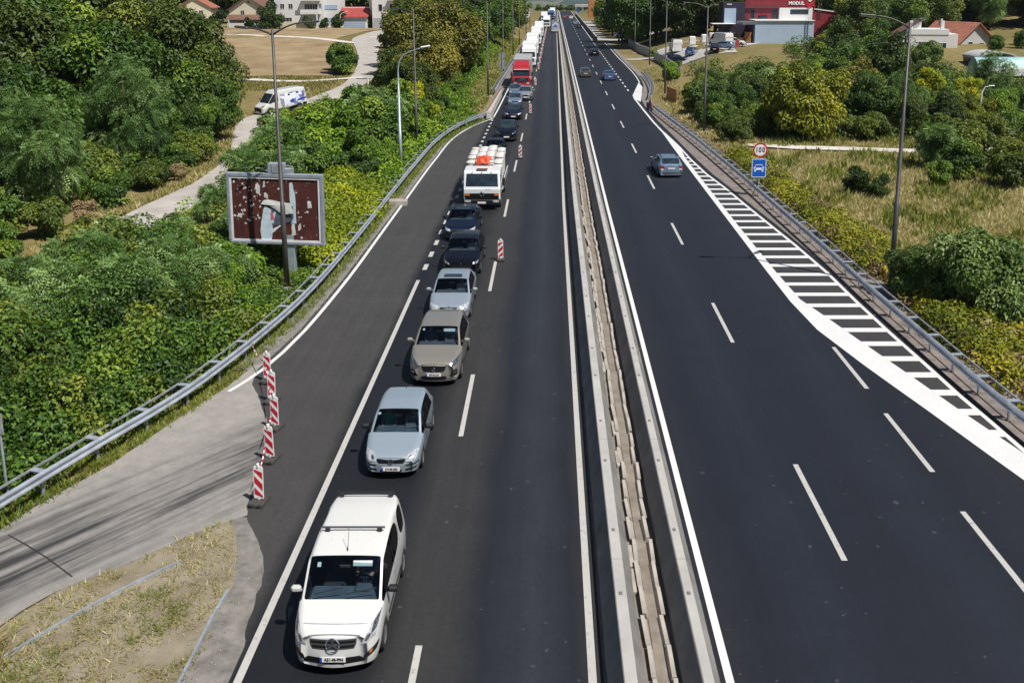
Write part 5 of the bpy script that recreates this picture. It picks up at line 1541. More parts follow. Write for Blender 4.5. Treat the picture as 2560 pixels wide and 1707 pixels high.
C['cargo'] = dict(L=5.7, W=2.02, H=2.5, cowl=.80, rf=1.55, rr=5.55, tail=5.66, fw=.95, rw=4.6, b=2.0, c=2.06, wr=.345, interior=False, mz=1.55, nose=.14, zb=.30, blind_rear=True,
    top=[(0, .92), (.10, 1.0), (.32, 1.08), (.80, 1.25), (1.55, 2.18), (2.1, 2.5), (4.8, 2.5), (5.55, 2.42), (5.66, 1.6), (5.7, 1.2)],
    belt=[(0, .85), (.80, 1.20), (1.6, 1.28), (3, 1.35), (5.6, 1.35), (5.7, 1.0)],
    width=[(0, .72), (.10, .86), (.32, .95), (.8, 1.0), (5.3, 1.0), (5.6, .97), (5.7, .92)],
    rail=[(0, .8), (.3, .84), (.8, .9), (1.55, .88), (5.55, .86), (5.66, .92), (5.7, .92)],
    patches=[('headlight', [(.55, .82), (.86, .92), (.90, 1.12), (.66, 1.02)], 'F', .006, 'headlamp_dark', .3, True),
             ('bumper', [(-.88, .34), (.88, .34), (.80, .80), (-.80, .80)], 'F', .02, 'black_trim', .3, False),
             ('sill_trim', [(1.42, .36), (4.1, .36), (4.1, .52), (1.42, .52)], 'R', .008, 'black_trim', 0, True),
             ('rear_sill', [(5.08, .36), (5.6, .36), (5.6, .78), (5.08, .78)], 'R', .008, 'black_trim', 0, True),
             ('tail_light', [(.86, .9), (.95, .9), (.94, 1.5), (.87, 1.5)], 'B', .006, 'tail_red', .3, True)])

# ---- the queue, front to back
q1 = place_car('van', C['van'], 'paint_white', 'white delivery van with black roof bars at the front of the queue', (-4.40, 17.25 + 2.075, .012), plate='A51-M-994', emb='star', name='delivery_van', cat='van', rim='a', mirror_r='black_trim')
for s in (2.28, 3.80):
    b = MB(); b.tube([(-.70, 0, 0), (.70, 0, 0)], .024, 8)
    o = b.build('roof_bar', 'black_trim' if s > 3 else 'bar_grey', q1); o.location = (0, s - 2.075, 1.92)
    for x in (-.58, .58):
        f = MB().box((0, 0, 0), (.11, .07, .12), b=.02).build('bar_foot', 'black_trim', o); f.location = (x, 0, -.055)
a = MB().tube([(0, 0, 0), (0, .06, .10), (0, .22, .42)], [.016, .006, .004], 6).build('aerial', 'black_trim', q1); a.location = (0, 1.60 - 2.075, 1.775)
for x in (-.42, -.14, .14, .42):     # pressed ribs in the roof
    vs_, fs = patch(MESHES['van']['bvh'], [(x - .022, 1.95 - 2.075), (x + .022, 1.95 - 2.075), (x + .022, 3.7 - 2.075), (x - .022, 3.7 - 2.075)], 'T', .007, 1, 8)
    m_ = MB(); m_.add(vs_, fs); m_.build('roof_rib', 'paint_white', q1, smooth=True)
q2 = place_car('hatch', C['hatch'], 'paint_silver_ice', 'silver-blue hatchback with dark mirrors, second in the queue', (-4.53, 25.2 + 1.95, .012), plate='J19-M-030', emb='vw', mirror_mat='black_trim', rim='s')
a = MB().tube([(0, 0, 0), (0, .12, .12)], [.012, .005], 6).build('aerial', 'black_trim', q2); a.location = (0, 3.12 - 1.95, 1.41)
q3 = place_car('suv', C['suv'], 'paint_beige', 'beige SUV with chrome-edged lamps, third in the queue', (-4.06, 31.7 + 2.17, .012), R(-.6), plate='J49-M-254', emb='shield', rim='a')
q4 = place_car('liftback', C['liftback'], 'paint_silver_blue', 'silver-blue saloon with dark sunroof behind the beige SUV', (-4.24, 38.2 + 2.25, .012), emb='shield', rim='b')
q5 = place_car('crossover', C['crossover'], 'paint_black', 'black crossover with twin-bulb headlights behind the silver saloon', (-4.30, 44.6 + 2.22, .012), plate='', emb='v', mirror_mat='black_trim')
q6 = place_car('saloon', C['saloon'], 'paint_night', 'dark saloon with bright headlights just in front of the flatbed truck', (-4.95, 51.3 + 2.3, .012), R(-1), emb=None)
q8 = place_car('hatch', C['hatch'], 'paint_night', 'dark hatchback hidden partly behind the loaded flatbed truck', (-4.55, 76.6 + 1.95, .012), plate='')
q9 = place_car('suv_far', C['suv_far'], 'paint_black', 'black SUV with bright grille, two cars behind the flatbed truck', (-3.98, 86.0 + 2.17, .012))
q10 = place_car('saloon_far', C['saloon_far'], 'paint_night', 'dark saloon with pale number plate, three cars behind the flatbed truck', (-3.92, 100.6 + 2.3, .012))
q11 = place_car('hatch_far', C['hatch_far'], 'paint_steel', 'steel-blue car tucked behind the dark saloon with the pale plate', (-4.15, 112.2 + 1.95, .012))
q12 = place_car('suv_far', C['suv_far'], 'paint_silver', 'silver car pulled out to the side of the queue before the red truck', (-3.1, 117.8 + 2.17, .012))
q13 = place_car('saloon_far', C['saloon_far'], 'paint_steel', 'blue-grey car half hidden right in front of the red truck', (-4.45, 122.6 + 2.3, .012))

# ---- the open carriageway, tails towards us
def rev(key, color, label, x, y, rz=0.0, **k):
    return place_car(key, C[key], color, label, (x, y + C[key]['L'] / 2, .012), math.pi + rz, **k)
rev('estate', 'paint_steel', 'silver-blue estate car driving past the end of the striped gore', 8.75, 69.3, R(3), rim='b')
rev('saloon_far', 'paint_blue', 'blue car in the outer lane of the open carriageway', 8.85, 143.8)
rev('hatch_far', 'paint_grey_brown', 'dark grey hatchback in the inner lane of the open carriageway', 5.45, 149)
rev('saloon_far', 'paint_black', 'black saloon alone ahead of the blue car', 8.95, 196.5)
rev('hatch_far', 'paint_night', 'dark blue car far off beside the parapet wall', 9.7, 330, group='far cars on the open carriageway')
rev('hatch_far', 'paint_silver', 'silver car far off, just ahead of the dark blue car', 9.3, 362, group='far cars on the open carriageway')
rev('hatch_far', 'paint_red', 'small dark red car in the far distance near the median', 6.4, 431, group='far cars on the open carriageway')
rev('suv_far', 'paint_white', 'white car in the far distance right of the red one', 9.0, 421, group='far cars on the open carriageway')
# ------------------------------------------------------------------ people inside the vehicles
mat('skin', (0.42, 0.25, 0.17), 0.6, var=0.08)
mat('hair_dark', (0.02, 0.015, 0.012), 0.7, var=0.3)
mat('trousers', (0.03, 0.035, 0.05), 0.9, var=0.2)
for nm, c_ in (('shirt_green', (0.01, 0.30, 0.16)), ('shirt_white', (0.55, 0.58, 0.58)), ('shirt_blue', (0.07, 0.14, 0.24)), ('shirt_grey', (0.14, 0.16, 0.18)), ('shirt_teal', (0.10, 0.30, 0.33))):
    mat(nm, c_, 0.9, var=0.2, scale=6)

def skinned(name, joints, edges, material, root_i=0, sub=2):
    """continuous surface grown round a joint graph (position, radius)"""
    me = bpy.data.meshes.new(name)
    me.from_pydata([j[0] for j in joints], edges, [])
    o = bpy.data.objects.new(name, me); COL.objects.link(o)
    md = o.modifiers.new('skin', 'SKIN'); md.use_smooth_shade = True
    for i, j in enumerate(joints):
        r = j[1] if isinstance(j[1], tuple) else (j[1], j[1])
        me.skin_vertices[0].data[i].radius = r
        me.skin_vertices[0].data[i].use_root = (i == root_i)
    s = o.modifiers.new('sub', 'SUBSURF'); s.levels = sub; s.render_levels = sub
    dg = bpy.context.evaluated_depsgraph_get()
    m2 = bpy.data.meshes.new_from_object(o.evaluated_get(dg))
    bpy.data.objects.remove(o); bpy.data.meshes.remove(me)
    m2.name = name; m2.materials.clear(); m2.materials.append(MATS[material])
    return m2

def person_meshes(pose):
    """seated figure, hip at the origin, facing -Y; pose 'wheel' has both hands on a steering wheel, 'rest' hands in the lap"""
    k = ('person', pose)
    if k in MESHES: return MESHES[k]
    J = [((0, 0, 0), .15), ((0, .03, .22), .145), ((0, .06, .40), .155), ((0, .05, .52), .06), ((0, .03, .60), .085), ((0, .01, .68), .092), ((0, .02, .76), .07)]
    E_ = [(0, 1), (1, 2), (2, 3), (3, 4), (4, 5), (5, 6)]
    def chain(start, pts):
        prev = start
        for p in pts:
            J.append(p); E_.append((prev, len(J) - 1)); prev = len(J) - 1
        return prev
    ends = []
    for s in (1, -1):
        if pose == 'wheel': pts = [((s * .19, .06, .44), .062), ((s * .24, -.14, .22), .046), ((s * .19, -.34, .30), .034), ((s * .17, -.43, .33), .036)]
        else: pts = [((s * .19, .06, .44), .062), ((s * .25, -.04, .18), .046), ((s * .16, -.22, .12), .034), ((s * .10, -.30, .11), .036)]
        e = chain(2, pts); ends.append((e, s))
        chain(0, [((s * .11, -.10, -.01), .09), ((s * .13, -.42, .06), .068), ((s * .13, -.56, -.28), .048), ((s * .13, -.66, -.32), .042)])
    hx = {}
    for e, s in ends:      # four fingers and a thumb closing forward
        p = Vector(J[e][0])
        for f in range(4):
            a = p + Vector((s * (-.030 + .020 * f), -.045, .012)); b = a + Vector((0, -.028, -.022 + .003 * f))
            chain(e, [(tuple(a), .010), (tuple(b), .009)])
        chain(e, [(tuple(p + Vector((-s * .035, -.01, .02))), .011), (tuple(p + Vector((-s * .045, -.038, .026))), .010)])
    body = skinned('body', J, E_, 'skin')
    SJ = [((0, .01, .02), .165), ((0, .03, .22), .158), ((0, .06, .42), .165), ((0, .055, .47), .10)]
    SE = [(0, 1), (1, 2), (2, 3)]
    for s in (1, -1):
        el = (.24, -.14, .22) if pose == 'wheel' else (.25, -.04, .18)
        SJ += [((s * .19, .06, .445), .076), ((s * lerp(.19, el[0], .75), lerp(.06, el[1], .75), lerp(.44, el[2], .75)), .062)]
        SE += [(2, len(SJ) - 2), (len(SJ) - 2, len(SJ) - 1)]
    TJ = [((0, 0, .02), .16)]; TE = []
    for s in (1, -1):
        TJ += [((s * .11, -.10, -.005), .10), ((s * .13, -.42, .06), .078), ((s * .13, -.55, -.25), .06)]
        k0 = len(TJ) - 3; TE += [(0, k0), (k0, k0 + 1), (k0 + 1, k0 + 2)]
    HJ = [((0, .035, .70), .093), ((0, .03, .76), .088), ((0, .06, .64), .075)]
    FJ = [((0, -.075, .665), .014), ((0, -.09, .645), .017)]
    MESHES[k] = dict(body=body, shirt=SJ and skinned('shirt', SJ, SE, 'shirt_grey'), trousers=skinned('trousers', TJ, TE, 'trousers'), hair=skinned('hair', HJ, [(0, 1), (0, 2)], 'hair_dark', sub=2),
                     nose=skinned('nose', FJ, [(0, 1)], 'skin', sub=1))
    ey = MB()
    for s in (1, -1): ey.lathe([(0, -.01), (.011, -.006), (.011, 0)], 'Y', 8, c=(s * .032, -.076, .685))
    ey.box((0, -.078, .618), (.045, .012, .008))
    MESHES[k]['features'] = ey.mesh('features', 'hair_dark')
    return MESHES[k]

def person(label, car, P, side, shirt, pose):
    M_ = person_meshes(pose)
    sy = P['rf'] + P.get('seat_dy', .35) - P['L'] / 2
    hip = max(t_[1] for t_ in P['top']) - .10 - .775
    loc = Vector((side * .37, sy + .05, hip))
    mw = car.matrix_basis @ loc
    root = thing('person', label, 'person', mw, car.rotation_euler.z)
    root.scale = (.9, .9, .9)
    obj('body', M_['body'], root)
    sk = ('shirt', pose, shirt)
    if sk not in MESHES:
        m2 = M_['shirt'].copy(); m2.materials.clear(); m2.materials.append(MATS[shirt]); MESHES[sk] = m2
    obj('shirt', MESHES[sk], root); obj('trousers', M_['trousers'], root); obj('hair', M_['hair'], root)
    obj('nose', M_['nose'], root); obj('face_features', M_['features'], root)
    return root
person('driver of the silver-blue hatchback, arm raised by the side window', q2, C['hatch'], 1, 'shirt_grey', 'wheel')
person('passenger in bright green top inside the silver-blue hatchback', q2, C['hatch'], -1, 'shirt_green', 'rest')
person('driver in pale top inside the beige SUV', q3, C['suv'], 1, 'shirt_teal', 'wheel')
person('passenger in dark top inside the beige SUV', q3, C['suv'], -1, 'shirt_blue', 'rest')
person('driver in light top inside the silver saloon with the sunroof', q4, C['liftback'], 1, 'shirt_white', 'wheel')
person('driver in pale top inside the black crossover', q5, C['crossover'], 1, 'shirt_white', 'wheel')
person('driver in white top inside the dark saloon before the truck', q6, C['saloon'], 1, 'shirt_white', 'wheel')
person('driver in white top inside the dark hatchback behind the truck', q8, C['hatch'], 1, 'shirt_white', 'wheel')
person('passenger in pale top inside the dark hatchback behind the truck', q8, C['hatch'], -1, 'shirt_teal', 'rest')
person('driver in dark top inside the white delivery van', q1, C['van'], 1, 'shirt_blue', 'wheel')
# small things seen through the glass
for car, P, x, m_ in ((q1, C['van'], .37, 'lamp_white'), (q3, C['suv'], .37, 'lamp_white')):
    zt = float(np.interp(P['rf'], [a for a, _ in P['top']], [b for _, b in P['top']]))
    o = MB().box((0, 0, 0), (.42, .03, .12), b=.01).build('sun_visor', m_, car); o.location = (x, P['rf'] - .10 - P['L'] / 2, zt - .13); o.rotation_euler = (R(-35), 0, 0)
for car, P in ((q1, C['van']), (q2, C['hatch']), (q3, C['suv'])):
    vs_, fs = patch(MESHES['van' if car is q1 else 'hatch' if car is q2 else 'suv']['bvh'], [(-.60, P['rf'] - .16 - P['L'] / 2), (-.52, P['rf'] - .16 - P['L'] / 2), (-.52, P['rf'] - .09 - P['L'] / 2), (-.60, P['rf'] - .09 - P['L'] / 2)], 'T', -.012, 1, 1)
    m_ = MB(); m_.add(vs_, fs); m_.build('toll_sticker', 'sign_white', car, fix=False)

# ------------------------------------------------------------------ trucks
def truck_wheel(r, w, dual=False):
    k = ('twheel', r, w)
    if k not in MESHES:
        t = MB().lathe([(r * .55, -w / 2), (r * .94, -w / 2), (r, -w / 2 + .04), (r, w / 2 - .04), (r * .94, w / 2), (r * .55, w / 2)], 'X', 20).mesh('wheel', 'tyre'); smooth_by_angle(t, 40)
        h = MB(); h.lathe([(r * .56, w / 2 - .01), (r * .5, w / 2 - .06), (r * .25, w / 2 - .09), (r * .22, w / 2 - .0), (0, w / 2)], 'X', 16)
        MESHES[k] = (t, h.mesh('hub', 'alloy'))
    return MESHES[k]

def face_panel(p0, p1, x0, x1, t0, t1, off=.012, inset=0.0, name='panel', m_='dark_glass', parent=None, x0t=None, x1t=None, th=.02):
    """flat panel on the cab face whose side-view edge runs p0->p1 (y,z); t along the edge, x across"""
    a = Vector((0, p0[0], p0[1])); b = Vector((0, p1[0], p1[1])); d = b - a
    n = Vector((0, -d.z, d.y)).normalized()
    if n.y > 0 and abs(n.y) > abs(n.z): n = -n
    x0t = x0 if x0t is None else x0t; x1t = x1 if x1t is None else x1t
    q = [a + d * t0 + Vector((x0, 0, 0)), a + d * t0 + Vector((x1, 0, 0)), a + d * t1 + Vector((x1t, 0, 0)), a + d * t1 + Vector((x0t, 0, 0))]
    vs_ = [p + n * (off - th) for p in q] + [p + n * off for p in q]
    mb = MB(); mb.add(vs_, [(0, 1, 2, 3), (7, 6, 5, 4), (0, 4, 5, 1), (1, 5, 6, 2), (2, 6, 7, 3), (3, 7, 4, 0)])
    return mb.build(name, m_, parent)

def bevelled(mb, name, m_, parent, w=.05, seg=2):
    o = mb.build(name, m_, parent)
    bv = o.modifiers.new('bevel', 'BEVEL'); bv.width = w; bv.segments = seg; bv.limit_method = 'ANGLE'; bv.angle_limit = R(35)
    return o

# the loaded flatbed
tk = thing('flatbed_truck', 'white flatbed truck stacked high with white sacks in the queue', 'truck', (-4.30, 59.05, .012), R(-.5))
prof = [(.02, .62), (.0, 1.30), (.06, 1.46), (.34, 2.30), (.48, 2.42), (1.75, 2.50), (1.78, .75), (1.0, .75), (.9, .62)]
bevelled(MB().prism(prof, -1.15, 1.15), 'cab', 'paint_truck_white', tk, .07, 3)
face_panel((.06, 1.46), (.34, 2.30), -1.02, 1.02, .02, .93, name='windscreen', parent=tk, x0t=-.97, x1t=.97)
face_panel((.0, 1.30), (.02, .62), -1.06, 1.06, .36, .98, name='grille', m_='mesh_black', parent=tk)
MB().box((0, -.07, .50), (2.28, .22, .36), b=.05).build('bumper', 'mesh_black', tk)
MB().box((0, -.19, .50), (.52, .012, .12)).build('number_plate', 'plate_white', tk)
for s in (1, -1):
    MB().box((s * .88, -.17, .58), (.40, .05, .15), b=.02).build('headlight', 'headlamp', tk)
    MB().box((s * .92, -.01, .96), (.30, .05, .13), b=.02).build('indicator', 'amber', tk)
    o = MB().box((0, 0, 0), (.16, .12, .50), b=.03).build('wing_mirror', 'black_trim', tk); o.location = (s * 1.36, .30, 1.75)
    MB().tube([(s * 1.14, .3, 2.15), (s * 1.36, .28, 2.10), (s * 1.36, .30, 1.5), (s * 1.14, .35, 1.4)], .018, 5).build('mirror_bracket', 'black_trim', tk)
    MB().prism([(.42, 1.45), (1.25, 1.45), (1.25, 2.18), (.62, 2.18)], s * 1.13, s * 1.158).build('side_window', 'dark_glass', tk)
    for x in (.30, .48):
        MB().prism([(x - .08, 1.285), (x + .08, 1.33), (x - .06, 1.315)], -.006, .0, axis='Y').build('bonnet_vent', 'mesh_black', tk).location = (s * .0 if s > 0 else -.0, 0, 0)
obj('emblem', emblem('star'), tk, (0, -.02, 1.03), None, (1.25, 1, 1.25))
MB().box((.0, .55, 2.50), (.70, .34, .05), b=.02).build('roof_hatch', 'bar_grey', tk)
for x in (-.6, 0, .6): MB().box((x, .30, 2.36), (.05, .08, .04)).build('marker_lamp', 'mesh_black', tk)
MB().box((0, 4.7, .98), (2.42, 6.0, .14)).build('load_bed', 'galvanised_dull', tk)
MB().box((0, 4.5, .75), (.8, 7.4, .26)).build('chassis', 'black_trim', tk)
for s in (1, -1):
    MB().box((s * 1.22, 4.7, 1.20), (.05, 6.0, .44)).build('side_board', 'paint_truck_white', tk)
MB().box((0, 1.98, 1.55), (2.3, .06, 1.1)).build('headboard', 'paint_truck_white', tk)
t, hb = truck_wheel(.48, .30)
for y, x in ((.95, 1.0), (5.6, 1.0), (5.6, .68)):
    for s in (1, -1):
        w = obj('wheel', t, tk, (s * x, y, .48), (0, 0, 0 if s > 0 else math.pi)); obj('hub', hb, w)
mat('sack_white', (0.42, 0.40, 0.38), 0.75, col2=(0.68, 0.66, 0.64), scale=7, bump=0.4, bscale=9)
sm_ = []
for k in range(4):
    bm = bmesh.new(); bmesh.ops.create_cube(bm, size=1.0)
    bmesh.ops.subdivide_edges(bm, edges=bm.edges[:], cuts=3, use_grid_fill=True)
    rk = random.Random(40 + k)
    for v in bm.verts:
        x, y, z = v.co * 2
        f = (1 - .30 * abs(x) ** 3 * abs(y) ** 2) 
        th = (1 - .55 * max(abs(x), abs(y)) ** 4)
        v.co = Vector((x * .315 * f + rk.uniform(-.012, .012), y * .25 * f + rk.uniform(-.012, .012), z * .088 * th + rk.uniform(-.01, .01)))
    me = bpy.data.meshes.new('sack'); bm.to_mesh(me); bm.free(); me.materials.append(MATS['sack_white'])
    for p in me.polygons: p.use_smooth = True
    sm_.append(me)
rk = random.Random(9)
nl = {0: 9, 1: 9, 2: 9, 3: 9}
for row in range(12):
    for c_ in range(4):
        x = -.87 + c_ * .58
        y = 2.40 + row * .46
        levels = (12 if c_ in (1, 2) else 10 + (row > 2)) - (1 if row == 0 else 0) - (1 if (row * 7 + c_ * 3) % 5 == 0 else 0)
        for z in range(max(0, levels - (5 if (row < 2) else 2)), levels):
            o = obj('sack', sm_[rk.randrange(4)], None, Vector((-4.30, 59.05, .012)) + Vector((x + rk.uniform(-.02, .02), y + rk.uniform(-.03, .03), 1.14 + z * .15)), (rk.uniform(-.05, .05), rk.uniform(-.05, .05), rk.uniform(-.09, .09)))
            tag(o, 'white sack in the stack on the flatbed truck', 'sack', 'white sacks on the flatbed truck')
MB().box((0, 5.1, 1.75), (2.1, 5.0, 1.35), b=.1).build('pallet_core', 'sack_white', tk)
mat('tarp_red', (0.62, 0.07, 0.02), 0.6, var=0.3, scale=3)
tp = MB()
grid = []
for j in range(7):
    for i in range(9):
        x = -.55 + i * .135 + (.05 * j if i > 4 else 0); y = .06 * j + .05 * math.sin(i * 1.3 + j); z = .10 * j + .06 * math.sin(i * 1.9 + j * .8) - .25 * ((i - 4.5) / 4.5) ** 2
        grid.append((x, y, z))
tp.add(grid, [(j * 9 + i, j * 9 + i + 1, (j + 1) * 9 + i + 1, (j + 1) * 9 + i) for j in range(6) for i in range(8)])
o = tp.build('tarpaulin', 'tarp_red', None, smooth=True, fix=False); o.location = (-4.38, 61.1, 2.6); o.scale = (.72, .8, .8)
tag(o, 'crumpled orange-red tarpaulin in front of the sacks on the truck', 'tarpaulin')
M_ = person_meshes('wheel')
pr = thing('person', 'driver in pale shirt behind the wheel of the flatbed truck', 'person', (-3.75, 60.0, 1.35))
for nm in ('body', 'shirt', 'trousers', 'hair', 'nose'): obj(nm, M_[nm], pr)

def tractor(label, x, y, col, trailer_col, high=True, visor=True, group=None, star=False, blunt=False, z_top=3.55, deflector=True, length=11.0, cabh=0.0):
    root = thing('semi_truck', label, 'truck', (x, y, .012), 0, group)
    zt = 3.05 + cabh
    prof = [(.05, .45), (.0, 1.15), (.02, 1.55), (.12, 1.72), (.32, 2.55), (.42, zt - .12), (.75, zt + .08), (2.2, zt + .12), (2.2, .95), (.9, .85)]
    bevelled(MB().prism(prof, -1.23, 1.23), 'cab', col, root, .09, 3)
    face_panel((.12, 1.72), (.32, 2.55), -1.10, 1.10, .02, .95, name='windscreen', parent=root, x0t=-1.04, x1t=1.04)
    for s in (1, -1):
        MB().prism([(.45, 1.75), (1.3, 1.75), (1.3, 2.5), (.65, 2.5)], s * 1.205, s * 1.238).build('side_window', 'dark_glass', root)
        MB().box((s * .86, -.01, .78), (.42, .06, .22), b=.03).build('headlight', 'headlamp', root)
        o = MB().box((0, 0, 0), (.18, .14, .62), b=.04).build('wing_mirror', 'black_trim', root); o.location = (s * 1.42, .30, 2.05)
    for k in range(4):
        MB().box((0, -.005 + .0, 1.02 + k * .12), (1.7 - .12 * k, .05, .05), b=.01).build('grille_bar', 'chrome' if star else 'bar_grey', root)
    face_panel((.0, 1.15), (.02, 1.55), -.9, .9, -.45, .9, name='grille', m_='mesh_black', parent=root, off=.006)
    MB().box((0, -.02, .52), (2.4, .2, .34), b=.05).build('bumper', col, root)
    MB().box((0, -.13, .50), (.52, .012, .11)).build('number_plate', 'plate_white', root)
    if visor: MB().box((0, .22, 2.64), (2.1, .26, .08), b=.02).build('sun_visor', 'lamp_white' if star else col, root)
    if star: obj('emblem', emblem('star'), root, (0, -.04, 1.28), None, (1.6, 1, 1.6))
    if deflector:
        MB().prism([(.75, zt + .10), (1.2, zt + .55), (2.1, zt + .72), (2.1, zt + .12)], -1.0, 1.0).build('roof_deflector', col, root)
    tr = thing('trailer_tmp', '', '') if False else None
    MB().box((0, 2.9 + length / 2, 2.45), (2.5, length, 2.85), b=.04).build('trailer_box', trailer_col, root)
    MB().box((0, 2.9 + length / 2, .92), (1.0, length, .2)).build('chassis', 'black_trim', root)
    t, hb = truck_wheel(.50, .32)
    for yy in (1.2, 4.4, 9.5, 10.8, 12.1):
        if yy > 2.9 + length: continue
        for s in (1, -1):
            w = obj('wheel', t, root, (s * 1.05, yy, .50), (0, 0, 0 if s > 0 else math.pi)); obj('hub', hb, w)
    return root
mat('trailer_grey', (0.34, 0.35, 0.36), 0.6, var=0.15, scale=.6)
mat('trailer_white', (0.74, 0.75, 0.76), 0.5, var=0.06, scale=.6)
tractor('red truck cab with grey trailer in the queue', -3.95, 132.0, 'paint_red', 'trailer_grey', star=True)
tractor('first white truck directly behind the red truck', -3.75, 168.5, 'paint_truck_white', 'trailer_white', length=10, cabh=.25)
tractor('second white truck behind the red truck', -3.75, 199, 'paint_truck_white', 'trailer_white', length=12, cabh=.1)
tractor('third white truck behind the red truck', -3.45, 233, 'paint_truck_white', 'trailer_white', length=12, cabh=.2)
tractor('fourth white truck behind the red truck', -3.2, 270, 'paint_truck_white', 'trailer_white', length=12, cabh=.1)
tractor('white truck farther on beside the empty lane', -1.3, 333, 'paint_truck_white', 'trailer_white', length=9, cabh=.1)
tractor('white truck near the far end of the queue', -2.4, 380, 'paint_truck_white', 'trailer_white', length=12, cabh=.2)
tractor('blue-cabbed truck near the far end of the queue', .4, 420, 'paint_blue', 'trailer_white', length=10)
tractor('last white truck in sight in the queue', 1.0, 455, 'paint_truck_white', 'trailer_white', length=12)
# grey recovery transporter, seen with its ramps towards us
rt = thing('car_transporter', 'grey recovery truck with chevron board in the far inner lane', 'truck', (1.55, 297, .012))
MB().prism([(0, .35), (.1, .25), (8.5, .95), (8.5, 1.1), (0, .5)], -1.2, 1.2).build('ramp_bed', 'trailer_grey', rt)
for k in range(5): MB().box((0, .6 + k * .9, .55 + .075 * k), (2.3, .12, .06)).build('ramp_rib', 'galvanised', rt)
MB().box((0, 5.5, 2.2), (2.45, .12, 2.3), b=.03).build('arrow_board', 'galvanised', rt)
for s in (1, -1):
    MB().prism([(s * .05, 2.55), (s * .95, 1.75), (s * .95, 2.1), (s * .05, 2.9)], 5.42, 5.435, axis='Y').build('chevron', 'sign_white', rt)
MB().prism([(-.62, 1.5), (.62, 1.5), (0, 2.1)], 5.42, 5.435, axis='Y').build('arrow', 'sign_blue', rt)
MB().box((0, 8.3, 1.9), (2.3, 1.9, 2.4), b=.15).build('cab', 'paint_silver', rt)
t, hb = truck_wheel(.42, .28)
for yy in (3.2, 7.9):
    for s in (1, -1):
        w = obj('wheel', t, rt, (s * .98, yy, .42), (0, 0, 0 if s > 0 else math.pi)); obj('hub', hb, w)
place_car('hatch_far', C['hatch_far'], 'paint_red', 'small red car in the queue beyond the recovery truck', (1.4, 352, .012))
place_car('suv_far', C['suv_far'], 'paint_white', 'white car in the queue beyond the recovery truck', (1.9, 366, .012))
tractor('white truck parked on the far left behind the bank trees', -10.5, 430, 'paint_truck_white', 'trailer_white', length=8)

# ------------------------------------------------------------------ vehicles off the motorway
def print_material():
    """pale blue photographic wrap on the delivery van: printed blocks in blues and slate"""
    m, nt, b = _nodes('van_print')
    n, l = nt.nodes, nt.links
    tc = n.new('ShaderNodeTexCoord'); p = tc.outputs['Object']
    vo = n.new('ShaderNodeTexVoronoi'); vo.inputs['Scale'].default_value = 1.5; vo.distance = 'CHEBYCHEV'; l.new(p, vo.inputs['Vector'])
    sep = n.new('ShaderNodeSeparateColor'); l.new(vo.outputs['Color'], sep.inputs[0])
    r1 = ramp_node(n, [(0.0, (0.10, 0.11, 0.26)), (0.25, (0.30, 0.34, 0.56)), (0.5, (0.62, 0.66, 0.80)), (1.0, (0.80, 0.82, 0.88))])
    l.new(sep.outputs[0], r1.inputs['Fac'])
    l.new(r1.outputs['Color'], b.inputs['Base Color']); b.inputs['Roughness'].default_value = .35
    MATS['van_print'] = m
print_material()
zl_ = land1(-30, 106) + .12
C['cargo_print'] = dict(C['cargo'], patches=C['cargo']['patches'] + [
    ('printed_wrap', [(2.3, .60), (5.55, .82), (5.5, 2.2), (2.3, 2.0)], 'R', .006, 'van_print', 0, True),
    ('printed_block', [(4.3, 1.0), (5.55, 1.15), (5.55, 1.35), (4.5, 1.22)], 'R', .012, 'plate_blue', 0, True),
    ('printed_block', [(2.35, .58), (2.75, .58), (2.75, 1.5), (2.35, 1.5)], 'R', .012, 'frame_blue_grey', 0, True),
    ('printed_block', [(3.5, .9), (4.0, .95), (3.9, 1.35), (3.6, 1.3)], 'R', .012, 'plate_blue', .6, True),
    ('printed_block', [(3.3, 1.75), (3.55, 1.76), (3.55, 1.95), (3.3, 1.94)], 'R', .012, 'plate_ink', 0, True),
    ('printed_block', [(4.35, 1.85), (4.7, 1.87), (4.7, 2.05), (4.35, 2.02)], 'R', .012, 'plate_ink', 0, True)])
place_car('cargo_print', C['cargo_print'], 'paint_white', 'tall white panel van with blue printed side on the village lane', (-29.75, 106.0, zl_ + .06), R(-42), name='panel_van', cat='van', mirror_mat='black_trim', pitch=R(4.0))

def yard(key, color, label, x, y, rz, **k):
    return place_car(key, C[key], color, label, (x, y, land1(x, y) + .10), rz, group='vehicles in the trade yard', **k)
yard('hatch_far', 'paint_night', 'dark hatchback parked nearest the slanting grey fence', 21.9, 168.2, R(75))
yard('hatch_far', 'paint_blue', 'blue car with doors open in the middle of the yard', 24.9, 171.5, R(160))
yard('hatch_far', 'paint_black', 'black hatchback parked at the front edge of the yard', 28.0, 165.6, R(170))
yard('estate', 'paint_steel', 'silver-blue estate parked beside the black hatchback in the yard', 29.9, 169.5, R(250))
yard('suv_far', 'paint_white', 'small white car by the timber pallets in the yard', 33.6, 178, R(80))
yard('cargo', 'paint_white', 'white van with open dark rear in the yard', 24.0, 186, R(180), name='panel_van', cat='van')
yard('cargo', 'paint_white', 'white van beside the awning in the yard', 31.3, 179, R(205), name='panel_van', cat='van')
place_car('suv_far', C['suv_far'], 'paint_silver', 'silver off-roader crossing on the side street', (19.4, 262, land1(19.4, 262) + .1), R(80))
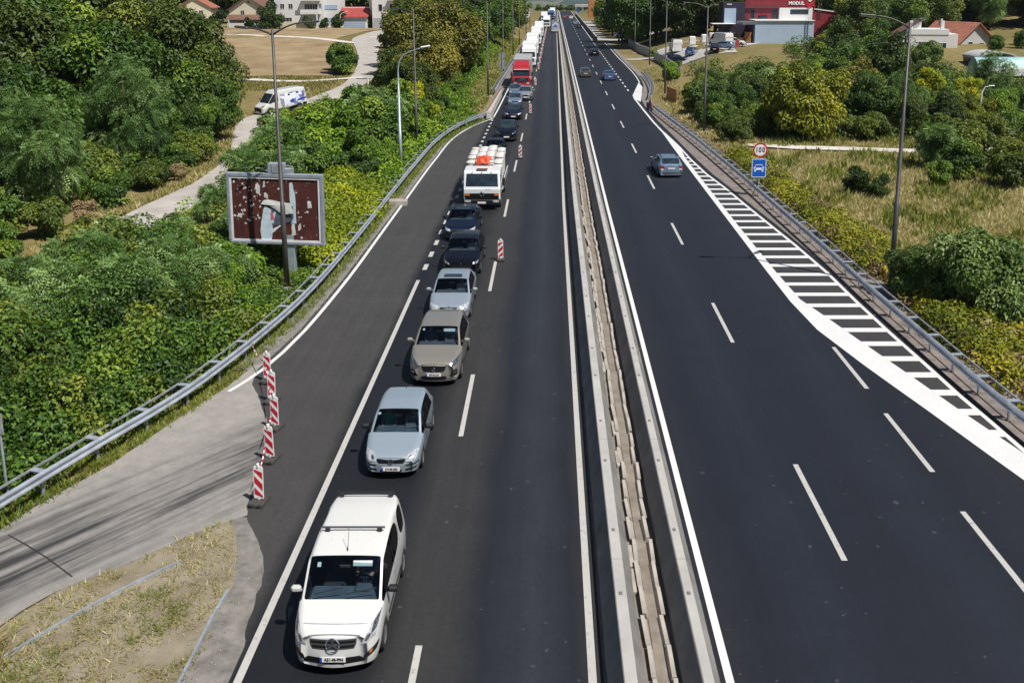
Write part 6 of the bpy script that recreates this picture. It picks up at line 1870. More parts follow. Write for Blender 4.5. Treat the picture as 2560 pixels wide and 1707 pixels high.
# ------------------------------------------------------------------ buildings
mat('render_white', (0.70, 0.69, 0.68), 0.85, var=0.06, scale=.4)
mat('render_cream', (0.68, 0.62, 0.46), 0.85, var=0.08, scale=.4)
mat('render_grey', (0.42, 0.42, 0.43), 0.85, var=0.1, scale=.4)
mat('render_pink', (0.34, 0.16, 0.16), 0.85, var=0.1, scale=.4)
mat('roof_tile', (0.34, 0.13, 0.085), 0.8, var=0.25, scale=1.2, bump=.5, bscale=6)
mat('roof_brown', (0.16, 0.085, 0.06), 0.8, var=0.25, scale=1.2, bump=.5, bscale=6)
mat('roof_red', (0.34, 0.055, 0.05), 0.7, var=0.15, scale=1.0, bump=.4, bscale=6)
mat('roof_pale', (0.55, 0.53, 0.50), 0.75, var=0.1, scale=.5)
mat('clad_maroon', (0.23, 0.025, 0.035), 0.5, var=0.12, scale=.6)
mat('clad_dark', (0.035, 0.03, 0.05), 0.45, var=0.2, scale=.6)
mat('clad_blue_grey', (0.36, 0.46, 0.58), 0.55, var=0.05, scale=.4)
mat('clad_white', (0.72, 0.72, 0.72), 0.55, var=0.04, scale=.4)
mat('clad_slate', (0.13, 0.15, 0.18), 0.5, var=0.1, scale=.4)
mat('awning_white', (0.80, 0.80, 0.78), 0.6, var=0.05)

def window(parent, x, y, z, w, h, side='F', frame='frame_white', glass='window_glass', mull=1):
    """framed opening; side F faces -Y, R faces +X, L faces -X"""
    f = MB(); t = .07
    def P3(u, v, d):   # u across, v up, d outwards
        return {'F': (x + u, y - d, z + v), 'R': (x + d, y + u, z + v), 'L': (x - d, y - u, z + v)}[side]
    def bx(u0, u1, v0, v1, d0, d1):
        a = P3(u0, v0, d0); b = P3(u1, v1, d1)
        f.box(((a[0] + b[0]) / 2, (a[1] + b[1]) / 2, (a[2] + b[2]) / 2), (abs(a[0] - b[0]), abs(a[1] - b[1]), abs(a[2] - b[2])))
    bx(-w / 2, w / 2, h / 2 - t, h / 2, -.02, .05); bx(-w / 2, w / 2, -h / 2, -h / 2 + t, -.02, .05)
    bx(-w / 2, -w / 2 + t, -h / 2 + t, h / 2 - t, -.02, .05); bx(w / 2 - t, w / 2, -h / 2 + t, h / 2 - t, -.02, .05)
    for k in range(mull): 
        u = -w / 2 + w * (k + 1) / (mull + 1); bx(u - .03, u + .03, -h / 2 + t, h / 2 - t, -.02, .045)
    o = f.build('window', frame, parent)
    g_ = MB(); a = P3(-w / 2 + .02, -h / 2 + .02, -.02); b = P3(w / 2 - .02, h / 2 - .02, .018)
    g_.box(((a[0] + b[0]) / 2, (a[1] + b[1]) / 2, (a[2] + b[2]) / 2), (max(abs(a[0] - b[0]), .02), max(abs(a[1] - b[1]), .02), abs(a[2] - b[2])))
    g_.build('pane', glass, o)
    return o

def gable(parent, w, d, z, rise, axis, m_, over=.45, x=0, y=0, th=.16):
    """pitched roof with overhang; axis 'X' ridge runs along X, 'Y' ridge runs towards the viewer"""
    mb = MB()
    if axis == 'Y':
        h = w / 2 + over; k = rise / (w / 2); pr = [(-h, z - over * k), (0, z + rise), (h, z - over * k), (h, z - over * k + th), (0, z + rise + th), (-h, z - over * k + th)]
        mb.prism([(x + a, b) for a, b in pr], y - d / 2 - over, y + d / 2 + over, axis='Y')
    else:
        h = d / 2 + over; k = rise / (d / 2); pr = [(-h, z - over * k), (0, z + rise), (h, z - over * k), (h, z - over * k + th), (0, z + rise + th), (-h, z - over * k + th)]
        mb.prism([(y + a, b) for a, b in pr], x - w / 2 - over, x + w / 2 + over, axis='X')
    return mb.build('roof', m_, parent)

def gable_wall(parent, w, d, h, rise, axis, m_, x=0, y=0, z=-1.0):
    mb = MB()
    if axis == 'Y': mb.prism([(x - w / 2, z), (x + w / 2, z), (x + w / 2, h), (x, h + rise - .02), (x - w / 2, h)], y - d / 2, y + d / 2, axis='Y')
    else: mb.prism([(y - d / 2, z), (y + d / 2, z), (y + d / 2, h), (y, h + rise - .02), (y - d / 2, h)], x - w / 2, x + w / 2, axis='X')
    return mb.build('wall', m_, parent)

zh = 3.9
# cream gabled house, far left
h1 = thing('house', 'cream house with red gable roof, leftmost behind the fields', 'house', (-88.5, 246, zh), R(8))
gable_wall(h1, 8, 9, 4.8, 2.3, 'Y', 'render_cream'); gable(h1, 8, 9, 4.8, 2.3, 'Y', 'roof_tile')
for x in (-1.8, 1.6): window(h1, x, -4.5, 3.5, 1.1, 1.3)
# second cream house, brown roof with a lean-to
h2 = thing('house', 'cream house with brown gable and dark lean-to roof, behind the fields', 'house', (-73.4, 243, zh), R(-3))
gable_wall(h2, 9.6, 9, 4.3, 3.2, 'Y', 'render_cream'); gable(h2, 9.6, 9, 4.3, 3.2, 'Y', 'roof_brown', .6)
for x in (-1.4, 2.4): window(h2, x, -4.5, 3.6, 1.0, 1.2, mull=1)
window(h2, .2, -4.5, 6.1, .7, .7, mull=0)
MB().prism([(-7.2, 1.9), (-4.5, 3.0), (-4.5, 3.15), (-7.2, 2.05)], -4.6, 4.6).build('lean_to_roof', 'roof_brown', h2)
MB().box((0, -7.0, .55), (8.8, .25, 1.3)).build('garden_wall', 'render_white', h2)
for x in (-4, 0, 4): MB().box((x, -7.1, 1.2), (.22, .22, 1.8)).build('porch_post', 'render_white', h2)
# large white apartment house
h3 = thing('house', 'large white apartment house with balconies behind the fields', 'house', (-60.4, 240, zh))
MB().box((0, 0, 4.5), (11.6, 10, 11)).build('wall', 'render_white', h3)
MB().box((6.9, 1.0, 4.2), (4.2, 8.5, 10)).build('wing', 'render_white', h3)
MB().box((0, 0, 10.1), (12.2, 10.6, .3)).build('roof', 'roof_pale', h3)
for x in (-3.9, -1.9): window(h3, x, -5.0, 5.2, 1.1, 1.3)
window(h3, -2.8, -5.0, 1.6, 2.2, 2.0, mull=2)
window(h3, 3.0, -5.0, 4.9, 3.2, 1.8, mull=4); window(h3, 1.6, -5.0, 1.4, 1.1, 1.3); window(h3, 5.2, -5.0, 5.3, .7, 1.2)
for z in (3.45, 6.6):
    b = MB().box((3.0, -5.7, z), (4.6, 1.5, .18)).build('balcony', 'render_white', h3)
    MB().box((3.0, -6.42, z + .55), (4.6, .06, .95)).build('parapet', 'clad_white', b)
for z, h_ in ((5.0, 1.1), (2.0, 1.0), (8.0, 1.4)): MB().box((7.2, -3.3, z), (3.4, .1, h_)).build('balcony_screen', 'clad_blue_grey', h3)
MB().box((-1.4, -5.05, .3), (8.6, .08, 2.6)).build('plinth', 'render_cream', h3)
for x in (-4.4, 4.6): MB().box((x, -6.3, 1.4), (.3, .3, 4)).build('balcony_column', 'render_white', h3)
# garage with red roof
h4 = thing('garage', 'white garage with red pitched roof beside the apartment house', 'garage', (-47.2, 237.5, zh))
MB().box((0, 0, 1.2), (6.4, 5.5, 3.2)).build('wall', 'render_white', h4)
MB().prism([(-3.2, 2.75), (.6, 5.0), (3.0, 5.0), (3.0, 4.8), (.6, 4.8), (-3.2, 2.6)], -3.5, 3.5).build('roof', 'roof_red', h4)
MB().box((0, 1.2, 4.0), (6.4, 2.0, 1.9)).build('upper_wall', 'render_white', h4)
d = MB().box((.1, -2.76, 1.2), (5.2, .06, 2.2)).build('garage_door', 'clad_blue_grey', h4)
for k in range(1, 4): MB().box((.1, -2.8, .1 + k * .55), (5.2, .02, .03)).build('door_groove', 'frame_blue_grey', d)
# tall white house right
h5 = thing('house', 'tall white house with balconies, rightmost behind the fields', 'house', (-39.2, 238.5, zh))
MB().box((0, 0, 4.5), (6.8, 9, 11)).build('wall', 'render_white', h5)
MB().box((-4.0, 2, 3.5), (1.4, 6, 9)).build('stair_wing', 'render_white', h5)
for z in (4.9, 7.9): window(h5, -1.4, -4.5, z, 1.0, 1.7, mull=0)
for z in (3.6, 6.7, 9.6):
    b = MB().box((1.9, -5.0, z), (3.0, 1.2, .16)).build('balcony', 'render_white', h5)
    MB().box((1.9, -5.57, z + .5), (3.0, .06, .95)).build('parapet', 'clad_white' if z > 5 else 'clad_slate', b)
    window(h5, 1.7, -4.5, z + 1.25, 1.8, 1.9, mull=1)
MB().box((-1.9, -4.56, 1.2), (2.4, .08, 2.6)).build('garage_door', 'render_grey', h5)
MB().box((1.9, -4.56, 1.2), (3.0, .08, 2.9)).build('plinth', 'clad_slate', h5); window(h5, 1.9, -4.62, 1.8, 1.5, 1.1, mull=1)
for z in (3.2, 6.3): MB().box((-4.1, -1.1, z), (.7, .5, .6)).build('air_unit', 'lamp_white', h5)
# short garden lamp by the garage
root = thing('street_lamp', 'small white curved street lamp in front of the red-roofed garage', 'street lamp', (-50.2, 233.5, zh))
MB().tube([(0, 0, 0), (0, 0, 3.1), (.3, 0, 3.5), (1.4, 0, 4.0)], [.10, .08, .06, .05], 8).build('pole', 'lamp_white', root)
MB().box((1.6, 0, 4.05), (.6, .3, .1), b=.03).build('lamp_head', 'lamp_white', root)

# trade building
zy = 3.0
tb = thing('trade_building', 'maroon and white flat-roofed trade building lettered MODUL', 'building', (38.7, 187.6, zy))
MB().box((6.35, 3.4, 1.9), (11.3, 6.5, 4.8)).build('front_block', 'clad_blue_grey', tb)
MB().box((6.35, 3.3, 4.34), (11.5, 6.9, .14)).build('front_coping', 'clad_white', tb)
MB().box((12.03, 3.4, 1.9), (.08, 6.4, 4.4)).build('front_block_flank', 'clad_slate', tb)
MB().box((6.7, 9.4, 3.6), (13.8, 6.0, 8.2)).build('rear_block', 'clad_maroon', tb)
MB().box((6.7, 6.28, 7.55), (13.8, .3, 1.5)).build('fascia', 'clad_maroon', tb)
MB().box((9.85, 6.30, 5.5), (6.7, .2, 2.35)).build('white_panel', 'clad_white', tb)
window(tb, 10.6, 6.20, 5.85, 3.6, .95, frame='bar_grey', mull=0)
MB().box((3.2, 6.2, 6.72), (6.8, .5, .26)).build('ledge', 'bar_grey', tb); MB().box((6.45, 6.2, 5.5), (.25, .35, 2.4)).build('ledge_post', 'bar_grey', tb)
for x in (1.4, 5.6): window(tb, x, 6.36, 5.3, .85, 2.0, frame='bar_grey', mull=0)
window(tb, 3.4, 6.36, 4.75, 1.7, .8, frame='mesh_black', mull=0)
MB().box((-2.4, 8.4, 3.6), (4.3, 5.5, 8.2)).build('dark_block', 'clad_dark', tb)
MB().box((-3.2, 5.6, 5.1), (2.3, .1, 2.9)).build('roller_panel', 'clad_blue_grey', tb)
MB().box((-4.8, 4.2, 3.62), (4.6, 2.8, .12), b=.03).build('awning', 'awning_white', tb)
MB().prism([(13.7, -1), (18.6, -1), (18.6, 5.6), (13.7, 6.3)], 8.0, 14, axis='Y').build('side_hall', 'clad_maroon', tb)
MB().prism([(13.6, 6.32), (18.9, 5.62), (18.9, 5.85), (13.6, 6.55)], 7.8, 14.2, axis='Y').build('side_hall_roof', 'clad_white', tb)
MB().box((18.7, 7.9, 2.4), (.14, .14, 6.2)).build('downpipe', 'clad_white', tb)
for x in (15.2, 16.5): window(tb, x, 8.0, 2.3, .8, .55, mull=0, frame='mesh_black')
for (x, y, z0, z1) in ((10.6, .05, 1.0, 4.6), (15.0, 7.9, 4.4, 7.6)):
    l_ = MB()
    for s in (-.28, .28): l_.box((x + s, y, (z0 + z1) / 2), (.07, .07, z1 - z0))
    lo_ = l_.build('ladder_rail', 'bar_grey', tb)
    for k in range(8): MB().box((x, y, z0 + .3 + k * (z1 - z0 - .5) / 7), (.5, .04, .05)).build('rung', 'bar_grey', lo_)
o = obj('lettering', text_mesh('MODUL', .80, .05, 'sign_white', bold=.03), tb, (9.9, 6.05, 7.5), (R(90), 0, 0), (1.1, 1.1, 1))
obj('lettering', text_mesh('MODUL', .5, .03, 'sign_white', bold=.02), tb, (-3.4, 5.6, 7.3), (R(90), 0, 0), (.55, .7, 1))
LX = 12.55
MB().prism([(LX - .4, 8.02), (LX, 7.76), (LX + .4, 8.02), (LX, 8.28)], 6.04, 6.1, axis='Y').build('logo_diamond', 'sign_white', tb)
mat('logo_red', (0.62, 0.03, 0.05), 0.4)
for dz in (0, -.42): MB().prism([(LX - .75, 7.85 + dz), (LX, 7.35 + dz), (LX + .75, 7.85 + dz), (LX + .75, 7.55 + dz), (LX, 7.05 + dz), (LX - .75, 7.55 + dz)], 6.04, 6.1, axis='Y').build('logo_chevron', 'logo_red', tb)
MB().box((-.75, 1.2, 3.9), (2.8, 6, .5)).build('yard_canopy', 'clad_slate', tb)
MB().box((.5, 3.2, 1.8), (.3, 6, 4.2)).build('yard_wall', 'clad_dark', tb)
# pallets and crates
mat('pallet_wood', (0.40, 0.20, 0.08), 0.85, var=0.3, scale=4)
mat('wrapped', (0.60, 0.50, 0.47), 0.4, var=0.3, scale=2)
rk = random.Random(2)
pmx = MB()
for k in range(3): pmx.box((0, 0, .0 + k * .0), (.01, .01, .01))
pm_ = MB()
for k in range(5): pm_.box((-.5 + .25 * k, 0, .13), (.16, .8, .025))
for k in (-1, 0, 1): pm_.box((0, k * .36, .06), (1.15, .1, .1))
pm_ = pm_.mesh('pallet', 'pallet_wood')
labs = ['tall leaning stack', 'low stack nearest the grey wall', 'middle stack', 'stack nearest the white car', 'stack at the back']
for si, (x, y, n_) in enumerate(((38.1, 188.2, 14), (36.6, 187.8, 7), (35.4, 188.0, 5), (34.0, 188.6, 12), (36.2, 190.2, 11))):
    for k in range(n_):
        o = obj('pallet', pm_, None, (x + rk.uniform(-.06, .06), y + rk.uniform(-.06, .06), land1(x, y) + .06 + k * .155), (0, 0, rk.uniform(-.15, .15)))
        tag(o, 'bare wooden pallet in the stacks beside the trade building', 'pallet', 'pallets by the trade building')
for k, (x, y, m_, lab) in enumerate(((31.8, 189.5, 'wrapped', 'brownish wrapped pallet load behind the small white car'), (35.6, 192, 'wrapped', 'wrapped pallet load under the awning'), (27.4, 188, 'lamp_white', 'white bulk bag standing left in the yard'), (29.6, 187, 'lamp_white', 'white upright bag beside the parked vans'), (33.9, 176.5, 'roof_red', 'small red cabinet at the yard edge'))):
    o = MB().box((0, 0, .9 if k < 4 else .6), (1.9 if k < 2 else 1.2, 1.2, 1.9 if k < 2 else 1.6) if k < 4 else (.6, .5, 1.3), b=.15 if k < 4 else .02).build(['wrapped_load', 'wrapped_load', 'bulk_bag', 'bulk_bag', 'cabinet'][k], m_)
    o.location = (x, y, land1(x, y) + .1); tag(o, lab, ['pallet load', 'pallet load', 'bag', 'bag', 'cabinet'][k])
# fences on the right
fm = MB().box((0, 0, .8), (1.94, .05, 1.6)).mesh('fence_panel', 'render_grey')
fp = MB().box((0, 0, .9), (.09, .09, 1.9)).mesh('fence_post', 'galvanised')
def fence(label, pts, name='fence'):
    root = thing(name, label, 'fence', (pts[0][0], pts[0][1], 0))
    o = Vector((pts[0][0], pts[0][1], 0))
    for a, b in zip(pts[:-1], pts[1:]):
        a = Vector((a[0], a[1], 0)); b = Vector((b[0], b[1], 0)); n_ = max(1, round((b - a).length / 2)); ang = math.atan2(b.y - a.y, b.x - a.x)
        for k in range(n_):
            q = a.lerp(b, (k + .5) / n_); p = a.lerp(b, k / n_)
            obj('fence_panel', fm, root, (q.x - o.x, q.y - o.y, land1(q.x, q.y)), (0, 0, ang), ((b - a).length / n_ / 2, 1, 1))
            obj('fence_post', fp, root, (p.x - o.x, p.y - o.y, land1(p.x, p.y)))
    return root
fence('grey panel fence slanting along the yard edge', [(19.4, 146), (19.9, 160), (20.0, 172), (19.6, 184)])
fence('weathered grey panel fence between side street and driveway', [(19.6, 192), (18.9, 205), (18.6, 232)])
ws = thing('timber_screen', 'orange timber screen on the verge behind the slip exit', 'screen', (14.85, 118, 0), R(-82))
for k in range(16):
    MB().box((-2.2 + k * .29, 0, .8), (.26, .04, 1.6), b=.008).build('plank', 'timber_orange', ws)
MB().box((0, .05, 1.2), (4.7, .06, .1)).build('rail', 'timber_orange', ws)
tag(MB().box((0, 0, 1.6), (1.5, .1, 1.1)).build('notice_board', 'timber_orange'), 'small yellow-orange notice board at the far verge', 'sign').location = (19.4, 238, land1(19.4, 238))
tag(MB().box((0, 0, 2.5), (3.4, 5, 7)).build('orange_building', 'timber_orange'), 'orange-red tower block corner showing above the far right trees', 'building').location = (17.2, 400, 2.2)

# white house with red-roofed house on the right
wh = thing('house', 'white flat-roofed house with roof terrace on the right hillside', 'house', (66.2, 170.5, -.4), R(-8))
MB().box((-.6, 0, 2.6), (9.0, 8, 7.2)).build('wall', 'render_white', wh)
MB().box((-.9, -1.0, 6.55), (6.6, 6.2, .9)).build('terrace_parapet', 'clad_white', wh)
MB().prism([(-5.4, 6.0), (-1.6, 8.4), (-1.6, 8.6), (-5.6, 6.1)], -2, 4, axis='Y').build('mono_roof', 'roof_brown', wh)
MB().prism([(-5.1, 5.8), (-1.7, 5.8), (-1.7, 8.3), (-5.1, 6.1)], -1.6, 3.6, axis='Y').build('upper_wall', 'render_white', wh)
for x in (-3.6, 1.6): MB().box((x, -2.5, 7.3), (.5, .5, 2.2)).build('chimney', 'render_white', wh)
window(wh, -1.6, -4.0, 4.2, 2.0, 1.5, mull=2); window(wh, 1.4, -4.0, 4.1, 1.5, 1.3, mull=1); window(wh, 1.4, -4.0, .8, 1.0, 1.1, mull=1)
b = MB().box((.2, -4.6, 2.6), (5.2, 1.3, .18)).build('balcony', 'render_white', wh); MB().box((.2, -5.2, 3.1), (5.2, .06, .9)).build('parapet', 'render_white', b)
rh = thing('house', 'grey house with orange tiled roof and dormer on the right hillside', 'house', (75.0, 180, .3), R(24))
gable_wall(rh, 9.5, 9, 3.4, 3.6, 'Y', 'render_grey'); gable(rh, 9.5, 9, 3.4, 3.6, 'Y', 'roof_tile', .8)
for x, z in ((-1.2, 3.1), (1.6, 2.9)): window(rh, x, -4.5, z, 1.2, 1.3, mull=0)
gable_wall(rh, 3.4, 3, 3.6, 1.7, 'Y', 'render_white', x=4.2, y=-1.6); gable(rh, 3.4, 3, 3.6, 1.7, 'Y', 'roof_tile', .35, x=4.2, y=-1.6)
window(rh, 4.2, -3.1, 3.4, .7, 1.2, mull=0)
MB().box((-1.8, 2.2, 7.0), (.5, .5, 1.2)).build('chimney', 'render_grey', rh)
ph = thing('house', 'pale house with white roof at the upper right corner', 'house', (103, 232, 6.2), R(-12))
MB().box((0, 0, 2), (12, 8, 7)).build('wall', 'render_grey', ph)
MB().prism([(-5, 5.4), (4.5, 7.2), (4.5, 7.4), (-5, 5.6)], -6.8, 6.3).build('roof', 'roof_pale', ph)
for x in (-2.2, -1.0): window(ph, x, -4.0, 4.2, .8, 1.2, mull=0)
MB().box((.6, -5.2, 2.2), (4.5, 3.0, .25)).build('porch_roof', 'roof_pale', ph); MB().box((.3, -4.6, 3.5), (.5, .5, 4.5)).build('chimney', 'render_pink', ph)
p2 = thing('house', 'pink house with terracotta lean-to at the upper right corner', 'house', (113.5, 236, 6.5), R(-12))
MB().box((0, 0, 2), (7, 8, 6.6)).build('wall', 'render_pink', p2)
gable(p2, 7, 8, 5.3, 1.2, 'X', 'roof_pale', .7)
MB().prism([(-5.6, 2.2), (-4, 3.0), (-4, 3.15), (-5.6, 2.35)], -3.6, 3.0).build('lean_to_roof', 'roof_tile', p2)
b = MB().box((2.8, -5, 2.5), (3.2, 2, .2)).build('balcony', 'render_white', p2); MB().box((2.8, -5.98, 3.0), (3.2, .06, .9)).build('parapet', 'render_white', b)
p3 = thing('house', 'house with terracotta roof at the right edge of the hillside', 'house', (126, 238, 6.5), R(-10))
gable_wall(p3, 9, 9, 2.6, 3, 'Y', 'render_cream'); gable(p3, 9, 9, 2.6, 3, 'Y', 'roof_tile', .6)
for k, (x, y, z, lab) in enumerate(((88, 300, 12, 'distant terracotta roof left of the dark conifer'), (112, 300, 10.5, 'distant dark maroon roof above the pale house'), (132, 300, 10.5, 'distant maroon roof at the right above the pink house'))):
    q = thing('house', lab, 'house', (x, y, z - 2), R(90 if k else 0)); gable_wall(q, 10, 12, 3, 3, 'Y', 'render_white'); gable(q, 10, 12, 3, 3, 'Y', ['roof_tile', 'roof_brown', 'roof_brown'][k], .6)
# greenhouses
mat('polytunnel', (0.30, 0.52, 0.56), 0.3, var=0.25, scale=1.5)
mat('polytunnel_white', (0.66, 0.70, 0.72), 0.35, var=0.1, scale=1.5)
for k, (x, y, w, lab) in enumerate(((66.5, 142, 9, 'long blue-green polytunnel in front of the white house'), (79.5, 141, 6, 'blue-green polytunnel at the right of the yellow trees'))):
    q = thing('polytunnel', lab, 'greenhouse', (x, y, land1(x, y)))
    arc = [(1.9 * math.cos(a), 2.6 * math.sin(a)) for a in np.linspace(0, math.pi, 13)]
    MB().prism(arc, -w / 2, w / 2).build('cover', 'polytunnel', q)
    MB().prism([(-1.96, 0), (-1.96, 1.0), (-1.86, 1.3), (-1.80, 1.3), (-1.80, 0)], -w / 2 + .02, w / 2 - .02).build('side_sheet', 'polytunnel_white', q)
q = thing('polytunnel', 'dark-mouthed arched shed roof behind the blue-green polytunnel', 'greenhouse', (67.5, 149, land1(67.5, 149)))
arc = [(3.0 * math.cos(a), 1.2 + 1.0 * math.sin(a)) for a in np.linspace(0, math.pi, 13)]
MB().prism(arc + [(a * .94, b - .18) for a, b in arc[::-1]], -3, 3, axis='Y').build('cover', 'render_grey', q)
MB().prism([(a * .93, b - .2) for a, b in arc] + [(-2.7, 0), (2.7, 0)], 1, 3, axis='Y').build('back_wall', 'clad_dark', q)
# far overpass and gantry
ov = thing('overpass', 'grey concrete overpass across the far end of the motorway', 'bridge', (31, 600, -2.6))
MB().box((0, 0, 4.6), (32, 9, .9)).build('deck', 'render_grey', ov); MB().box((0, -4.5, 5.4), (32, .2, .6)).build('parapet', 'render_white', ov)
for x in (-14, -5, 5, 14): MB().box((x, 0, 2), (1.2, 5, 4.4)).build('pier', 'render_grey', ov)
sg = thing('traffic_sign', 'far round blue sign at the right edge of the motorway', 'traffic sign', (12.6, 440, 0))
MB().tube([(0, 0, 0), (0, 0, 3.4)], .06, 6).build('post', 'galvanised', sg); MB().lathe([(0, -.02), (.75, -.02), (.75, .02), (0, .02)], 'Y', 16, c=(0, -.1, 3.0)).build('plate', 'sign_blue', sg)
# ------------------------------------------------------------------ foliage
leafmat('leaf_green', (0.020, 0.050, 0.009), (0.072, 0.150, 0.018), (0.235, 0.320, 0.032))
leafmat('leaf_olive', (0.030, 0.050, 0.009), (0.098, 0.145, 0.019), (0.275, 0.295, 0.038))
leafmat('leaf_walnut', (0.048, 0.050, 0.009), (0.150, 0.150, 0.021), (0.320, 0.265, 0.042))
leafmat('leaf_fresh', (0.045, 0.105, 0.010), (0.145, 0.265, 0.018), (0.340, 0.450, 0.028))
leafmat('leaf_yellow', (0.130, 0.185, 0.008), (0.340, 0.390, 0.014), (0.560, 0.500, 0.018))
leafmat('leaf_acacia', (0.034, 0.076, 0.018), (0.118, 0.215, 0.050), (0.350, 0.480, 0.180))
leafmat('leaf_willow', (0.040, 0.080, 0.014), (0.125, 0.205, 0.040), (0.360, 0.440, 0.170))
leafmat('leaf_dark', (0.012, 0.028, 0.006), (0.038, 0.072, 0.012), (0.100, 0.145, 0.022))
leafmat('leaf_bramble', (0.065, 0.090, 0.007), (0.210, 0.230, 0.012), (0.460, 0.370, 0.024))
leafmat('leaf_dry', (0.13, 0.08, 0.04), (0.30, 0.21, 0.11), (0.48, 0.37, 0.20), trans=.15)
leafmat('grass_green', (0.060, 0.095, 0.012), (0.150, 0.205, 0.025), (0.290, 0.300, 0.060), trans=.25)
leafmat('grass_dry', (0.17, 0.165, 0.045), (0.40, 0.335, 0.130), (0.64, 0.55, 0.30), trans=.25)

def unit(v):
    n = np.linalg.norm(v, axis=1, keepdims=True); n[n == 0] = 1
    return v / n

def leaf_frame(rg, n, A, out):
    """leaf blades roughly tangent to their clump, tips hanging outwards and down"""
    N = unit(out * 1.0 + rg.normal(size=(n, 3)) * .42 + np.array([0, 0, .35]))
    T = A - N * np.sum(A * N, axis=1, keepdims=True)
    A = unit(T + N * .18)
    S = unit(np.cross(A, N))
    return A, S, np.cross(S, A)

def leaf_arrays(rg, P, A, size, aspect=.6, fold=.14, out=None):
    """one folded diamond per leaf: 4 corners, 2 triangles"""
    n = len(P)
    A, S, N = leaf_frame(rg, n, unit(A), out)
    s = size[:, None]
    b = P; t = P + A * s - np.array([0, 0, .15]) * s
    m_ = P + A * s * .5
    l_ = m_ + S * s * aspect * .5 + N * s * fold; r_ = m_ - S * s * aspect * .5 + N * s * fold
    V = np.stack([b, l_, t, r_], 1).reshape(-1, 3)
    i = np.arange(n)[:, None] * 4
    F = np.concatenate([i + np.array([[0, 2, 1]]), i + np.array([[0, 3, 2]])], 0)
    return V, F, 4

def frond_arrays(rg, P, A, size, pairs=4, out=None):
    """feather leaf: pairs of leaflets along a drooping stalk plus one at the tip"""
    n = len(P)
    A, S, N = leaf_frame(rg, n, unit(A), out)
    s = size[:, None] * 1.05; Vs = []
    for j in range(pairs + 1):
        t = (j + .6) / (pairs + .6)
        c = P + A * s * t - np.array([0, 0, 1.]) * s * .32 * t * t
        w = .36 * (1 - .35 * abs(t - .45))
        if j == pairs:
            Vs += [c - S * s * .06, c + S * s * .06, c + A * s * .26 - np.array([0, 0, 1.]) * s * .14]
        else:
            for sg in (1, -1):
                Vs += [c, c + S * sg * s * w * .55 + A * s * .15 + N * s * .03, c + S * sg * s * w + A * s * .03 - N * s * .05]
    k = len(Vs)
    V = np.stack(Vs, 1).reshape(-1, 3)
    i = np.arange(n)[:, None] * k
    F = np.concatenate([i + np.array([[3 * q, 3 * q + 1, 3 * q + 2]]) for q in range(k // 3)], 0)
    return V, F, k

def blob_points(rg, centres, radii, per, up=.25, shell=(.80, 1.08), squash=1.0):
    """leaf positions on lumpy shells; more on the upper and outer sides"""
    n = len(centres)
    cnt = np.maximum(6, (per * (radii / radii.mean()) ** 2)).astype(int)
    ci = np.repeat(np.arange(n), cnt); m_ = len(ci)
    d = unit(rg.normal(size=(m_, 3)) + np.array([0, 0, up]))
    r = rg.uniform(shell[0], shell[1], m_)
    P = centres[ci] + d * (radii[ci] * r)[:, None] * np.array([1, 1, squash])
    return P, d, ci

def crown_mesh(name, seed, rx, rz, zc, n_lobes, per, size, material, kind_='leaf', lobe=(.24, .40), top=1.0, low=-.5, tintbase=.5, yellow=0.0, aspect=.55):
    rg = np.random.default_rng(seed)
    # boughs: outer clumps grouped on a few limbs with hollows between them, and a sparse core behind
    n_limb = max(5, n_lobes // 5)
    i_ = np.arange(n_limb) + .5
    ph = np.arccos(1 - (1 - low * .95) * i_ / n_limb); th = np.pi * (1 + 5 ** .5) * i_ + rg.uniform(0, 6)
    ld = np.stack([np.cos(th) * np.sin(ph), np.sin(th) * np.sin(ph), np.cos(ph)], 1)
    ld = unit(ld + rg.normal(size=ld.shape) * .16)
    own = rg.integers(0, n_limb, n_lobes)
    lrad = rg.uniform(.66, 1.0, n_limb)
    d = unit(ld[own] + rg.normal(size=(n_lobes, 3)) * .24)
    rad = lrad[own] * rg.uniform(.62, .92, n_lobes)
    n_core = max(6, n_lobes // 5)
    dc = unit(rg.normal(size=(n_core, 3))); rc_ = rg.uniform(.12, .42, n_core)
    d = np.concatenate([d, dc]); rad = np.concatenate([rad, rc_])
    own = np.concatenate([own, rg.integers(0, n_limb, n_core)])
    cen = d * rad[:, None] * np.array([rx, rx, rz]) + np.array([0, 0, zc])
    cen += rg.normal(size=cen.shape) * rx * .03
    lr = np.concatenate([rg.uniform(lobe[0] * .72, lobe[1] * .80, n_lobes), rg.uniform(.28, .38, n_core)]) * rx
    n_all = n_lobes + n_core
    # inner fill keeps the crown from being see-through in its middle
    P, dd, ci = blob_points(rg, cen, lr, per, .35, squash=.85)
    out = P - np.array([0, 0, zc]); out = unit(out)
    A = rg.normal(size=P.shape) * .8 + out * .3 + np.array([0, 0, -.55])
    sz = rg.uniform(.7, 1.35, len(P)) * size
    lt = rg.normal(tintbase, .12, n_all) + rg.normal(0, .13, n_limb)[own]
    if yellow > 0: lt = np.where(rg.random(n_limb)[own] < yellow, lt + .35, lt)
    tint = np.clip(lt[ci] + rg.normal(0, .10, len(P)), 0, 1)
    V, F, k = frond_arrays(rg, P, A, sz, out=dd) if kind_ == 'frond' else leaf_arrays(rg, P, A, sz, aspect=aspect, out=dd)
    return np_mesh(name, V, F, material, np.repeat(tint, k))

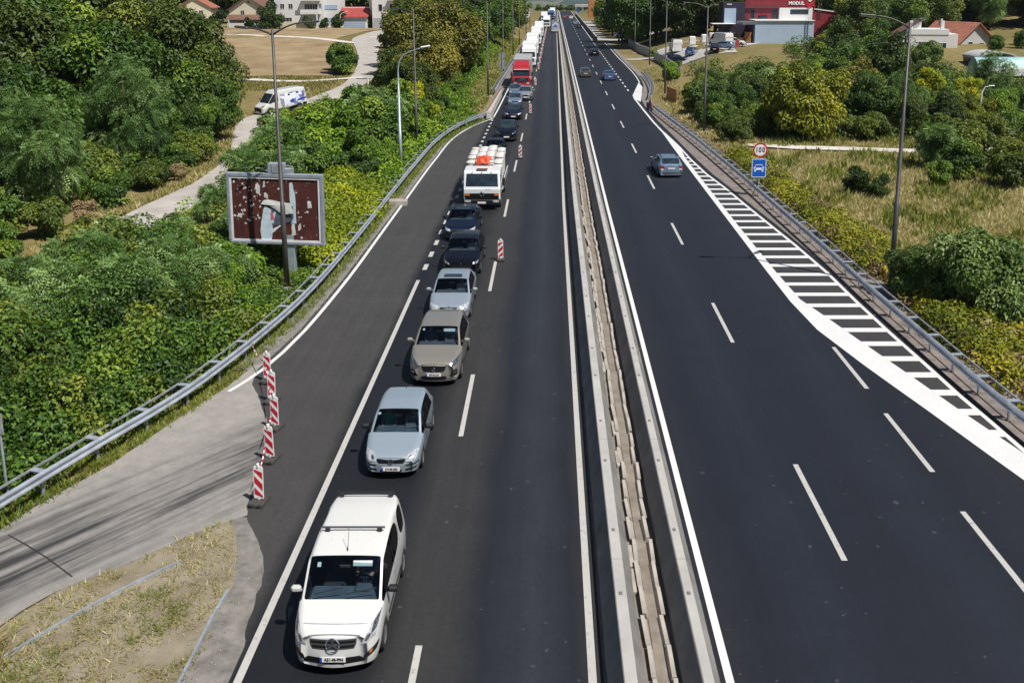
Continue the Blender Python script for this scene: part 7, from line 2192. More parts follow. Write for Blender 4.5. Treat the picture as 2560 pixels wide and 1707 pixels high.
def trunk_mesh(seed, h, r, spread):
    rk = random.Random(seed); mb = MB()
    top = (rk.uniform(-.1, .1) * h, rk.uniform(-.1, .1) * h, h * .62)
    mb.tube([(0, 0, -.4), (top[0] * .3, top[1] * .3, h * .25), top, (top[0] * 1.3, top[1] * 1.3, h * .9)], [r * 1.25, r, r * .6, r * .15], 8)
    for k in range(5):
        a = k * 1.256 + rk.uniform(-.4, .4); t = rk.uniform(.3, .6); b = Vector((top[0] * t, top[1] * t, h * t * .9))
        e = b + Vector((math.cos(a) * spread * .7, math.sin(a) * spread * .7, h * rk.uniform(.15, .3)))
        mb.tube([b, b.lerp(e, .5) + Vector((0, 0, .1 * h * .5)), e], [r * .45, r * .3, r * .08], 5)
    return mb.mesh('trunk', 'bark', smooth=True)

SPEC = {}
def spec(key, crowns, trunks): SPEC[key] = (crowns, trunks)
# unit plants: heights near their real size, scaled a little for each copy
spec('acacia', [crown_mesh('crown', 100 + k, 4.2, 5.2, 5.4, 50, 120, .46, 'leaf_acacia', 'frond', tintbase=.40, yellow=.06, low=-1) for k in range(2)], [trunk_mesh(1, 9.5, .20, 3.4)])
spec('green', [crown_mesh('crown', 110 + k, 4.2, 5.0, 5.0, 56, 300, .31, 'leaf_green', tintbase=.42, yellow=.07, low=-1) for k in range(2)], [trunk_mesh(2, 9.0, .22, 3.4)])
spec('olive', [crown_mesh('crown', 120 + k, 4.2, 5.0, 5.0, 56, 300, .31, 'leaf_olive', tintbase=.42, yellow=.06, low=-1) for k in range(2)], [trunk_mesh(3, 9.0, .22, 3.4)])
spec('walnut', [crown_mesh('crown', 130 + k, 4.4, 4.8, 5.0, 54, 260, .35, 'leaf_walnut', tintbase=.45, low=-1) for k in range(2)], [trunk_mesh(4, 8.5, .24, 3.4)])
spec('dark', [crown_mesh('crown', 140 + k, 4.2, 5.4, 5.4, 50, 230, .40, 'leaf_dark', tintbase=.5, low=-1) for k in range(2)], [trunk_mesh(5, 9.5, .24, 3.2)])
spec('yellow', [crown_mesh('crown', 150, 3.2, 4.0, 4.0, 46, 230, .30, 'leaf_yellow', tintbase=.5, low=-1)], [trunk_mesh(6, 7.0, .16, 2.5)])
spec('ygreen', [crown_mesh('crown', 155, 3.6, 3.6, 3.5, 54, 330, .27, 'leaf_bramble', tintbase=.42, low=-1), crown_mesh('crown', 156, 3.6, 3.6, 3.5, 54, 330, .27, 'leaf_fresh', tintbase=.42, low=-1)], [trunk_mesh(7, 6.2, .18, 2.8)])
spec('willow', [crown_mesh('crown', 160 + k, 2.2, 2.0, 1.75, 46, 420, .17, 'leaf_willow', tintbase=.42, low=-1, aspect=.5) for k in range(2)], [trunk_mesh(8, 3.2, .10, 1.6)])
spec('shrub', [crown_mesh('foliage', 170 + k, 1.7, 1.6, 1.4, 34, 260, .18, 'leaf_green', low=-1, tintbase=.5, yellow=.08) for k in range(2)] + [crown_mesh('foliage', 172, 1.7, 1.6, 1.4, 34, 260, .18, 'leaf_fresh', low=-1, tintbase=.4)], [trunk_mesh(9, 2.4, .06, 1.2)])
spec('oshrub', [crown_mesh('foliage', 175, 1.7, 1.5, 1.3, 34, 260, .18, 'leaf_olive', low=-1, tintbase=.5, yellow=.1)], [trunk_mesh(10, 2.2, .06, 1.2)])
spec('acshrub', [crown_mesh('foliage', 180 + k, 1.7, 1.7, 1.5, 32, 90, .36, 'leaf_acacia', 'frond', low=-1, tintbase=.55, lobe=(.2, .36)) for k in range(3)], [trunk_mesh(11, 2.6, .05, 1.3)])
spec('dkshrub', [crown_mesh('foliage', 185, 1.2, 1.2, 1.1, 24, 150, .17, 'leaf_dark', low=-1, tintbase=.6)], [trunk_mesh(12, 1.6, .05, .8)])
spec('dryshrub', [crown_mesh('foliage', 187, 1.3, 1.4, 1.2, 22, 130, .18, 'leaf_dry', low=-1, tintbase=.5)], [trunk_mesh(13, 1.8, .05, .9)])
spec('far', [crown_mesh('crown', 190 + k, 4.5, 4.6, 4.2, 30, 60, .8, ['leaf_dark', 'leaf_green', 'leaf_olive'][k], tintbase=.55, low=-1) for k in range(3)], [trunk_mesh(14, 7, .25, 3)])
rt_ = random.Random(77)
def plant(key, x, y, s, label, group=None, sz=None, name=None, v=None, dz=0.0):
    cr, tr = SPEC[key]
    shrub = 'shrub' in key
    name = name or ('shrub' if shrub else 'tree')
    root = thing(name, label, 'shrub' if shrub or name == 'shrub' else 'tree', (x, y, land1(x, y) + dz), rt_.uniform(0, 6.28), group)
    k = s * (sz or 1.0)
    root.scale = (s, s, k)
    obj('stem' if shrub else 'trunk', rt_.choice(tr), root)
    obj('foliage' if shrub else 'crown', cr[v if v is not None else rt_.randrange(len(cr))], root)
    return root

# --- left: wood beyond the village lane
G1 = 'trees massed beyond the village lane'
wood = [('acacia', -33.2, 61, .80), ('green', -37.5, 68, 1.0), ('acacia', -33.6, 75, .88), ('green', -38.6, 83, 1.22), ('green', -35.2, 88, .98), ('olive', -37.8, 97, 1.28), ('olive', -43.5, 104, 1.25),
        ('acacia', -41, 59, .9), ('green', -45, 71, 1.2), ('olive', -47, 82, 1.35), ('acacia', -45.5, 64, 1.05), ('green', -49, 94, 1.4), ('green', -54, 78, 1.4), ('green', -57, 90, 1.5), ('acacia', -54, 66, 1.2),
        ('green', -61, 84, 1.45), ('olive', -66, 98, 1.6), ('dark', -58, 108, 1.5), ('green', -70, 92, 1.5), ('dark', -52, 112, 1.35), ('dark', -70, 112, 1.6), ('acacia', -48, 56, .95)]
for k, (sp, x, y, s) in enumerate(wood):
    plant(sp, x, y, s * 1.13, {'acacia': 'feathery acacia tree in the wood beyond the village lane', 'olive': 'olive-toned leafy tree in the wood beyond the village lane', 'green': 'fresh green leafy tree in the wood beyond the village lane', 'walnut': 'brown-green tree at the back of the wood beyond the lane', 'dark': 'dark tree at the back of the wood beyond the lane'}[sp], G1, dz=-.7)
for sp, x, y, s, lab in (('olive', -33.9, 95.5, .92, 'olive tree overhanging the village lane just left of the panel van'), ('green', -30.9, 88.5, .62, 'green tree crowding the village lane in front of the panel van'), ('acacia', -37, 102, .95, 'feathery tree behind the olive one left of the panel van'), ('green', -30.6, 81, .55, 'small green tree leaning over the village lane')):
    plant(sp, x, y, s, lab)
plant('ygreen', -38.6, 76.5, .78, 'yellow-green tree standing out inside the wood beyond the lane', v=1)
plant('yellow', -42, 73, .75, 'small yellow-leaved tree inside the wood beyond the lane')
for k, (sp, x, y, s) in enumerate((('shrub', -30.2, 50, 1.0), ('oshrub', -29.6, 54.5, .95), ('shrub', -29.2, 63, .9), ('oshrub', -28.8, 68, .85), ('shrub', -29, 73, .9), ('oshrub', -29.8, 79, 1.1), ('shrub', -31.4, 84, 1.2), ('shrub', -34, 91, 1.1), ('oshrub', -31, 46.5, 1.0), ('dryshrub', -28.3, 57, .7), ('dryshrub', -28.0, 71, .6), ('shrub', -32.5, 53, 1.3), ('shrub', -35, 57, 1.4), ('oshrub', -33, 68, 1.4), ('shrub', -34.5, 80, 1.5), ('shrub', -29.6, 45, 1.0), ('shrub', -31.8, 48.6, 1.2), ('oshrub', -33.6, 45.8, 1.3), ('shrub', -29.2, 49.2, .8), ('shrub', -34.5, 50, 1.4), ('shrub', -36.5, 53, 1.5))):
    plant(sp, x, y, s, {'shrub': 'green shrub at the foot of the wood by the lane', 'oshrub': 'olive shrub at the foot of the wood by the lane', 'dryshrub': 'dry brown shrub at the edge of the village lane'}[sp], 'shrubs at the foot of the wood')

# --- between lane and guardrail
G2 = 'feathery acacia saplings between lane and guardrail'
for k, (x, y, s) in enumerate(((-22.4, 38.5, 1.12), (-20.2, 41.5, 1.25), (-18.2, 44.0, 1.2), (-21.2, 45.5, 1.1), (-16.8, 41.0, 1.2), (-19.2, 37.2, 1.2), (-17.4, 37.5, 1.25), (-23.2, 33.0, 1.1), (-21.6, 35.3, 1.15), (-16.4, 47.6, 1.05), (-15.3, 40.0, 1.0), (-22.6, 42.0, 1.0), (-19.0, 47.8, 1.0), (-15.1, 42.9, .95))):
    plant('acshrub', x, y, s, 'pale feathery acacia sapling in the thicket below the village lane', G2)
for k, (x, y, s, sp) in enumerate(((-16.2, 66, 1.3, 'shrub'), (-19.2, 70, 1.45, 'shrub'), (-15.0, 72, 1.35, 'shrub'), (-21.6, 77, 1.35, 'acshrub'), (-18.0, 78, 1.7, 'shrub'), (-14.2, 80, 1.7, 'shrub'), (-21.5, 86, 1.5, 'shrub'), (-17.4, 88, 1.9, 'shrub'), (-13.4, 89, 1.5, 'shrub'), (-23.4, 93, 1.0, 'oshrub'), (-20.4, 97, 1.2, 'oshrub'), (-16.0, 98, 1.6, 'shrub'), (-12.3, 97, 1.2, 'ygreen_'), (-13.6, 66, 1.05, 'shrub'), (-12.6, 72, .95, 'shrub'), (-21.0, 65, 1.15, 'acshrub'), (-22.2, 70, 1.05, 'acshrub'), (-11.9, 84, 1.0, 'shrub'), (-22.6, 104, .8, 'dryshrub'), (-18.5, 62, 1.15, 'shrub'), (-20.8, 59, .9, 'acshrub'), (-16.2, 60.5, 1.0, 'shrub'), (-22.6, 80.5, 1.35, 'shrub'), (-23.6, 86, .85, 'acshrub'), (-21.2, 73.5, 1.3, 'acshrub'), (-18.4, 66.5, 1.35, 'acshrub'), (-20.2, 82, 1.6, 'shrub'), (-15.6, 84.5, 1.8, 'acshrub'), (-14.6, 43.2, .85, 'shrub'), (-16.0, 43.6, 1.0, 'shrub'), (-14.2, 40.4, .75, 'shrub'))):
    if sp == 'ygreen_': plant('yellow', x, y, .36, 'bright yellow-green bush beside the guardrail', name='shrub'); continue
    plant(sp, x, y, s, {'shrub': 'leafy green bush between slip road and village lane', 'acshrub': 'feathery green bush between slip road and village lane', 'oshrub': 'olive bush between slip road and village lane', 'dryshrub': 'withered brown bush between slip road and village lane'}[sp], 'bushes between slip road and village lane')
# --- left bank trees further on
G3 = 'trees along the bank left of the queue'
bank = [('olive', -15.6, 108, .75), ('walnut', -15.0, 117, .95), ('walnut', -17.2, 128, 1.15), ('olive', -18.6, 118, .75), ('walnut', -14.2, 133, 1.2), ('olive', -19.0, 142, 1.3), ('green', -15.2, 147, 1.3), ('walnut', -20.5, 152, 1.3), ('dark', -17.5, 158, 1.45), ('green', -14.6, 168, 1.3), ('dark', -20, 175, 1.5), ('green', -14.0, 185, 1.4), ('dark', -16.5, 200, 1.5), ('green', -12.6, 212, 1.25), ('dark', -15, 226, 1.5), ('olive', -12.0, 240, 1.2), ('dark', -14, 258, 1.4), ('green', -11.4, 276, 1.2), ('dark', -13, 296, 1.4), ('olive', -10.6, 318, 1.1), ('dark', -22, 192, 1.5), ('dark', -24, 215, 1.5), ('olive', -23, 172, 1.3), ('dark', -26, 240, 1.5), ('dark', -20, 262, 1.5), ('green', -19.5, 163, 1.4)]
for sp, x, y, s in bank:
    plant(sp, x, y, s, {'olive': 'olive tree on the bank left of the waiting trucks', 'walnut': 'brown-tinged walnut tree behind the light grey street lamp', 'green': 'green tree on the bank left of the waiting trucks', 'dark': 'dark tree on the bank left of the waiting trucks'}[sp], G3, dz=-.6)
for x, y, s in ((-12.2, 108, .8), (-12.8, 115, .9), (-11.8, 122, .7), (-11.6, 136, .9), (-11.2, 150, .9)):
    plant('shrub', x, y, s, 'low green shrub at the foot of the bank trees', 'shrubs on the left bank')
plant('yellow', -14.6, 101.5, .55, 'yellow-leaved bush at the foot of the walnut trees', name='shrub')
plant('shrub', -31.2, 144, 1.6, 'round dark green bush standing alone in the dry field', v=0)
plant('shrub', -32.0, 148, 1.5, 'second round green bush in the dry field by the lane', v=1)
plant('dkshrub', -29.8, 182, 2.2, 'dark bluish bush beside the village lane below the walnuts')
for k, (x, y, s, lab) in enumerate(((-79.5, 233, 1.6, 'dark conifer-like bush between the two cream houses'), (-66.8, 232.5, 2.3, 'round dark tree in front of the white apartment house'), (-54.0, 233, .9, 'clipped shrub in front of the white apartment house'), (-50.8, 234.5, 1.4, 'dark hedge shrub left of the red-roofed garage'), (-71.5, 232, 1.0, 'small dark tree before the brown-roofed house'), (-57.5, 232.5, 1.1, 'small garden tree before the apartment house balconies'), (-43.2, 236, 1.1, 'dark shrub right of the garage'))):
    plant('dkshrub', x, y, s * 1.25, lab, 'garden shrubs before the houses')
for k in range(17):
    x = -118 + k * 5.6 + rt_.uniform(-1.5, 1.5); y = 262 + rt_.uniform(-5, 14)
    plant('far', x, y, rt_.uniform(1.2, 1.7), 'dark tree in the row behind the village houses', 'trees behind the village houses', v=rt_.choice([0, 0, 1]))

# --- right side
G4 = 'bushes behind the right-hand meadow'
for k, (sp, x, y, s, lab) in enumerate((
    ('ygreen', 24.2, 90.5, 1.15, 'rounded yellow-green walnut tree behind the meadow'), ('willow', 17.6, 105, 1.25, None), ('willow', 20.8, 108, 1.35, None), ('green', 17.2, 97.5, .42, None), ('green', 19.8, 100, .52, None), ('olive', 22.4, 104, .58, None),
    ('willow', 24.8, 112, 1.6, None), ('green', 26.5, 104, 0.7, None), ('olive', 18.4, 113, .5, None), ('green', 30.5, 116, 0.66, 'tall dark green bush below the trade building'), ('willow', 29.2, 101, 1.5, None), ('green', 32.5, 96, 0.66, None),
    ('walnut', 33.5, 105, 0.7, None), ('acacia', 36.5, 100, 0.6, None), ('dark', 38.5, 110, 0.85, None), ('green', 36.0, 118, 0.8, None), ('acacia', 41.0, 116, 0.66, None), ('green', 42.5, 104, 0.42, None), ('olive', 35, 92.5, .5, None), ('dark', 39.5, 96, 0.42, None),
    ('yellow', 44.5, 113.5, 0.66, 'bright yellow tree right of the dark lamp post'), ('yellow', 47.6, 110, 0.55, 'smaller yellow tree beside the bright yellow one'), ('ygreen', 42.6, 96.5, 0.6, None), ('ygreen', 46.5, 99, 0.62, None), ('ygreen', 50.5, 103, 0.55, None), ('green', 55, 106, 0.6, None), ('acacia', 52.5, 115, 0.62, 'tall pale acacia sapling before the polytunnels'), ('dark', 57, 114, 0.36, None), ('green', 49.5, 92, .7, None), ('olive', 55, 96, .8, None),
    ('green', 60.5, 104, 0.62, None), ('ygreen', 61.5, 95, 0.65, None), ('acacia', 44.5, 125, 0.55, None), ('dark', 49.5, 128, 0.38, None), ('green', 47, 138, 0.85, None), ('acacia', 54, 141, 0.28, None), ('dark', 44, 147, 0.8, None), ('green', 51, 152, 0.8, None), ('willow', 58.5, 150, 1.1, 'pale willow bush below the white house'), ('green', 62, 155, 0.22, None), ('green', 73.5, 160, 0.36, 'rounded green tree between the white house and the grey house'), ('green', 80, 165, 0.4, None), ('dark', 87, 172, .8, None), ('olive', 92, 165, .8, None), ('green', 98, 175, .9, None), ('dark', 90, 150, .8, None), ('green', 84, 147, .7, None), ('acacia', 39.8, 128, .75, None), ('green', 68, 132, 0.35, None), ('ygreen', 75, 128, 0.45, None), ('green', 70, 118, 0.5, None), ('olive', 78, 120, 0.5, None), ('ygreen', 66, 110, 0.55, None))):
    plant(sp, x, y, s, lab or {'willow': 'pale willow bush behind the dry meadow', 'green': 'green bush or tree behind the dry meadow', 'olive': 'olive bush behind the dry meadow', 'walnut': 'brownish tree behind the dry meadow', 'acacia': 'feathery acacia behind the dry meadow', 'dark': 'dark tree behind the dry meadow', 'ygreen': 'yellow-green tree behind the dry meadow'}[sp], None if lab else G4, dz=-.35)
plant('willow', 18.3, 39.9, 1.12, 'large pale-topped willow bush beside the near right lamp post', name='shrub')
plant('willow', 16.9, 41.6, .75, 'smaller willow bush just behind the near right lamp post', name='shrub')
plant('dkshrub', 21.6, 66.2, .95, 'small dark juniper bush alone in the dry meadow')
plant('dkshrub', 22.6, 64.8, .75, 'smaller dark juniper next to the one in the meadow')
for x, y, s, sp, lab in ((30.6, 71, 1.05, 'shrub', 'fresh green bush at the right edge of the meadow'), (33.4, 68.2, 1.1, 'oshrub', 'olive bush at the right edge of the meadow'), (30.8, 75.6, 1.2, 'acshrub', 'tall feathery sapling rising at the right of the meadow'), (36, 73, 1.3, 'oshrub', 'wide olive bush at the right edge of the picture'), (28.2, 68.6, .7, 'shrub', 'low green bush in the meadow right of the lamp post'), (35, 80, 1.3, 'oshrub', 'olive bush behind the meadow at the right edge')):
    plant(sp, x, y, s, lab)
for x, y, s in ((16.6, 86.5, .9), (17.9, 91, 1.1), (16.2, 94.5, .9), (21, 93.5, 1.2), (27.4, 92, 1.2), (30, 90, 1.1), (36.8, 89, 1.1), (41, 90, 1.1), (16.2, 101, .8), (16.3, 108, .8), (17.4, 119, .8)):
    plant(rt_.choice(['shrub', 'oshrub', 'oshrub']), x, y, s, 'low bush along the back of the dry meadow', 'low bushes behind the meadow')
for x, y, s in ((17.2, 89.8, .7), (24.4, 95, .8), (22.6, 99.5, .9), (35, 99, .9)):
    plant('dryshrub', x, y, s, 'withered tan shrub among the bushes behind the meadow', 'withered shrubs behind the meadow')
plant('shrub', 17.8, 143, 1.1, 'bright green bush at the foot of the slanting grey fence', v=2)
plant('shrub', 19.0, 150, .9, 'second green bush at the slanting grey fence', v=2)
plant('shrub', 20.2, 190, .6, 'small green bush in the fence gap by the driveway', v=2)
for x, y, s, sp in ((22, 124, .9, 'oshrub'), (25.5, 128, 1.1, 'shrub'), (21.5, 131, .9, 'acshrub'), (30, 128, 1.2, 'shrub'), (34, 132, 1.3, 'oshrub'), (27.5, 121, 1.2, 'shrub'), (38, 138, 1.5, 'shrub'), (41, 145, 1.6, 'shrub'), (45.5, 160, 1.6, 'oshrub'), (50, 170, 1.5, 'shrub'), (53, 180, 1.4, 'shrub')):
    plant(sp, x, y, s, 'bush on the slope below the trade building', 'bushes below the trade building')
G5 = 'dark wood behind the trade building'
for k in range(46):
    x = 19 + (k % 23) * 4.4 + rt_.uniform(-1.4, 1.4); y = 213 + (k // 23) * 16 + rt_.uniform(-4, 6) + (12 if x < 24 else 0)
    if x < 26 and k < 23: y = 205 + x * .8
    plant(rt_.choice(['dark', 'dark', 'olive', 'green']), x, y, rt_.uniform(1.35, 1.75), 'dark tree in the wood behind the trade building', G5)
for x, y, s in ((17.5, 275, 1.0), (19.5, 285, 1.3), (18, 300, 1.1), (20, 318, 1.3), (18.6, 340, 1.2), (21.5, 262, 1.3), (23, 300, 1.5), (24, 330, 1.5), (21, 365, 1.3), (25, 380, 1.5)):
    plant(rt_.choice(['dark', 'green', 'olive']), x, y, s, 'tree beside the far service road on the right', 'trees along the far service road')
plant('dark', 88.5, 214, 1.1, 'large dark round tree left of the pale roof at the upper right')
for x, y, s in ((62, 205, 1.3), (68, 200, 1.25), (74, 206, 1.3), (70, 190, 1.0), (79, 198, 1.1), (92, 205, 1.0), (95, 222, 1.1), (99, 190, 1.0), (106, 200, 1.0), (112, 190, 1.1), (118, 205, 1.0), (60, 192, 1.05), (120, 185, 1.1)):
    plant(rt_.choice(['green', 'acacia', 'olive', 'ygreen']), x, y, s, 'tree on the hillside around the right-hand houses', 'trees round the right-hand houses')
# far tree lines
for k in range(60):
    y = rt_.uniform(480, 600); x = rt_.uniform(-120, 150)
    if -17 < x < 27: continue
    plant('far', x, y, rt_.uniform(.9, 1.5), 'far hazy tree at the end of the motorway', 'far trees at the end of the motorway')
for k in range(26):
    x = -30 + k * 2.9 + rt_.uniform(-1.5, 1.5); y = rt_.uniform(610, 650)
    plant('far', x, y, rt_.uniform(.32, .62), 'far hazy tree at the end of the motorway', 'far trees at the end of the motorway', dz=0)
for k in range(30):
    x = rt_.choice([-1, 1]) * rt_.uniform(26, 140); y = rt_.uniform(330, 470)
    if x > 0: x += 6
    plant('far', x, y, rt_.uniform(1.1, 1.6), 'far tree beside the motorway', 'far trees beside the motorway')

# ------------------------------------------------------------------ uncountable ground cover
def thicket(name, label, cat, cells, material, leaf=.15, per=170, seed=0, tb=.5, tv=.2, kind_='leaf'):
    rg = np.random.default_rng(seed)
    cen, rad = [], []
    for (x, y, r, h) in cells:
        z0 = land1(x, y)
        n_ = max(1, int(h / (r * .7)))
        for q in range(n_ + 1):
            zz = z0 + (h - r * .6) * (q / max(1, n_))
            cen.append((x + rg.normal() * .15, y + rg.normal() * .15, max(zz, z0 + .1))); rad.append(r * rg.uniform(.8, 1.15))
    cen = np.array(cen); rad = np.array(rad)
    P, d, ci = blob_points(rg, cen, rad, per, .5, squash=.8)
    keep = P[:, 2] > land(P[:, 0], P[:, 1]) + .02
    P, d, ci = P[keep], d[keep], ci[keep]
    A = rg.normal(size=P.shape) * .8 + np.array([0, 0, -.45])
    lt = rg.normal(tb, tv * .8, len(cen)); big = vnoise(cen[:, 0], cen[:, 1], 2.2) * .30
    tint = np.clip((lt + big)[ci] + rg.normal(0, .14, len(P)), 0, 1)
    sz = rg.uniform(.65, 1.4, len(P)) * leaf
    V, F, k = (frond_arrays if kind_ == 'frond' else leaf_arrays)(rg, P, A, sz, out=d)
    o = obj(name, np_mesh(name, V, F, material, np.repeat(tint, k)))
    return tag(kind(o, 'stuff'), label, cat)

def rail_x(y): return float(np.interp(y, [p[1] for p in rail_l], [p[0] for p in rail_l]))
def lane_x(y): return float(np.interp(y, [p.y for p in lane_c], [p.x for p in lane_c]))
rc = np.random.default_rng(21)
cells = []; cells2 = []
y = 20.0
while y < 58:
    x = rail_x(y) - 1.15
    lim = lane_x(y) + 2.1 + (1.2 if y < 34 else 0)
    if y > 47.5: lim = max(lim, -19)
    while x > lim:
        r = rc.uniform(.5, .95)
        dist = rail_x(y) - x
        h = min(.9 + dist * .22, 2.6) * (rc.uniform(.55, 1.25)) * (1 + .5 * float(vnoise(np.array(x), np.array(y), 1.5)))
        if x - lim < 1.6: h *= .6
        if not (-14.6 < x < -10 and 42.2 < y < 62) and not (-14.2 < x < -11 and 38.5 < y <= 42.2):
            (cells if rc.random() < .72 else cells2).append((x + rc.uniform(-.3, .3), y + rc.uniform(-.3, .3), r, h))
        x -= r * 1.45
    y += 1.0
thicket('bramble_thicket', 'dense green bramble thicket between the slip-road guardrail and the lane', 'thicket', cells, 'leaf_green', leaf=.17, per=150, seed=5, tb=.55, tv=.2)
thicket('bramble_thicket', 'olive growth mixed through the thicket behind the slip-road guardrail', 'thicket', cells2, 'leaf_olive', leaf=.17, per=150, seed=6, tb=.5, tv=.2)
cells = []
y = 44.2
while y < 63.5:
    x = rail_x(y) - .75
    lim = {0: -14.9}.get(0) - .6 * math.sin((y - 44) * .16)
    while x > lim:
        r = rc.uniform(.45, .75); h = min(.55 + (rail_x(y) - x) * .42, 2.0) * rc.uniform(.85, 1.1)
        if not (x < -11.2 and y < 46.2): cells.append((x, y, r, h))
        x -= r * 1.0
    y += .6
thicket('hop_creeper', 'bright yellow-green creeper mound to the right of the billboard', 'creeper', cells, 'leaf_yellow', leaf=.17, per=150, seed=7, tb=.24, tv=.16)
cells = []
for y in np.arange(63, 101, 1.1):
    x = rail_x(y) - .9
    while x > rail_x(y) - 3.2:
        cells.append((x, y, rc.uniform(.5, .8), rc.uniform(.6, 1.5))); x -= .9
for y in np.arange(108, 200, 2.0):
    for x in np.arange(-17, -10.4, 1.5):
        if rc.random() < .6: cells.append((x, y, rc.uniform(.5, .9), rc.uniform(.5, 1.3)))
for k in range(170):
    y = rc.uniform(58, 118); x = rc.uniform(lane_x(y) + 2.0, rail_x(min(y, 101)) - 2.5)
    cells.append((x, y, rc.uniform(.6, 1.0), rc.uniform(.5, 1.7)))
thicket('undergrowth', 'low green undergrowth along the slip-road rail and the left bank', 'undergrowth', cells, 'leaf_fresh', leaf=.22, per=85, seed=8, tb=.35)
cells = []
for k in range(520):
    y = rc.uniform(44, 104); x = rc.uniform(-62, lane_x(y) - 3.2)
    cells.append((x, y, rc.uniform(.7, 1.2), rc.uniform(.5, 2.0) if x < lane_x(y) - 5 else rc.uniform(.3, .9)))
thicket('undergrowth', 'shaded green scrub under the wood beyond the village lane', 'undergrowth', cells, 'leaf_green', leaf=.30, per=60, seed=17, tb=.36)
cells = []
for k in range(860):
    y = rc.uniform(90, 172); x = rc.uniform(16.2 + max(0, (y - 112)) * .10, .44 * y + 8)
    if (y > 132 and x < 22) or (y > 150 and x < 40) or (60 < x < 82 and y > 136): continue
    cells.append((x, y, rc.uniform(.8, 1.5), rc.uniform(.6, 2.3)))
thicket('undergrowth', 'dark green scrub between the trees behind the right-hand meadow', 'undergrowth', cells, 'leaf_green', leaf=.30, per=60, seed=18, tb=.38)
cells = []
for k in range(120):
    y = rc.uniform(39, 46); x = rc.uniform(-14.6, rail_x(y) - .7)
    cells.append((x, y, rc.uniform(.3, .45), rc.uniform(.2, .5)))
thicket('undergrowth', 'low weeds round the billboard post and lamp foot', 'undergrowth', cells, 'leaf_green', leaf=.12, per=110, seed=19, tb=.45)
def rrail_x(y): return float(np.interp(y, [p[1] for p in rail_r], [p[0] for p in rail_r]))
cells = []; dryc = []
for y in np.arange(24, 78, .8):
    x = rrail_x(y) + 1.5
    wid = 2.6 if y < 60 else 1.8
    while x < rrail_x(y) + 1.5 + wid * rc.uniform(.7, 1.2):
        if not (14.9 < x < 17.0 and 41.6 < y < 44.6):
            (cells if rc.random() < .8 else dryc).append((x, y, rc.uniform(.4, .65), rc.uniform(.5, 1.15))); 
        x += .75
for k in range(70):
    y = rc.uniform(24, 40); x = rc.uniform(18.5, 26)
    cells.append((x, y, rc.uniform(.5, .8), rc.uniform(.6, 1.2)))
for k in range(40):
    cells.append((rc.uniform(15.6, 18), rc.uniform(34, 39.5), rc.uniform(.5, .7), rc.uniform(.5, 1.0)))
thicket('bramble_bank', 'yellow-green brambles along the right guardrail', 'brambles', cells, 'leaf_bramble', leaf=.15, per=130, seed=9, tb=.55, tv=.2)
for y in np.arange(30, 104, 2.1):
    dryc.append((rrail_x(y) + rc.uniform(1.0, 1.6), y, rc.uniform(.25, .4), rc.uniform(.25, .6)))
thicket('dead_brambles', 'reddish brown dead brambles just behind the right guardrail', 'brambles', dryc, 'leaf_dry', leaf=.12, per=90, seed=10, tb=.25, tv=.15)

def grass(name, label, pts, hgt, material, seed, wid=.03, tb=.5, tv=.2, lean=.35, blades=1):
    """thin upright blades"""
    rg = np.random.default_rng(seed)
    P = np.repeat(pts, blades, 0); n = len(P)
    P = P + np.concatenate([rg.normal(0, .07, (n, 2)), np.zeros((n, 1))], 1)
    P[:, 2] = land(P[:, 0], P[:, 1]) + P[:, 2]
    h = np.repeat(hgt, blades) * rg.uniform(.55, 1.2, n)
    a = rg.uniform(0, 6.283, n)
    s = np.stack([np.cos(a), np.sin(a), np.zeros(n)], 1) * (wid * rg.uniform(.6, 1.5, n))[:, None]
    ln = np.stack([rg.normal(0, lean, n), rg.normal(0, lean, n), np.ones(n)], 1) * h[:, None]
    V = np.stack([P - s, P + s, P + ln * .6 + s * .8, P + ln], 1).reshape(-1, 3)
    i = np.arange(n)[:, None] * 4
    F = np.concatenate([i + np.array([[0, 1, 2]]), i + np.array([[0, 2, 3]])], 0)
    patch_ = vnoise(P[:, 0], P[:, 1], 2.5) * .28
    tint = np.clip(tb + patch_ + rg.normal(0, tv, n), 0, 1)
    o = obj(name, np_mesh(name, V, F, material, np.repeat(tint, 4)))
    return tag(kind(o, 'stuff'), label, 'grass')
def scatter(rg, n, x0, x1, y0, y1, test=None, z=0.0):
    P = np.stack([rg.uniform(x0, x1, n), rg.uniform(y0, y1, n), np.full(n, z)], 1)
    return P if test is None else P[test(P[:, 0], P[:, 1])]
rg = np.random.default_rng(31)
rrx = lambda y: np.interp(y, [p[1] for p in rail_r], [p[0] for p in rail_r])
P = scatter(rg, 30000, 15.5, 42, 40, 92, lambda x, y: (x > rrx(y) + 2.6) & ~((np.abs(y - 84.4) < 1.3) & (x > 17.5)))
grass('dry_meadow', 'tall dry tan weeds and grass filling the right-hand meadow', P, .12 + .42 * rg.random(len(P)) ** 2, 'grass_dry', 32, wid=.022, tb=.45, tv=.28, blades=5, lean=.55)
P = scatter(rg, 5200, 15.5, 42, 38, 92, lambda x, y: (x > rrx(y) + 2.4) & ~((np.abs(y - 84.4) < 1.3) & (x > 17.5)) & (vnoise(x, y, 3.0) > .05))
grass('green_weeds', 'greener weed patches scattered through the right-hand meadow', P, .3 + .5 * rg.random(len(P)), 'grass_green', 33, wid=.06, tb=.6, blades=6)
P = scatter(rg, 2600, 12.6, 18, 84, 165, lambda x, y: x > np.interp(y, [84, 104, 118, 131, 139, 165], [14.0, 13.0, 13.6, 14.6, 15.2, 15.4]))
grass('verge_grass', 'dry grass on the right verge between guardrail and fence', P, .15 + .3 * rg.random(len(P)), 'grass_dry', 34, wid=.05, tb=.5, blades=4)
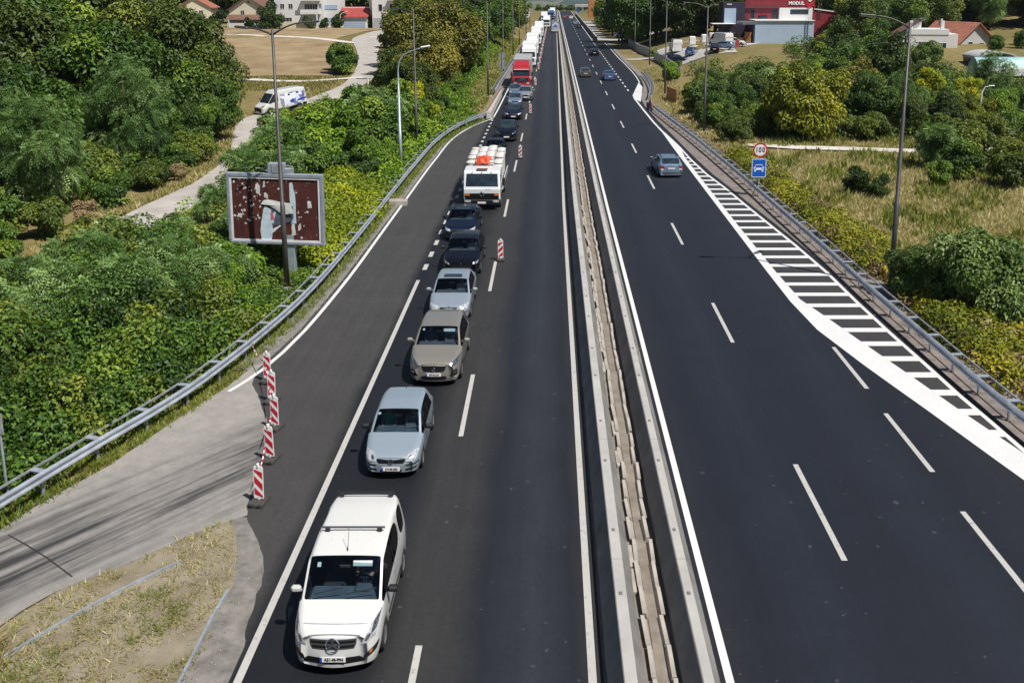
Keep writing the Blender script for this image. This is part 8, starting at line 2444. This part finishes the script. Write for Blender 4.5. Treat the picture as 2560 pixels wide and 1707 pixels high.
P = scatter(rg, 7500, -13, -6.5, 13, 23.3, lambda x, y: (x > np.interp(y, [13, 17, 18.76, 19.99, 21.13, 22.43, 23.3], [-13, -12.6, -12.05, -11.5, -10.26, -9.15, -8.4]) + .1) & (x < np.interp(y, [13, 17, 18.7, 20, 21, 22.4, 23.3], [-7.4, -7.4, -7.4, -7.5, -7.7, -8.1, -8.5])) & (vnoise(x, y, 1.1) + .3 * vnoise(x * 3, y * 3, 1.3) > -.42))
grass('wedge_dry_grass', 'short straw-coloured grass on the wedge beside the slip road', P, .04 + .12 * rg.random(len(P)) ** 2, 'grass_dry', 35, wid=.012, tb=.38, tv=.3, blades=9, lean=.8)
P2 = P[(vnoise(P[:, 0] + 4, P[:, 1], .9) > .36)]
grass('wedge_green_grass', 'green tufts in the wedge beside the slip road', P2, .05 + .12 * rg.random(len(P2)), 'grass_green', 36, wid=.010, tb=.5, blades=9, lean=.7)
P = np.stack([rg.uniform(-13.0, -11.3, 260), rg.uniform(14.5, 18.2, 260), np.zeros(260)], 1)
grass('wedge_tall_weeds', 'taller rusty weeds at the lower left corner', P, .2 + .35 * rg.random(260), 'grass_dry', 37, wid=.02, tb=.35, blades=10, lean=.6)
n_ = 5200; yv = rg.uniform(18, 101, n_); xr = np.interp(yv, [p[1] for p in rail_l], [p[0] for p in rail_l])
P = np.stack([xr + rg.uniform(-.75, .38, n_) * np.where(yv < 32, 1.0, .9), yv, np.zeros(n_)], 1)
grass('rail_foot_grass', 'green and straw grass along the foot of the slip-road guardrail', P, .10 + .22 * rg.random(n_), 'grass_green', 38, wid=.016, tb=.55, tv=.25, blades=6, lean=.6)
P = scatter(rg, 4200, -13.5, -7.7, 104, 260, None)
grass('bank_grass', 'bright green grass on the bank beside the waiting trucks', P, .15 + .25 * rg.random(len(P)), 'grass_green', 39, wid=.06, tb=.6, blades=5, lean=.5)
lx = lambda y: np.interp(y, [p.y for p in lane_c], [p.x for p in lane_c])
n_ = 4200; yv = rg.uniform(40, 135, n_); sd = np.where(rg.random(n_) < .6, -1, 1)
P = np.stack([lx(yv) + sd * (1.75 + np.abs(rg.normal(0, .9, n_))), yv, np.zeros(n_)], 1)
grass('lane_verge', 'brown dry verge along the village lane', P, .15 + .35 * rg.random(n_), 'grass_dry', 40, wid=.035, tb=.35, blades=4, lean=.6)
P = scatter(rg, 6000, -58, -25, 126, 141, lambda x, y: (np.abs(x - lx(y)) > 2.2) & (np.abs(y - 137) > 1.2))
grass('field_edge_grass', 'faded grass strip between the two farm tracks', P, .15 + .25 * rg.random(len(P)), 'grass_dry', 41, wid=.06, tb=.3, blades=3)

# loose stones on the wedge and shoulders
st_v, st_f = [], []
rs_ = np.random.default_rng(50)
base = np.array([(1, 0, 0), (-1, 0, 0), (0, 1, 0), (0, -1, 0), (0, 0, 1), (0, 0, -.4)], float)
tri = np.array([(4, 0, 2), (4, 2, 1), (4, 1, 3), (4, 3, 0), (5, 2, 0), (5, 1, 2), (5, 3, 1), (5, 0, 3)])
for k in range(2600):
    if k < 1500: y = rs_.uniform(13, 23); x = rs_.uniform(-12.5 + (y - 13) * .3, float(np.interp(y, [13, 19, 20.5, 21.4, 22.3, 23], [-6.7, -6.95, -7.15, -7.5, -8.0, -8.4])))
    elif k < 2100: y = rs_.uniform(33, 95); x = rail_x(y) + rs_.uniform(.1, .8)
    else: y = rs_.uniform(24, 80); x = rrail_x(y) - rs_.uniform(-.8, .5)
    r = rs_.uniform(.008, .028) * (1.0 if y < 30 else 1.6)
    M3 = base * rs_.uniform(.6, 1.3, (6, 3)) * r
    a = rs_.uniform(0, 6.28); c_, s_ = math.cos(a), math.sin(a)
    M3 = M3 @ np.array([(c_, s_, 0), (-s_, c_, 0), (0, 0, 1)]) + np.array([x, y, .008])
    st_f.append(tri + 6 * k); st_v.append(M3)
tag(kind(obj('loose_gravel', np_mesh('loose_gravel', np.concatenate(st_v), np.concatenate(st_f), 'concrete_pale')), 'stuff'), 'loose stones strewn over the verges beside the road', 'gravel')

# ------------------------------------------------------------------ air
hz = MB().box((0, 6700, 300), (18400, 13700, 1000))
hz = hz.build('haze', 'lamp_white')
hm = bpy.data.materials.new('haze'); hm.use_nodes = True
hn = hm.node_tree.nodes; hn.remove(hn['Principled BSDF'])
pv = hn.new('ShaderNodeVolumePrincipled'); pv.inputs['Color'].default_value = (0.62, 0.78, 1.0, 1); pv.inputs['Density'].default_value = 0.00006; pv.inputs['Anisotropy'].default_value = 0.2
hm.node_tree.links.new(pv.outputs[0], hn['Material Output'].inputs['Volume'])
hz.data.materials.clear(); hz.data.materials.append(hm)
kind(hz, 'stuff')
